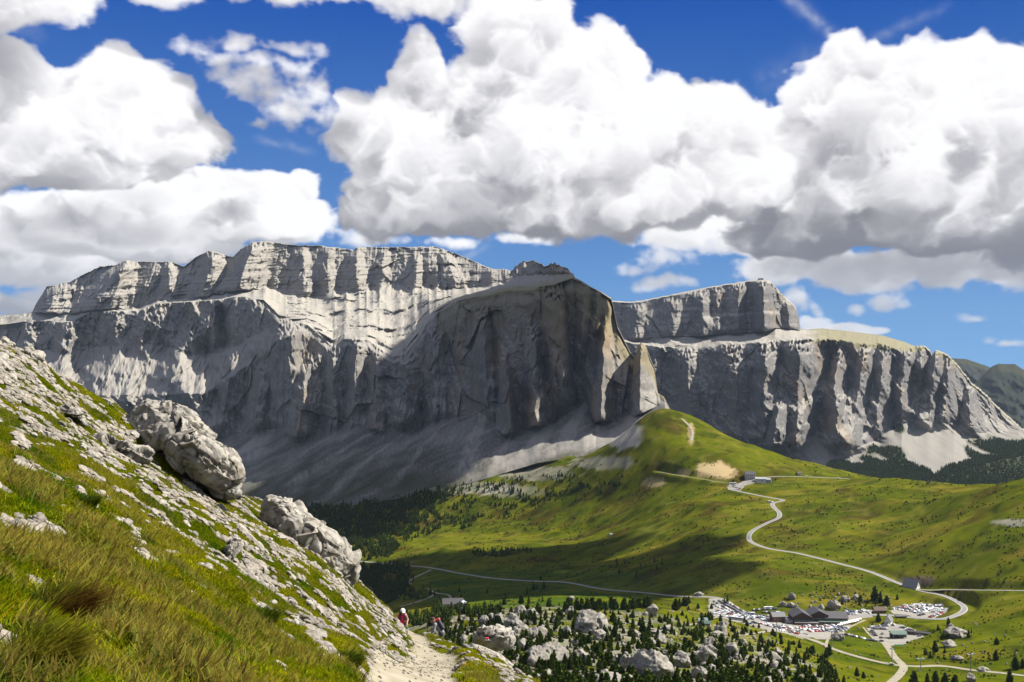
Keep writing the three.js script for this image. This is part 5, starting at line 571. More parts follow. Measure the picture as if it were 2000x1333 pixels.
{ // the wood among the boulders; those that show largest are trees of their own, the rest one mass
  const r = rng(31), spots = [];
  const inWood = (px, py) => { const right = along([[1175, 1330], [1200, 1400], [1230, 1500], [1280, 1600], [1340, 1650]], py), top = along([[690, 1120], [880, 1170], [1000, 1190], [1110, 1192], [1200, 1188], [1330, 1188]], px); return px < right + 30 * noise(px / 40, py / 30) && py > top && fbm(px / 46, py / 20, 3, 3) > -0.14 - 0.3 * smooth(1240, 1190, py); };
  let n = 0, tries = 0; while (n < 1500 && tries++ < 40000) { const px = 860 + 800 * r(), py = 1185 + 190 * Math.pow(r(), 0.8); if (!inWood(px, py)) continue; const q = valley.hit(px, py, 330, 1700); if (!q) continue; spots.push([...q, 2.6 + 4.8 * r(), Math.floor(r() * 6), px, py]); n++; }
  for (const [a, b, n2] of [[[1220, 1190], [1275, 1184], 16], [[1315, 1192], [1345, 1180], 12], [[1105, 1195], [1200, 1190], 26]]) for (let i = 0; i < n2; i++) { const t = r(), q = valley.hit(lerp(a[0], b[0], t) + 8 * (r() - 0.5), lerp(a[1], b[1], t) + 6 * (r() - 0.5), 300, 2000); if (q) spots.push([...q, 7 + 4 * r(), Math.floor(r() * 3), 0, 0]); }
  spots.sort((a, b) => b[3] / -b[2] - a[3] / -a[2]);
  const rest = []; spots.forEach((s, i) => { const larch = s[4] === 3 || s[4] === 5; if (i < 265) plantTree(s[4], s[0], s[1], s[2], s[3], `${larch ? 'light green larch' : 'dark green pine'} ${woodZone(s[5], s[6])}`, `${larch ? 'larches' : 'pines'} ${woodZone(s[5], s[6])}`); else rest.push(s); });
  // scattered pines up the far slope, and the dense dark wood at the foot of the wall
  const far = []; tries = 0; let m = 0; while (m < 1500 && tries++ < 60000) { const px = 600 + 620 * r(), py = 930 + 150 * r(), line = along([[600, 1085], [800, 1055], [900, 1035], [1000, 1010], [1100, 985], [1220, 950]], px), above = along([[600, 955], [700, 968], [850, 940], [1000, 915], [1150, 895], [1220, 890]], px); if (py > line + 14 * noise(px / 30, 3) || py < above || fbm(px / 42, py / 16, 5, 3) < -0.05 + 0.12 * smooth(760, 1200, px) - 0.3 * smooth(820, 640, px)) continue; const q = valley.hit(px, py, 900, 2750); if (!q) continue; far.push([...q, 5 + 6 * r(), Math.floor(r() * 3)]); m++; }
  tries = 0; m = 0; while (m < 5200 && tries++ < 90000) { const px = 430 + 460 * r(), py = 955 + 260 * r(); const lim = along([[430, 1100], [640, 1130], [700, 1094], [760, 1090], [800, 1052], [840, 1010], [880, 965]], px), low = py > 1100 && py < along([[660, 1215], [760, 1180], [800, 1152], [840, 1130]], px) && py > 1108 && px < 800; if (!(py < lim + 10 * noise(px / 20, py / 20)) && !low) continue; if (px > 640 && fbm(px / 34, py / 14, 25, 3) < -0.16) continue; const q = valley.hit(px, py, 700, 2750); if (!q) continue; far.push([...q, 7 + 7 * r(), Math.floor(r() * 3)]); m++; }
  for (const [cx, cy, rx, ry, n3] of [[960, 1082, 40, 8, 60], [1010, 1078, 30, 6, 30], [800, 1160, 60, 14, 60], [880, 1195, 40, 10, 60], [940, 1200, 40, 8, 40], [830, 1210, 50, 14, 80], [760, 1130, 50, 22, 120], [1250, 1110, 60, 20, 14], [1000, 1165, 120, 16, 10], [1420, 1180, 14, 6, 5], [1680, 1180, 60, 10, 10], [1860, 1240, 40, 12, 12], [1840, 1280, 40, 8, 8]]) for (let i = 0; i < n3; i++) { const a = r() * 6.28, k = Math.sqrt(r()), q = valley.hit(cx + Math.cos(a) * k * rx, cy + Math.sin(a) * k * ry, 300, 2600); if (q) far.push([...q, 3.5 + 6 * r(), Math.floor(r() * 3)]); }
  const p = forestGround.attributes.position, c = forestGround.attributes.color, right = []; const dark = []; for (let i = 0; i < p.count; i++) if (c.getX(i) < 0.095) { const [px, py] = pixelOf(p.getX(i), p.getY(i), p.getZ(i)); if (px > 1500 && px < 2040 && py < 1000) dark.push(i); }
  for (let k = 0; k < 15000; k++) { const i = dark[Math.floor(r() * dark.length)], t = 0.6 + 0.5 * smooth(880, 960, pixelOf(p.getX(i), p.getY(i), p.getZ(i))[1]); right.push([p.getX(i) + 6 * (r() - 0.5), p.getY(i), p.getZ(i) + 8 * (r() - 0.5), (10 + 10 * r()) * t, Math.floor(r() * 3)]); }
  const dummy = new THREE.Object3D(), light = [crownGeometry(51, 60, 0.42, 0.85, PINE), crownGeometry(52, 60, 0.5, 0.7, PINE), crownGeometry(53, 70, 0.36, 0.95, PINE)];
  const mass = (list, geos, name, labels) => geos.forEach((g, k) => { const mine = list.filter((s, i) => (geos.length === 6 ? s[4] : i % geos.length) === k); if (!mine.length) return; const mm = shaded(new THREE.InstancedMesh(g, needles, mine.length)); mine.forEach((s, i) => { dummy.position.set(s[0], s[1] - 0.2, s[2]); dummy.rotation.set(0, r() * 6.28, 0); const w = 0.85 + 0.4 * r(); dummy.scale.set(s[3] * w, s[3], s[3] * w); dummy.updateMatrix(); mm.setMatrixAt(i, dummy.matrix); }); mm.name = numbered(name); scene.add(mm); tag(mm, labels[k % labels.length], 'trees', null, 'stuff'); });
  mass(rest, treeKinds, 'wood', ['dark pines of the boulder wood, massed behind the nearer ones', 'slim pines of the boulder wood, massed', 'broad pines of the boulder wood, massed', 'slim light larches of the boulder wood, massed', 'round pines of the boulder wood, massed', 'light larches of the boulder wood, massed']);
  mass(far, light, 'wood', ['dark conifer wood at the foot of the long wall and scattered up the slope', 'rounder conifers of the dark wood below the long wall', 'slender conifers of the dark wood below the long wall']);
  mass(right, light, 'forest', ['dense dark conifer forest below the stepped mountain', 'rounder conifers of the forest below the stepped mountain', 'slender conifers of the forest below the stepped mountain']);
}
{ // low shrubs, alpenrose and juniper mats that speckle the meadows
  const r = rng(63), geos = [crownGeometry(71, 26, 1.6, 0.5, [0.024, 0.035, 0.006]), crownGeometry(72, 26, 2.0, 0.5, [0.036, 0.046, 0.008]), crownGeometry(73, 22, 1.8, 0.5, [0.05, 0.038, 0.011])], dummy = new THREE.Object3D();
  geos.forEach((g, k) => { const N = 2600, m = shaded(new THREE.InstancedMesh(g, needles, N)); let n = 0, tries = 0; while (n < N && tries++ < 120000) { const px = 700 + 1310 * r(), py = 900 + 433 * r(), q = valley.hit(px, py, 200, 2600); if (!q) continue; const x = q[0], d = -q[2]; if (fbm(x / 90, d / 60, 41 + k, 3) < 0.06 + 0.1 * r() || roadNear(x, d) || plots.some((p) => valley.insidePoly(p.xz, x, d))) continue; const s = (0.5 + 1.3 * r() * r()) * (0.6 + d / 1700); dummy.position.set(x, q[1] - 0.1, q[2]); dummy.rotation.y = r() * 6; dummy.scale.set(s * 1.3, s, s * 1.3); dummy.updateMatrix(); m.setMatrixAt(n++, dummy.matrix); } m.count = n; m.name = numbered('shrubs'); scene.add(m); tag(m, ['dark green low shrubs speckling the meadows', 'olive green low shrubs speckling the meadows', 'reddish brown heath shrubs speckling the meadows'][k], 'shrubs', null, 'stuff'); });
}
// ---------------------------------------------------------------- boulders of the valley
{
  const r = rng(8), kinds = [61, 62, 63, 64, 65].map((s) => rockGeometry(s, 12, 0.95));
  const smallKinds = [81, 82, 83, 84, 85].map((s) => rockGeometry(s, 5, 0.95)); [...kinds, ...smallKinds].forEach((g, i) => { const lime = limeColour(0.5, 0.15); paint(g, (x, y, z) => lime(x, y, z).map((k) => k * 0.8)); });
  const put = (px, py, w, h, label, group) => { const q = valley.hit(px, py + h * 0.4, 120, 2700); if (!q) return; const k = -q[2] / FOCAL, m = shaded(new THREE.Mesh((group ? smallKinds : kinds)[Math.floor(r() * 5)], limestone)); m.name = numbered('boulder'); m.position.set(q[0], q[1] + h * k * 0.32, q[2]); const f = group ? 0.9 : 1.15; m.scale.set(w * k * 0.52 * f, h * k * 0.72 * f, w * k * 0.47 * f); m.rotation.y = r() * 6.28; scene.add(m); tag(m, label, 'boulder', group); };
  for (const [px, py, w, h, label] of [[1150, 1214, 62, 44, 'great pale boulder with a domed top rising from the boulder wood'], [1168, 1242, 26, 22, 'pointed pale boulder at the right foot of the great domed boulder'], [1268, 1305, 74, 66, 'massive cracked boulder at the bottom edge among larches'], [1228, 1296, 34, 30, 'brownish rock leaning on the left of the massive cracked boulder'], [1075, 1278, 56, 46, 'broad cracked pale rock wall in the boulder wood'], [1045, 1284, 40, 44, 'darker jagged rock left of the broad cracked rock wall'], [1124, 1256, 18, 18, 'small white boulder under the great domed boulder'], [1070, 1322, 30, 24, 'pale boulder among trees near the path slab'], [1135, 1285, 36, 22, 'low pale rock right of the broad cracked rock wall'], [1180, 1330, 90, 16, 'long low rock step with a dark foot at the bottom edge'], [1366, 1316, 28, 26, 'white rounded boulder at the bottom edge among dark pines'], [1330, 1292, 36, 26, 'pale rock right of the massive cracked boulder'], [1378, 1283, 44, 42, 'steep grey rock face in the right part of the boulder wood'], [1300, 1278, 14, 14, 'small round boulder right above the massive cracked boulder'], [1275, 1234, 26, 12, 'flat pale rock in the upper right of the boulder wood'], [1302, 1228, 26, 12, 'second flat pale rock in the upper right of the boulder wood'], [1398, 1240, 26, 12, 'grey rock below the path to the car park'], [1006, 1240, 24, 22, 'pale rock at the left edge of the boulder wood'], [1000, 1218, 30, 26, 'pale rock peeping over the trail mark boulder'], [946, 1214, 22, 16, 'grassy topped rock left in the boulder wood'], [1086, 1214, 12, 12, 'small white stone in the upper boulder wood'], [1640, 1246, 22, 16, 'big grey boulder beside the tiny brown hut'], [1628, 1182, 22, 18, 'large rounded boulder on the slope behind the guest house'], [1530, 1180, 14, 11, 'leftmost boulder on the slope behind the guest house'], [1546, 1183, 14, 8, 'low boulder right of the leftmost one behind the guest house'], [1548, 1166, 14, 14, 'craggy grey boulder higher on the slope behind the guest house'], [1555, 1184, 7, 7, 'tiny white boulder on the slope behind the guest house'], [1604, 1186, 12, 12, 'pair like white boulder behind the main gable'], [1852, 1258, 26, 16, 'white cracked boulder in the meadow left of the right hand lift pylon'], [1870, 1236, 40, 18, 'dark slab rock in the meadow below the hairpin'], [1860, 1226, 16, 11, 'pale boulder under the small pine below the hairpin'], [1922, 1308, 20, 8, 'white rock beside the gravel track at the right'], [1896, 1326, 18, 14, 'pale rocks at the foot of the right hand lift pylon'], [1870, 1286, 20, 9, 'low white rock in the grass left of the right hand lift pylon'], [1366, 1161, 18, 9, 'pale rubble heap beside the valley road'], [1115, 1170, 12, 10, 'dark rock in the shaded meadow beneath the road'], [1650, 1170, 18, 12, 'pale jumbled boulder above the guest house'], [1672, 1166, 12, 9, 'grey boulder near the pine group above the brown hut']]) put(px, py, w, h, label);
  let n = 0; while (n < 105) { const px = 900 + 700 * r(), py = 1190 + 145 * r(), right = along([[1175, 1330], [1200, 1400], [1230, 1470], [1280, 1540], [1340, 1600]], py); if (px > right || fbm(px / 50, py / 26, 8, 3) < -0.05) continue; const w = 8 + 26 * Math.pow(r(), 2); put(px, py, w, w * (0.6 + 0.4 * r()), `pale boulder between trees ${woodZone(px, py)}`, `boulders ${woodZone(px, py)}`); n++; }
  { const N = 5200, m = shaded(new THREE.InstancedMesh(chipKinds[1], limestone, N)), d = new THREE.Object3D(), c = new THREE.Color(); let i = 0, tries = 0; while (i < N && tries++ < 60000) { const px = 870 + 760 * r(), py = 1190 + 160 * r(), right = along([[1175, 1330], [1200, 1400], [1230, 1480], [1280, 1560], [1340, 1620]], py); if (px > right || fbm(px / 40, py / 18, 18, 3) < -0.02) continue; const q = valley.hit(px, py, 330, 1500); if (!q) continue; const s = 0.4 + 1.5 * r() * r(); d.position.set(q[0], q[1], q[2]); d.rotation.set(r(), r() * 6, r()); d.scale.set(s, s * 0.8, s); d.updateMatrix(); m.setMatrixAt(i, d.matrix); const v = 0.5 + 0.4 * r(); m.setColorAt(i++, c.setRGB(v, v, v)); } m.count = i; m.name = numbered('rubble'); scene.add(m); tag(m, 'grey rubble on the ground among the trees of the boulder wood', 'rubble', null, 'stuff'); }
  n = 0; while (n < 60) { const px = 1560 + 180 * r(), py = 1160 + 34 * r(); if (py > 1192 - 0.02 * (px - 1560)) continue; const w = 2.5 + 4 * r(); put(px, py, w, w * 0.8, 'small pale stone on the stony slope behind the guest house', 'stones behind the guest house'); n++; }
  n = 0; while (n < 80) { const px = 1400 + 600 * r(), py = 1215 + 110 * r(); const q = valley.hit(px, py, 300, 2000); if (!q || plots.some((p) => valley.insidePoly(p.xz, q[0], -q[2]))) continue; const w = 2 + 4 * r(); put(px, py, w, w * 0.8, `small white stone dotted on the grass ${px < 1560 ? 'left of the guest house' : px < 1760 ? 'between the gravel tracks' : 'round the right hand lift pylons'}`, `stones on the grass ${px < 1560 ? 'left' : px < 1760 ? 'between tracks' : 'right'}`); n++; }
}
// ---------------------------------------------------------------- houses, lift, sunshades
const paintwork = { darkRoof: matte(0.045, 0.042, 0.047, 0.6), greyRoof: matte(0.12, 0.125, 0.13, 0.7), greenRoof: matte(0.075, 0.12, 0.1, 0.6), paleRoof: matte(0.28, 0.29, 0.31, 0.6), brownRoof: matte(0.075, 0.05, 0.035, 0.8), darkWood: matte(0.06, 0.035, 0.022, 0.85), redWood: matte(0.12, 0.04, 0.022, 0.85), white: matte(0.62, 0.6, 0.56, 0.8), plaster: matte(0.42, 0.38, 0.32, 0.9), stone: matte(0.3, 0.28, 0.25, 0.95), concrete: matte(0.3, 0.29, 0.27, 0.9), pane: new THREE.MeshStandardMaterial({ color: rgb(0.03, 0.035, 0.045), roughness: 0.2 }), frame: matte(0.5, 0.48, 0.44, 0.7), steel: new THREE.MeshStandardMaterial({ color: rgb(0.2, 0.22, 0.25), roughness: 0.5, metalness: 0.4 }), cloth: matte(0.8, 0.78, 0.74, 0.9), green: matte(0.06, 0.16, 0.09, 0.7), redCloth: matte(0.45, 0.05, 0.04, 0.8) };
const slab = (w, h, d, x, y, z) => new THREE.BoxGeometry(w, h, d).translate(x, y, z);
function gableWall(w, d, h, rise, along) { // closed body with gable ends; ridge along x or z
  const s = new THREE.Shape(), half = (along === 'x' ? d : w) / 2, len = along === 'x' ? w : d; s.moveTo(-half, -2.5); s.lineTo(half, -2.5); s.lineTo(half, h); s.lineTo(0, h + rise); s.lineTo(-half, h); s.closePath();
  const g = new THREE.ExtrudeGeometry(s, { depth: len, bevelEnabled: false }).translate(0, 0, -len / 2); return along === 'x' ? g.rotateY(Math.PI / 2) : g;
}
function gableRoof(w, d, h, rise, along, over = 0.9, thick = 0.35) {
  const half = (along === 'x' ? d : w) / 2, len = (along === 'x' ? w : d) + over * 2, k = rise / half, o = half + over, s = new THREE.Shape(); s.moveTo(-o, h - k * over + 0.02); s.lineTo(0, h + rise + 0.02); s.lineTo(o, h - k * over + 0.02); s.lineTo(o, h - k * over + thick); s.lineTo(0, h + rise + thick + 0.1); s.lineTo(-o, h - k * over + thick); s.closePath();
  const g = new THREE.ExtrudeGeometry(s, { depth: len, bevelEnabled: false }).translate(0, 0, -len / 2); return along === 'x' ? g.rotateY(Math.PI / 2) : g;
}
const windowShapes = {};
function windowAt(parent, x, y, z, turn, w = 1.5, h = 1.3) { const f = mesh('window', windowShapes[`f${w},${h}`] ??= slab(w + 0.3, h + 0.3, 0.12, 0, 0, 0), paintwork.frame, parent); f.position.set(x, y, z); f.rotation.y = turn; mesh('pane', windowShapes[`p${w},${h}`] ??= slab(w, h, 0.1, 0, 0, 0.04), paintwork.pane, f); return f; }
/** A house at picture position (px, py); WINGS in its own metres: x across, z towards the path. */
function house(name, label, category, [px, py], turn, wings, range = [300, 2700]) {
  const q = valley.hit(px, py, ...range), o = base(name, q, turn);
  for (const { x = 0, z = 0, w, d, h, rise, ridge = 'x', wall = 'darkWood', roof = 'darkRoof', front = [0, 0], side = [0, 0], door, flat, lift = 0 } of wings) {
    const a = mesh('wall', flat ? slab(w, h + 2.5, d, 0, h / 2 - 1.25, 0) : gableWall(w, d, h, rise, ridge), paintwork[wall], o); a.position.set(x, lift, z);
    const r = mesh('roof', flat ? slab(w + 0.6, 0.4, d + 0.6, 0, h + 0.2, 0) : gableRoof(w, d, h, rise, ridge), paintwork[roof], o); r.position.set(x, lift, z);
    for (let i = 0; i < front[0]; i++) for (let j = 0; j < front[1]; j++) windowAt(o, x - w / 2 + (i + 0.5) * w / front[0], lift + 1.7 + j * 2.9, z + d / 2 + 0.03, 0);
    for (let i = 0; i < side[0]; i++) for (let j = 0; j < side[1]; j++) windowAt(o, x + w / 2 + 0.03, lift + 1.7 + j * 2.9, z - d / 2 + (i + 0.5) * d / side[0], Math.PI / 2);
    if (door) { const m = mesh('door', slab(1.4, 2.2, 0.14, 0, 1.1, 0), paintwork.redWood, o); m.position.set(x + door, lift, z + d / 2 + 0.03); }
  }
  return tag(o, label, category);
}
const pxm = (d) => d / FOCAL;
// the large guest house
{
  const o = house('guest_house', 'large dark guest house with wide black gabled roofs and wooden balconies among the parked cars', 'guest house', [1598, 1217], -0.06, [
    { x: -20, z: 0, w: 20, d: 26, h: 9, rise: 5, ridge: 'z', front: [4, 2], wall: 'darkWood' }, { x: 0, z: -5, w: 20, d: 22, h: 9.5, rise: 4.6, ridge: 'z', front: [3, 2] }, { x: 19, z: -2, w: 24, d: 18, h: 7, rise: 5, ridge: 'x', front: [6, 2], side: [3, 1] }, { x: -33.5, z: 4, w: 7, d: 14, h: 5, flat: true, wall: 'concrete', roof: 'darkRoof', front: [2, 1] },
    { x: -16, z: 15.5, w: 26, d: 5, h: 3.6, flat: true, wall: 'redWood', roof: 'greyRoof', front: [7, 1], door: 2 }, { x: 12, z: 9.5, w: 26, d: 6, h: 3.6, flat: true, wall: 'darkWood', roof: 'greenRoof', front: [7, 1], door: -4 }]);
  for (const [x, y, z, w] of [[-20, 5.2, 13.6, 18], [0, 5.6, 6.6, 18], [19, 4.4, 7.6, 22]]) { const b = mesh('balcony', mergeGeometries([slab(w, 0.2, 1.6, 0, 0, 0), slab(w, 0.9, 0.12, 0, 0.55, 0.74)]), paintwork.greenRoof, o); b.position.set(x, y, z); }
  for (const [x, z, y] of [[-22, -6, 12.4], [2, -8, 13], [22, -3, 11.6]]) { const c = mesh('chimney', slab(1.2, 2.6, 1.2, 0, 1.3, 0), paintwork.concrete, o); c.position.set(x, y, z); }
}
house('annex', 'square red brown wooden house with a grey roof left of the large guest house', 'house', [1519, 1215], 0.1, [{ w: 14, d: 11, h: 7, rise: 3.4, ridge: 'x', wall: 'redWood', roof: 'greyRoof', front: [4, 2], side: [3, 2] }]);
house('flat_building', 'low building with a pale gravel roof between the red brown house and the guest house', 'building', [1543, 1214], 0, [{ w: 13, d: 14, h: 3.2, flat: true, wall: 'concrete', roof: 'concrete', front: [3, 1] }]);
{ const o = house('chapel', 'small white chapel with a steep grey roof by the lift car park', 'chapel', [1736, 1219], -0.6, [{ w: 6.5, d: 10, h: 4.6, rise: 4.8, ridge: 'z', wall: 'white', roof: 'greyRoof', front: [1, 1], door: 0 }]); const t = mesh('bell_turret', mergeGeometries([slab(1.1, 2.2, 1.1, 0, 1.1, 0), new THREE.ConeGeometry(1, 1.6, 4).rotateY(Math.PI / 4).translate(0, 3, 0)]), paintwork.greyRoof, o); t.position.set(0, 8.6, 3); }
house('mountain_hut', 'brown roofed hut with white sunshades beside the loop car park', 'hut', [1718, 1197], 0.05, [{ w: 13, d: 8, h: 3.4, rise: 2.6, ridge: 'x', wall: 'redWood', roof: 'brownRoof', front: [4, 1], side: [2, 1], door: 1 }]);
house('shed', 'long low black shed by the road below the loop car park', 'shed', [1760, 1208], 0.06, [{ w: 12, d: 3.2, h: 2.6, rise: 0.9, ridge: 'x', wall: 'darkWood', roof: 'darkRoof', front: [4, 1] }]);
{ const o = house('lift_station', 'open sided lift station under a flat green roof in the lower car park', 'lift station', [1756, 1247], -0.04, [{ z: -3, w: 15, d: 6, h: 5, rise: 1.4, ridge: 'x', wall: 'darkWood', roof: 'greenRoof', front: [5, 1] }]);
  for (const x of [-6.4, 0, 6.4]) { const p = mesh('pillar', new THREE.CylinderGeometry(0.25, 0.3, 6, 10).translate(0, 2, 0), paintwork.steel, o); p.position.set(x, 0, 4); } const c = mesh('canopy', slab(15.6, 0.35, 5, 0, 5, 2.6), paintwork.greenRoof, o); c.rotation.x = 0.06; const w = mesh('bullwheel', new THREE.TorusGeometry(2, 0.18, 8, 28).rotateX(Math.PI / 2), paintwork.steel, o); w.position.set(0, 3.6, 3.4); }
{ const q = valley.hit(1757, 1266, 300, 2000), o = base('loading_platform', q, -0.04); mesh('deck', slab(9.5, 0.4, 3.4, 0, 2.6, 0), paintwork.green, o); for (const x of [-4.4, 4.4]) for (const z of [-1.4, 1.4]) { const p = mesh('post', new THREE.CylinderGeometry(0.14, 0.16, 3, 8).translate(0, 1.2, 0), paintwork.steel, o); p.position.set(x, 0, z); } mesh('railing', mergeGeometries([slab(9.5, 0.12, 0.1, 0, 3.7, 1.6), slab(9.5, 0.12, 0.1, 0, 3.2, 1.6), ...[-4.5, -2, 0, 2, 4.5].map((x) => slab(0.1, 1, 0.1, x, 3.2, 1.6))]), paintwork.steel, o); tag(o, 'green railed loading platform in front of the lift station', 'platform'); }
house('garage', 'long dark low roofed garage at the right end of the lower car park', 'garage', [1793, 1240], -0.55, [{ w: 24, d: 4, h: 2.6, rise: 0.8, ridge: 'x', wall: 'darkWood', roof: 'darkRoof', front: [6, 1] }]);
house('cabin', 'tiny brown cabin squeezed against a big grey boulder', 'cabin', [1630, 1248], 0.5, [{ w: 4.4, d: 3.6, h: 2.4, rise: 1.6, ridge: 'z', wall: 'redWood', roof: 'brownRoof', front: [1, 1] }]);
{ const o = house('barn', 'steep grey roofed barn with a white timbered gable beside the road fork', 'barn', [1781, 1149], 0.8, [{ w: 13, d: 17, h: 2.6, rise: 8.2, ridge: 'z', wall: 'white', roof: 'greyRoof' }]); for (const [a, y, l] of [[0.75, 4.6, 7], [-0.75, 4.6, 7], [0, 3.2, 0]]) if (l) { const b = mesh('timber', slab(0.3, l, 0.16, 0, 0, 0), paintwork.darkWood, o); b.position.set(0, y, 8.56); b.rotation.z = a; } }
house('hotel', 'tall dark roofed hotel beside the pass road on the green ridge', 'hotel', [1465, 937], -0.1, [{ w: 18, d: 13, h: 10, rise: 4.5, ridge: 'x', wall: 'plaster', roof: 'darkRoof', front: [5, 3], side: [3, 3], door: 1 }], [1400, 2200]);
house('inn', 'lower white inn with a pale roof right of the hotel at the pass', 'inn', [1486, 941], -0.1, [{ w: 19, d: 10, h: 5.4, rise: 2.2, ridge: 'x', wall: 'white', roof: 'paleRoof', front: [5, 1], side: [2, 1], door: 2 }, { x: 14, z: 1, w: 8, d: 8, h: 3.6, flat: true, wall: 'concrete', roof: 'paleRoof', front: [2, 1] }], [1400, 2200]);
house('farmhouse', 'white farmhouse with a grey roof among dark trees in the shaded meadow', 'farmhouse', [884, 1187], 0.15, [{ w: 20, d: 11, h: 5, rise: 4, ridge: 'x', wall: 'plaster', roof: 'darkRoof', front: [5, 1], side: [3, 1], door: 2 }], [700, 2000]);
house('cottage', 'small white cottage right of the farmhouse in the shaded meadow', 'cottage', [903, 1187], -0.2, [{ w: 8, d: 7, h: 3.6, rise: 2.4, ridge: 'z', wall: 'white', roof: 'paleRoof', front: [2, 1] }], [700, 2000]);
house('hay_hut', 'lone tiny pale hut on the sunlit slope in the middle', 'hut', [1193, 1046], 0.3, [{ w: 4.5, d: 4, h: 2, rise: 1.3, ridge: 'x', wall: 'plaster', roof: 'greyRoof' }], [900, 2400]);
house('hay_hut', 'tiny brown hut above the level ridge road', 'hut', [1561, 927], 0.2, [{ w: 6.5, d: 5, h: 2.8, rise: 1.8, ridge: 'x', wall: 'plaster', roof: 'brownRoof' }], [1400, 2300]);
house('stall', 'small green roofed stall on the path left of the car park', 'stall', [1372, 1217], 0.2, [{ w: 7, d: 4, h: 2.4, rise: 1.4, ridge: 'x', wall: 'concrete', roof: 'greenRoof', front: [2, 1] }]);
house('stall', 'second green roofed stall, lower and further right beside the path', 'stall', [1381, 1222], -0.3, [{ w: 6, d: 4, h: 2.2, rise: 1.3, ridge: 'x', wall: 'plaster', roof: 'greenRoof', front: [2, 1] }]);
house('kiosk', 'pale kiosk beside the black bushes at the far entrance of the car park', 'kiosk', [1389, 1203], 0.1, [{ w: 4, d: 3.4, h: 3, rise: 1.2, ridge: 'z', wall: 'white', roof: 'paleRoof', front: [1, 1] }]);
{ const p = at(1486, 547, 4960), o = base('summit_house', p); mesh('wall', slab(24, 8, 14, 0, 2, 0), paintwork.stone, o); mesh('roof', slab(25, 1, 15, 0, 6.5, 0), paintwork.darkRoof, o); mesh('mast', new THREE.CylinderGeometry(0.4, 0.6, 9, 8).translate(4, 11, 0), paintwork.steel, o); tag(o, 'tiny house on the flat summit of the stepped mountain', 'summit house'); }
// sunshades
{ const P = new THREE.Group(), c = shaded(new THREE.Mesh(new THREE.ConeGeometry(2.5, 0.9, 4).rotateY(Math.PI / 4).translate(0, 2.9, 0), paintwork.cloth)), k = shaded(new THREE.Mesh(new THREE.CylinderGeometry(0.06, 0.06, 2.8, 6).translate(0, 1.4, 0), paintwork.steel)); c.name = 'canopy'; k.name = 'pole'; P.add(c, k);
  for (let i = 0; i < 16; i++) { const row = i % 2, t = Math.floor(i / 2) / 7, px = lerp(1644, 1680, t) - row * 5, py = lerp(1222, 1214, t) + row * 3.4, q = valley.hit(px, py, 300, 2000), o = P.clone(); o.name = numbered('sunshade'); o.position.set(q[0], q[1] + 0.15, q[2]); o.rotation.y = -0.3; scene.add(o); tag(o, row ? 'white square sunshade in the nearer row on the guest house terrace' : 'white square sunshade in the farther row on the guest house terrace', 'sunshade', 'sunshades on the terrace'); }
  for (const [px, label] of [[1709, 'white sunshade at the left end of the brown roofed hut'], [1726, 'white sunshade at the right end of the brown roofed hut']]) { const q = valley.hit(px, 1198, 300, 2000), o = P.clone(); o.name = numbered('sunshade'); o.position.set(q[0], q[1] + 0.1, q[2]); o.scale.set(1.3, 1, 1.3); scene.add(o); tag(o, label, 'sunshade'); } }
// pylons of the lift
for (const [px, py, top, arm, label] of [[1517.5, 1240, 1217, 0, 'leftmost slim lift pylon in front of the red brown house'], [1625, 1268, 1236, 5.5, 'grey lift pylon in front of the guest house'], [1743, 1298, 1270, 2.5, 'thin lift pylon beside the gravel track from the lift'], [1799, 1312, 1289, 8.5, 'short lift pylon with a wide blue grey crossarm above the gravel track'], [1897, 1320, 1281, 8, 'tall lift pylon with a blue grey crossarm standing on pale rocks']]) { const q = valley.hit(px, py, 300, 2000), h = (py - top) * pxm(-q[2]) * 1.03, o = base('lift_pylon', q, 0.25);
  mesh('mast', new THREE.CylinderGeometry(0.28, 0.45, h + 1, 10).translate(0, h / 2 - 0.5, 0), paintwork.steel, o); if (arm) { mesh('crossarm', new RoundedBoxGeometry(arm, 0.5, 0.6, 2, 0.08).translate(0, h, 0), paintwork.steel, o); for (const s of [-1, 1]) { const b = mesh('sheave_beam', new RoundedBoxGeometry(0.5, 0.5, 3.6, 2, 0.1), paintwork.steel, o); b.position.set(s * arm * 0.46, h + 0.5, 0); const l = mesh('ladder_platform', slab(1.2, 0.12, 3, 0, 0, 0), paintwork.paleRoof, o); l.position.set(s * arm * 0.3, h + 0.35, 0); } } tag(o, label, 'lift pylon'); }
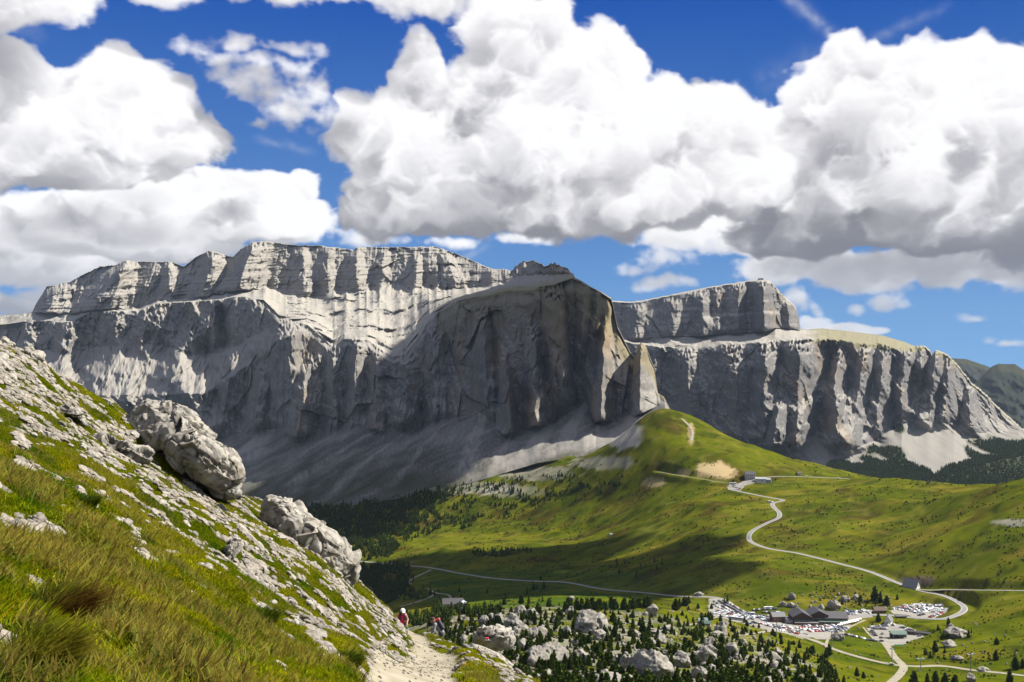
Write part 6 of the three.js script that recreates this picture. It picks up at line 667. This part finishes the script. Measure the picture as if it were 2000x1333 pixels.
// ---------------------------------------------------------------- vehicles
{
  const glass = new THREE.MeshStandardMaterial({ color: rgb(0.02, 0.024, 0.03), roughness: 0.15 }), tyre = matte(0.02, 0.02, 0.02, 0.9), r = rng(2024);
  const tones = { white: [0.72, 0.72, 0.72], silver: [0.42, 0.43, 0.44], black: [0.018, 0.018, 0.02], grey: [0.11, 0.115, 0.125], blue: [0.03, 0.06, 0.17], red: [0.36, 0.025, 0.02] };
  const lacquer = Object.fromEntries(Object.entries(tones).map(([k, c]) => [k, new THREE.MeshPhysicalMaterial({ color: rgb(...c), roughness: 0.5, clearcoat: 0.2, clearcoatRoughness: 0.3 })]));
  const profile = (pts, w, b = 0.06) => { const s = new THREE.Shape(pts.map((p) => new THREE.Vector2(...p))); return new THREE.ExtrudeGeometry(s, { depth: w - 2 * b, bevelEnabled: true, bevelSize: b, bevelThickness: b, bevelSegments: 1 }).translate(0, 0, -w / 2 + b); };
  const bodyShape = profile([[-2.1, 0.32], [2.05, 0.32], [2.12, 0.62], [1.95, 0.85], [1.0, 0.96], [0.35, 1.42], [-1.35, 1.44], [-1.95, 1.0], [-2.15, 0.9]], 1.78), glassShape = mergeGeometries([profile([[0.92, 0.98], [0.36, 1.36], [-1.3, 1.38], [-1.8, 1.0]], 1.8, 0.02), profile([[1.02, 0.97], [0.42, 1.4], [0.3, 1.4], [0.8, 0.97]], 1.5, 0.02).translate(0.06, 0.01, 0), profile([[-1.86, 1.02], [-1.36, 1.42], [-1.3, 1.42], [-1.7, 1.02]], 1.5, 0.02).translate(-0.08, 0.01, 0)]), roofShape = profile([[0.3, 1.4], [0.26, 1.46], [-1.28, 1.47], [-1.34, 1.41]], 1.62, 0.02), wheelShape = new THREE.CylinderGeometry(0.32, 0.32, 0.2, 12).rotateX(Math.PI / 2);
  const vanShape = profile([[-2.6, 0.35], [2.5, 0.35], [2.6, 0.95], [2.2, 1.25], [1.75, 2.0], [1.9, 2.5], [-2.6, 2.55]], 2.1), vanGlass = mergeGeometries([profile([[2.12, 1.3], [1.75, 1.92], [1.3, 1.92], [1.3, 1.3]], 2.13, 0.02), profile([[0.4, 1.5], [0.4, 2.0], [-1.4, 2.0], [-1.4, 1.5]], 2.13, 0.02)]);
  const vehicle = (name, bodyG, glassG, paintM, wheels, roofG) => { const g = new THREE.Group(), add = (n, geo, m, x = 0, y = 0, z = 0) => { const k = shaded(new THREE.Mesh(geo, m)); k.name = n; k.position.set(x, y, z); g.add(k); }; add('body', bodyG, paintM); add('window', glassG, glass); if (roofG) add('roof', roofG, paintM); for (const [x, z] of wheels) add('wheel', wheelShape, tyre, x, 0.32, z); g.name = name; return g; };
  const W4 = [[1.3, 0.82], [1.3, -0.82], [-1.3, 0.82], [-1.3, -0.82]], WV = [[1.7, 0.95], [1.7, -0.95], [-1.6, 0.95], [-1.6, -0.95]], cars = Object.fromEntries(Object.keys(tones).map((k) => [k, vehicle('car', bodyShape, glassShape, lacquer[k], W4, roofShape)])), van = vehicle('camper_van', vanShape, vanGlass, lacquer.white, WV);
  const mixTone = (m) => { const q = r(); return m === 'dark' ? (q < 0.5 ? 'black' : q < 0.75 ? 'grey' : q < 0.85 ? 'blue' : 'silver') : m === 'light' ? (q < 0.6 ? 'white' : q < 0.8 ? 'silver' : 'grey') : q < 0.3 ? 'white' : q < 0.47 ? 'silver' : q < 0.72 ? 'black' : q < 0.87 ? 'grey' : q < 0.95 ? 'blue' : 'red'; };
  const place = (o, px, py, yaw, lift, label, category, group) => { const q = valley.hit(px, py, 300, 2300); if (!q) return; o.position.set(q[0], q[1] + lift, q[2]); o.rotation.y = yaw; o.scale.multiplyScalar(1.08); scene.add(o); tag(o, label, category, group); };
  const parked = [];
  // rows: [from, to, how many, mix, parked across the row?, where]
  for (const [a, b, n, m, across, where] of [
    [[1403, 1174.5], [1446, 1199], 15, 'dark', 0, 'nose to tail along the bend of the road'], [[1452, 1200.5], [1494, 1205], 9, 'dark', 0, 'along the straight road towards the guest house'], [[1408, 1194], [1430, 1202], 8, 'mixed', 1, 'in the far left row of the car park'], [[1433, 1203], [1476, 1206.5], 12, 'light', 1, 'in the upper middle row of the long car park'], [[1440, 1206.5], [1476, 1210], 9, 'mixed', 1, 'in the lower middle row of the long car park'], [[1392, 1199], [1408, 1202.5], 5, 'light', 1, 'by the far entrance of the car park'], [[1414, 1205.5], [1426, 1208.5], 4, 'light', 1, 'behind the coach'],
    [[1470, 1217], [1534, 1229], 16, 'mixed', 0, 'along the lower edge of the car park'], [[1535, 1231.5], [1557, 1238.5], 6, 'mixed', 0, 'at the right end of the lower edge row'], [[1470, 1193], [1520, 1190.5], 9, 'dark', 1, 'on the grass verge above the road'], [[1490, 1197], [1530, 1198.5], 8, 'mixed', 1, 'beside the road above the red brown house'], [[1496, 1207], [1511, 1208], 3, 'dark', 1, 'left of the red brown house'], [[1486, 1212], [1500, 1212.5], 3, 'light', 1, 'in front of the red brown house'],
    [[1568, 1232], [1608, 1231], 11, 'mixed', 1, 'in front of the guest house terrace'], [[1580, 1228.5], [1608, 1227], 7, 'dark', 1, 'close under the guest house terrace'], [[1614, 1234], [1646, 1226], 9, 'dark', 1, 'right of the guest house front'], [[1616, 1230], [1640, 1225], 6, 'mixed', 1, 'under the terrace corner'], [[1528, 1226], [1545, 1227], 4, 'light', 1, 'below the low flat building'], [[1648, 1197], [1698, 1195], 11, 'mixed', 1, 'along the gravel behind the guest house'],
    [[1743, 1191], [1772, 1183.5], 8, 'light', 1, 'along the upper left edge of the loop car park'], [[1776, 1182.5], [1843, 1185], 16, 'mixed', 1, 'along the upper edge of the loop car park'], [[1766, 1193], [1806, 1188.5], 11, 'mixed', 1, 'in the inner row of the loop car park'], [[1770, 1196], [1806, 1192.5], 10, 'mixed', 1, 'in the second inner row of the loop car park'], [[1810, 1189], [1848, 1192], 10, 'light', 1, 'in the right inner row of the loop car park'], [[1812, 1193], [1846, 1196.5], 9, 'light', 1, 'in the lower right row of the loop car park'], [[1790, 1205.5], [1806, 1201], 4, 'mixed', 1, 'at the left mouth of the loop car park'], [[1816, 1207.5], [1846, 1198.5], 9, 'mixed', 1, 'along the lower right edge of the loop car park'],
    [[1697, 1226.5], [1750, 1222.5], 13, 'mixed', 1, 'along the upper edge of the lift car park'], [[1702, 1229.5], [1735, 1230.5], 8, 'dark', 1, 'in the second row of the lift car park'], [[1703, 1234], [1711, 1244], 6, 'dark', 1, 'along the left edge of the lift car park'], [[1758, 1226], [1800, 1239], 10, 'mixed', 1, 'along the dark garage'], [[1764, 1232], [1798, 1245], 6, 'mixed', 1, 'right of the lift station'], [[1650, 1240.5], [1690, 1250], 10, 'mixed', 0, 'along the lane between the lawns'], [[1692, 1252], [1724, 1254.5], 7, 'dark', 0, 'at the lower edge of the lift car park'],
    [[1431, 951], [1446, 956], 5, 'mixed', 1, 'on the turnout at the pass'], [[1497, 980.5], [1511, 982], 4, 'light', 1, 'at the road junction below the pass']]) for (let i = 0; i < n; i++) { const t = (i + 0.5 + 0.25 * (r() - 0.5)) / n; if (r() < 0.06) continue; const tone = mixTone(m), A = valley.hit(...a, 300, 2300), B = valley.hit(...b, 300, 2300), dir = Math.atan2(-(B[2] - A[2]), B[0] - A[0]), c = cars[tone].clone(); c.name = numbered('car'); parked.push([c, across, dir]); place(c, lerp(a[0], b[0], t), lerp(a[1], b[1], t), dir + (across ? Math.PI / 2 : 0) + (r() < 0.5 ? Math.PI : 0) + 0.08 * (r() - 0.5), 0.24, `${tone} car parked ${where}`, 'car', `${tone} cars ${where}`); }
  { // the cars beyond those: further rows of the packed car parks, one mass
    const white = new THREE.Color(1, 1, 1), solid = (g, c) => { const q = g.index ? g.toNonIndexed() : g.clone(); q.deleteAttribute('uv'); return paint(q, () => c); }, dark = [0.025, 0.028, 0.033];
    const shape = mergeGeometries([solid(bodyShape, [1, 1, 1]), solid(roofShape, [1, 1, 1]), solid(glassShape, dark), ...W4.map(([x, z]) => solid(wheelShape.clone().translate(x, 0.32, z), dark))]), spots = [], all = parked.map(([c]) => c.position);
    for (const [c, across, dir] of parked) for (const side of [1, -1, 2, -2]) { if (spots.length >= 260) break; const o = (across ? 5.4 : 6.2) * side, x = c.position.x - Math.sin(dir) * o, z = c.position.z - Math.cos(dir) * o, free = (p) => (p.x - x) ** 2 + (p.z - z) ** 2 > 8.2; if (!plots.some((p) => valley.insidePoly(p.xz, x, -z)) || !all.every(free) || !spots.every(([p]) => free(p)) || r() < 0.28) continue; spots.push([new THREE.Vector3(x, valley.y(x, -z) + 0.24, z), c.rotation.y]); }
    const m = shaded(new THREE.InstancedMesh(shape, new THREE.MeshPhysicalMaterial({ vertexColors: true, roughness: 0.5, clearcoat: 0.2 }), spots.length)), d = new THREE.Object3D(); spots.forEach(([p, yaw], i) => { d.position.copy(p); d.rotation.y = yaw; d.scale.setScalar(1.08); d.updateMatrix(); m.setMatrixAt(i, d.matrix); m.setColorAt(i, white.setRGB(...tones[mixTone('mixed')])); }); m.name = numbered('parked_cars'); scene.add(m); tag(m, 'further rows of cars packed into the gravel car parks', 'cars', null, 'stuff'); }
  for (const [px, py, yaw, tone, label] of [[1724, 1240, 0.9, 'grey', 'grey car standing alone in the middle of the lift car park'], [1722, 1248, 0.3, 'black', 'dark car just left of the lift station front'], [1487, 1021.5, 0.6, 'black', 'dark car on the verge of the winding road, upper one'], [1491, 1020.5, 0.6, 'red', 'red car on the verge of the winding road'], [1505, 1050, -0.2, 'grey', 'grey car driving through the road bend'], [1421, 1180, -0.7, 'grey', 'car driving on the bend above the parked row'], [1557, 1240, -0.3, 'red', 'red car at the right end of the lower edge row'], [1742, 1300, 0.1, 'silver', 'silver car standing where the gravel tracks meet'], [1576, 931, 0, 'white', 'white car on the level ridge road, left'], [1640, 935, 0, 'white', 'white car on the level ridge road, right']]) { const c = cars[tone].clone(); c.name = numbered('car'); place(c, px, py, yaw, 0.45, label, 'car'); }
  for (const [px, py, label] of [[1497, 1190.5, 'white camper van on the grass verge, left one of a pair'], [1506, 1190.5, 'white camper van on the grass verge, right one of a pair'], [1471, 1201.5, 'white camper van on the road before the guest house'], [1500, 1213, 'white camper van in front of the red brown house'], [1594, 1234, 'white camper van in front of the guest house'], [1504, 982, 'white van at the road junction below the pass']]) { const c = van.clone(); c.name = numbered('camper_van'); place(c, px, py, 0.3 * (r() - 0.5) + 0.1, 0.24, label, 'camper van'); }
  const coachBody = profile([[-6.8, 0.4], [6.7, 0.4], [6.9, 1.2], [6.6, 3.2], [-6.8, 3.25]], 2.5), coachGlass = mergeGeometries([profile([[-6.2, 1.7], [6.1, 1.7], [6.0, 2.8], [-6.2, 2.8]], 2.53, 0.02), profile([[6.84, 1.5], [6.64, 2.9], [6.5, 2.9], [6.7, 1.5]], 2.1, 0.02).translate(0.05, 0, 0)]);
  for (const [px, py, yaw, len, tone, label] of [[1442, 1213, -0.52, 1.3, 'silver', 'long silver blue coach along the lower edge of the car park'], [1432, 947, 0.1, 0.9, 'white', 'white bus standing on the turnout at the pass']]) { const c = vehicle('coach', coachBody, coachGlass, lacquer[tone], [[4.6, 1.1], [4.6, -1.1], [-4.2, 1.1], [-4.2, -1.1]]); c.scale.set(len, 1, 1); c.name = numbered('coach'); place(c, px, py, yaw, 0.24, label, 'coach'); }
}
// ---------------------------------------------------------------- two hikers
/** Surface of a field of tapered bones [[x, y, z, r], [x, y, z, r]], joined smoothly. */
function flesh(bones, cell, blend = 0.03, grow = 0) {
  const lo = [1e9, 1e9, 1e9], hi = [-1e9, -1e9, -1e9]; for (const b of bones) for (const p of b.slice(0, 2)) for (let k = 0; k < 3; k++) { lo[k] = Math.min(lo[k], p[k] - p[3] - grow - 0.04); hi[k] = Math.max(hi[k], p[k] + p[3] + grow + 0.04); }
  const c = lo.map((v, k) => (v + hi[k]) / 2), R = Math.max(...hi.map((v, k) => v - lo[k])) / 2, n = Math.min(150, Math.ceil(2 * R / cell) + 4), mc = new MarchingCubes(n, new THREE.MeshBasicMaterial(), false, false, 200000); mc.isolation = 0; const f = mc.field, h = mc.halfsize;
  for (let z = 0; z < n; z++) for (let y = 0; y < n; y++) for (let x = 0; x < n; x++) { const P = [c[0] + (x - h) / h * R, c[1] + (y - h) / h * R, c[2] + (z - h) / h * R]; let s = 0;
    for (const [a, b] of bones) { const ab = [b[0] - a[0], b[1] - a[1], b[2] - a[2]], L = ab[0] ** 2 + ab[1] ** 2 + ab[2] ** 2 || 1e-9, t = clamp(((P[0] - a[0]) * ab[0] + (P[1] - a[1]) * ab[1] + (P[2] - a[2]) * ab[2]) / L), d = Math.hypot(P[0] - a[0] - ab[0] * t, P[1] - a[1] - ab[1] * t, P[2] - a[2] - ab[2] * t) - lerp(a[3], b[3], t) - grow; s += Math.exp(-d / blend * 2.2); }
    f[x + y * n + z * n * n] = Math.log(s + 1e-30) * blend / 2.2; }
  mc.update(); const g = new THREE.BufferGeometry(); g.setAttribute('position', new THREE.BufferAttribute(mc.positionArray.slice(0, mc.count * 3).map((v, i) => c[i % 3] + v * R), 3)); const m = mergeVertices(g, 1e-5); m.computeVertexNormals(); return m;
}
const mirror = (b) => b.map(([x, ...q]) => [-x, ...q]);
function hand([x, y, z], out, s) { const f = []; f.push([[x, y, z, 0.026], [x + out[0] * 0.05, y + out[1] * 0.05, z + out[2] * 0.05, 0.03]]); for (let k = 0; k < 4; k++) { const o = (k - 1.5) * 0.019, l = [0.9, 1, 0.95, 0.78][k] * 0.04, kx = x + out[0] * 0.075 + o * s[0], ky = y + out[1] * 0.075 + o * s[1], kz = z + out[2] * 0.075 + o * s[2]; f.push([[kx, ky, kz, 0.0095], [kx + out[0] * l, ky + out[1] * l - 0.01, kz + out[2] * l + 0.012, 0.009]], [[kx + out[0] * l, ky + out[1] * l - 0.01, kz + out[2] * l + 0.012, 0.009], [kx + out[0] * l * 0.7, ky + out[1] * l - 0.04, kz + 0.03, 0.008]]); } f.push([[x + s[0] * 0.03, y + s[1] * 0.03, z + 0.012, 0.011], [x + s[0] * 0.045 + out[0] * 0.04, y + out[1] * 0.05, z + 0.04, 0.009]]); return f; }
function head(c, face, tilt) { // bones of a head at c looking along face (x, z)
  const [fx, fz] = face, F = (f, u, s, r) => [c[0] + fx * f - fz * s, c[1] + u - tilt * f, c[2] + fz * f + fx * s, r];
  return [[F(-0.02, 0.03, 0, 0.098), F(0.015, 0.02, 0, 0.09)], [F(0.02, -0.04, 0, 0.072), F(0.045, -0.085, 0, 0.042)], [F(0.098, 0.0, 0, 0.012), F(0.116, -0.025, 0, 0.014)], [F(0.082, -0.058, -0.02, 0.011), F(0.082, -0.058, 0.02, 0.011)], [F(0.08, 0.03, -0.045, 0.014), F(0.08, 0.03, 0.045, 0.014)], [F(0.0, 0, 0.098, 0.016), F(-0.005, -0.03, 0.094, 0.012)], [F(0.0, 0, -0.098, 0.016), F(-0.005, -0.03, -0.094, 0.012)]]; }
const skin = matte(0.42, 0.235, 0.155, 0.6), eyeDark = matte(0.03, 0.02, 0.018, 0.4);
{ // the woman coming up the path
  const q = at(784, 1241, 47), o = base('person', [q[0], hill.y(q[0], 47), q[2]], 0.25), S = 1.0;
  const torso = [[[-0.07, 0.93, 0, 0.115], [0.07, 0.93, 0, 0.115]], [[0, 0.95, 0, 0.12], [0, 1.13, 0.06, 0.105]], [[0, 1.13, 0.06, 0.105], [0, 1.3, 0.12, 0.125]], [[-0.1, 1.34, 0.13, 0.075], [0.1, 1.34, 0.13, 0.075]]], arms = [[[-0.17, 1.36, 0.13, 0.052], [-0.35, 1.14, 0.1, 0.04]], [[-0.35, 1.14, 0.1, 0.04], [-0.235, 0.985, 0.25, 0.027]], [[0.17, 1.36, 0.13, 0.052], [0.27, 1.12, 0.12, 0.04]], [[0.27, 1.12, 0.12, 0.04], [0.21, 0.975, 0.27, 0.027]]], legs = [[[-0.09, 0.88, 0, 0.09], [-0.1, 0.5, 0.07, 0.058]], [[-0.1, 0.5, 0.07, 0.056], [-0.1, 0.09, 0.0, 0.036]], [[-0.1, 0.05, -0.01, 0.04], [-0.1, 0.035, 0.15, 0.032]], [[0.09, 0.88, 0, 0.09], [0.1, 0.5, 0.0, 0.058]], [[0.1, 0.5, 0.0, 0.056], [0.1, 0.09, -0.12, 0.036]], [[0.1, 0.05, -0.13, 0.04], [0.1, 0.035, 0.03, 0.032]]];
  const hd = head([0.02, 1.53, 0.24], [0.25, 0.97], 0.35), neck = [[[0, 1.38, 0.14, 0.052], [0.01, 1.48, 0.21, 0.05]]];
  const body = mergeGeometries([flesh([...torso, ...arms, ...legs, ...neck], 0.016), flesh(hd, 0.005, 0.016), flesh(hand([-0.235, 0.985, 0.25], [0.25, -0.5, 0.75], [0.9, 0.2, -0.2]), 0.004, 0.006), flesh(hand([0.21, 0.975, 0.27], [-0.1, -0.5, 0.8], [0.9, 0.1, 0.1]), 0.004, 0.006)]); mesh('body', body, skin, o);
  for (const s of [-1, 1]) { const e = mesh('eye', new THREE.SphereGeometry(0.011, 10, 8), eyeDark, o); e.position.set(0.02 + 0.25 * 0.09 - 0.97 * 0.034 * s, 1.535 - 0.03, 0.24 + 0.97 * 0.09 + 0.25 * 0.034 * s); }
  mesh('top', flesh(torso, 0.016, 0.03, 0.012), matte(0.62, 0.012, 0.11, 0.8), o); mesh('trousers', flesh([...legs.filter((_, i) => i % 3 !== 2), torso[0]], 0.016, 0.03, 0.014), matte(0.012, 0.012, 0.016, 0.9), o);
  for (const b of [legs[2], legs[5]]) mesh('boot', flesh([b], 0.008, 0.02, 0.016), matte(0.05, 0.045, 0.04, 0.8), o);
  mesh('hair', flesh([[[0, 1.55, 0.19, 0.1], [-0.04, 1.42, 0.12, 0.07]], [[-0.06, 1.48, 0.2, 0.06], [-0.08, 1.34, 0.2, 0.04]], [[0.06, 1.48, 0.22, 0.05], [0.08, 1.35, 0.24, 0.04]]], 0.01), matte(0.012, 0.009, 0.008, 0.6), o);
  const cap = mesh('cap', mergeGeometries([new THREE.SphereGeometry(0.118, 20, 10, 0, 6.283, 0, 1.5).deleteAttribute('uv'), new THREE.CylinderGeometry(0.105, 0.105, 0.012, 20, 1, false, -0.9, 1.8).translate(0, 0.0, 0.075).deleteAttribute('uv')]), matte(0.82, 0.8, 0.78, 0.9), o); cap.position.set(0.02, 1.56, 0.235); cap.rotation.set(0.3, 0.25, 0);
  tag(o, 'hiker in a pink top and white cap coming up the path with two poles', 'person');
  const pole = (x, y, z, dx, label) => { const l = 1.15, t = base('trekking_pole', [0, 0, 0]), a = new THREE.Vector3(x, y, z).applyAxisAngle(UP, 0.25).add(o.position), dir = new THREE.Vector3(dx, -1, 0.12).normalize(); t.position.copy(a); t.quaternion.setFromUnitVectors(new THREE.Vector3(0, -1, 0), dir); mesh('shaft', new THREE.CylinderGeometry(0.012, 0.009, l, 8).translate(0, -l / 2, 0), matte(0.25, 0.45, 0.6, 0.4), t); mesh('grip', new THREE.CylinderGeometry(0.018, 0.016, 0.13, 10).translate(0, 0.03, 0), matte(0.02, 0.02, 0.02, 0.9), t); mesh('basket', new THREE.CylinderGeometry(0.04, 0.03, 0.012, 12).translate(0, -l + 0.08, 0), matte(0.03, 0.03, 0.03, 0.8), t); tag(t, label, 'trekking pole'); };
  pole(-0.2, 0.95, 0.31, 0.32, 'pale blue trekking pole in the hand with the bent bare elbow'); pole(0.2, 0.94, 0.33, 0.4, 'pale blue trekking pole further from the hillside, right of the other');
  const bp = base('backpack', o.position.toArray(), 0.25); const bag = mesh('bag', new RoundedBoxGeometry(0.28, 0.42, 0.17, 3, 0.06), matte(0.015, 0.015, 0.018, 0.9), bp); bag.position.set(0, 1.2, -0.09); bag.rotation.x = 0.35; for (const s of [-1, 1]) mesh('strap', new THREE.TubeGeometry(new THREE.CatmullRomCurve3([[0.09 * s, 1.02, 0.1], [0.1 * s, 1.22, 0.235], [0.11 * s, 1.4, 0.22], [0.1 * s, 1.41, 0.07], [0.09 * s, 1.32, 0.0]].map((p) => new THREE.Vector3(...p))), 24, 0.026, 8).scale(1, 1, 1), matte(0.015, 0.015, 0.018, 0.9), bp); tag(bp, 'black backpack worn by the hiker in pink', 'backpack');
}
{ // the man bent under his pack, lower on the path
  const q = at(862, 1272, 48), y0 = hill.y(q[0], 48), k = (at(850, 1213, 48)[1] - y0) / 1.5, o = base('person', [q[0], y0, q[2]], 0); o.scale.setScalar(clamp(k, 0.92, 1.12));
  const torso = [[[0, 0.93, -0.08, 0.12], [0, 0.93, 0.08, 0.12]], [[0, 0.95, 0, 0.125], [-0.12, 1.15, 0, 0.12]], [[-0.12, 1.15, 0, 0.12], [-0.24, 1.33, 0, 0.13]], [[-0.28, 1.36, -0.12, 0.08], [-0.28, 1.36, 0.12, 0.08]]], arms = [[[-0.29, 1.36, 0.19, 0.058], [-0.34, 1.08, 0.26, 0.044]], [[-0.34, 1.08, 0.26, 0.044], [-0.52, 0.94, 0.2, 0.03]], [[-0.29, 1.36, -0.19, 0.058], [-0.36, 1.1, -0.24, 0.044]], [[-0.36, 1.1, -0.24, 0.044], [-0.54, 0.98, -0.18, 0.03]]], legs = [[[0, 0.88, 0.1, 0.095], [-0.1, 0.5, 0.11, 0.062]], [[-0.1, 0.5, 0.11, 0.06], [-0.06, 0.09, 0.11, 0.038]], [[-0.05, 0.05, 0.11, 0.042], [-0.21, 0.035, 0.12, 0.034]], [[0, 0.88, -0.1, 0.095], [0.02, 0.5, -0.1, 0.062]], [[0.02, 0.5, -0.1, 0.06], [0.16, 0.09, -0.1, 0.038]], [[0.16, 0.05, -0.1, 0.042], [0.0, 0.035, -0.1, 0.034]]];
  mesh('body', mergeGeometries([flesh([...torso, ...arms, ...legs, [[-0.3, 1.4, 0, 0.06], [-0.37, 1.47, 0, 0.055]]], 0.016), flesh(head([-0.42, 1.52, 0], [-0.95, 0.3], 0.3), 0.005, 0.016), flesh(hand([-0.52, 0.94, 0.2], [-0.8, -0.5, 0.2], [0.1, 0.2, 0.95]), 0.004, 0.006), flesh(hand([-0.54, 0.98, -0.18], [-0.8, -0.5, 0.1], [0.1, 0.2, 0.95]), 0.004, 0.006)]), skin, o);
  for (const s of [-1, 1]) { const e = mesh('eye', new THREE.SphereGeometry(0.011, 10, 8), eyeDark, o); e.position.set(-0.42 - 0.95 * 0.09 - 0.3 * 0.034 * s, 1.505, 0.3 * 0.09 - 0.95 * 0.034 * s); }
  mesh('jacket', flesh([...torso, arms[0], arms[2], [arms[1][0], [-0.47, 0.98, 0.215, 0.034]], [arms[3][0], [-0.49, 1.01, -0.195, 0.034]]], 0.016, 0.03, 0.014), matte(0.2, 0.2, 0.24, 0.85), o); mesh('trousers', flesh([...legs.filter((_, i) => i % 3 !== 2), torso[0]], 0.016, 0.03, 0.015), matte(0.05, 0.05, 0.055, 0.9), o);
  for (const b of [legs[2], legs[5]]) mesh('boot', flesh([b], 0.008, 0.02, 0.016), matte(0.06, 0.045, 0.035, 0.8), o);
  const cap = mesh('cap', mergeGeometries([new THREE.SphereGeometry(0.118, 20, 10, 0, 6.283, 0, 1.5).deleteAttribute('uv'), new THREE.CylinderGeometry(0.1, 0.1, 0.012, 20, 1, false, -0.9, 1.8).translate(0, 0, 0.07).deleteAttribute('uv')]), matte(0.06, 0.02, 0.02, 0.9), o); cap.position.set(-0.41, 1.555, 0); cap.rotation.y = -1.27; cap.rotation.order = 'YXZ'; cap.rotation.x = 0.25;
  tag(o, 'hiker in a grey jacket bent forward, half hidden below the path edge', 'person');
  const bp = base('backpack', o.position.toArray(), 0); bp.scale.copy(o.scale); const bag = mesh('bag', new RoundedBoxGeometry(0.2, 0.5, 0.32, 3, 0.07), matte(0.035, 0.035, 0.045, 0.9), bp); bag.position.set(-0.04, 1.3, 0); bag.rotation.z = 0.55; const lid = mesh('lid', new RoundedBoxGeometry(0.22, 0.14, 0.3, 3, 0.05), matte(0.28, 0.03, 0.03, 0.8), bp); lid.position.set(-0.17, 1.53, 0); lid.rotation.z = 0.55; for (const s of [-1, 1]) mesh('strap', new THREE.TubeGeometry(new THREE.CatmullRomCurve3([[-0.1, 1.5, 0.1 * s], [-0.3, 1.49, 0.12 * s], [-0.4, 1.36, 0.12 * s], [-0.3, 1.18, 0.12 * s], [-0.1, 1.08, 0.11 * s]].map((p) => new THREE.Vector3(...p))), 24, 0.024, 8), matte(0.2, 0.2, 0.22, 0.9), bp); tag(bp, 'dark backpack with a red lid on the bent hiker', 'backpack');
}
renderer.render(scene, camera);
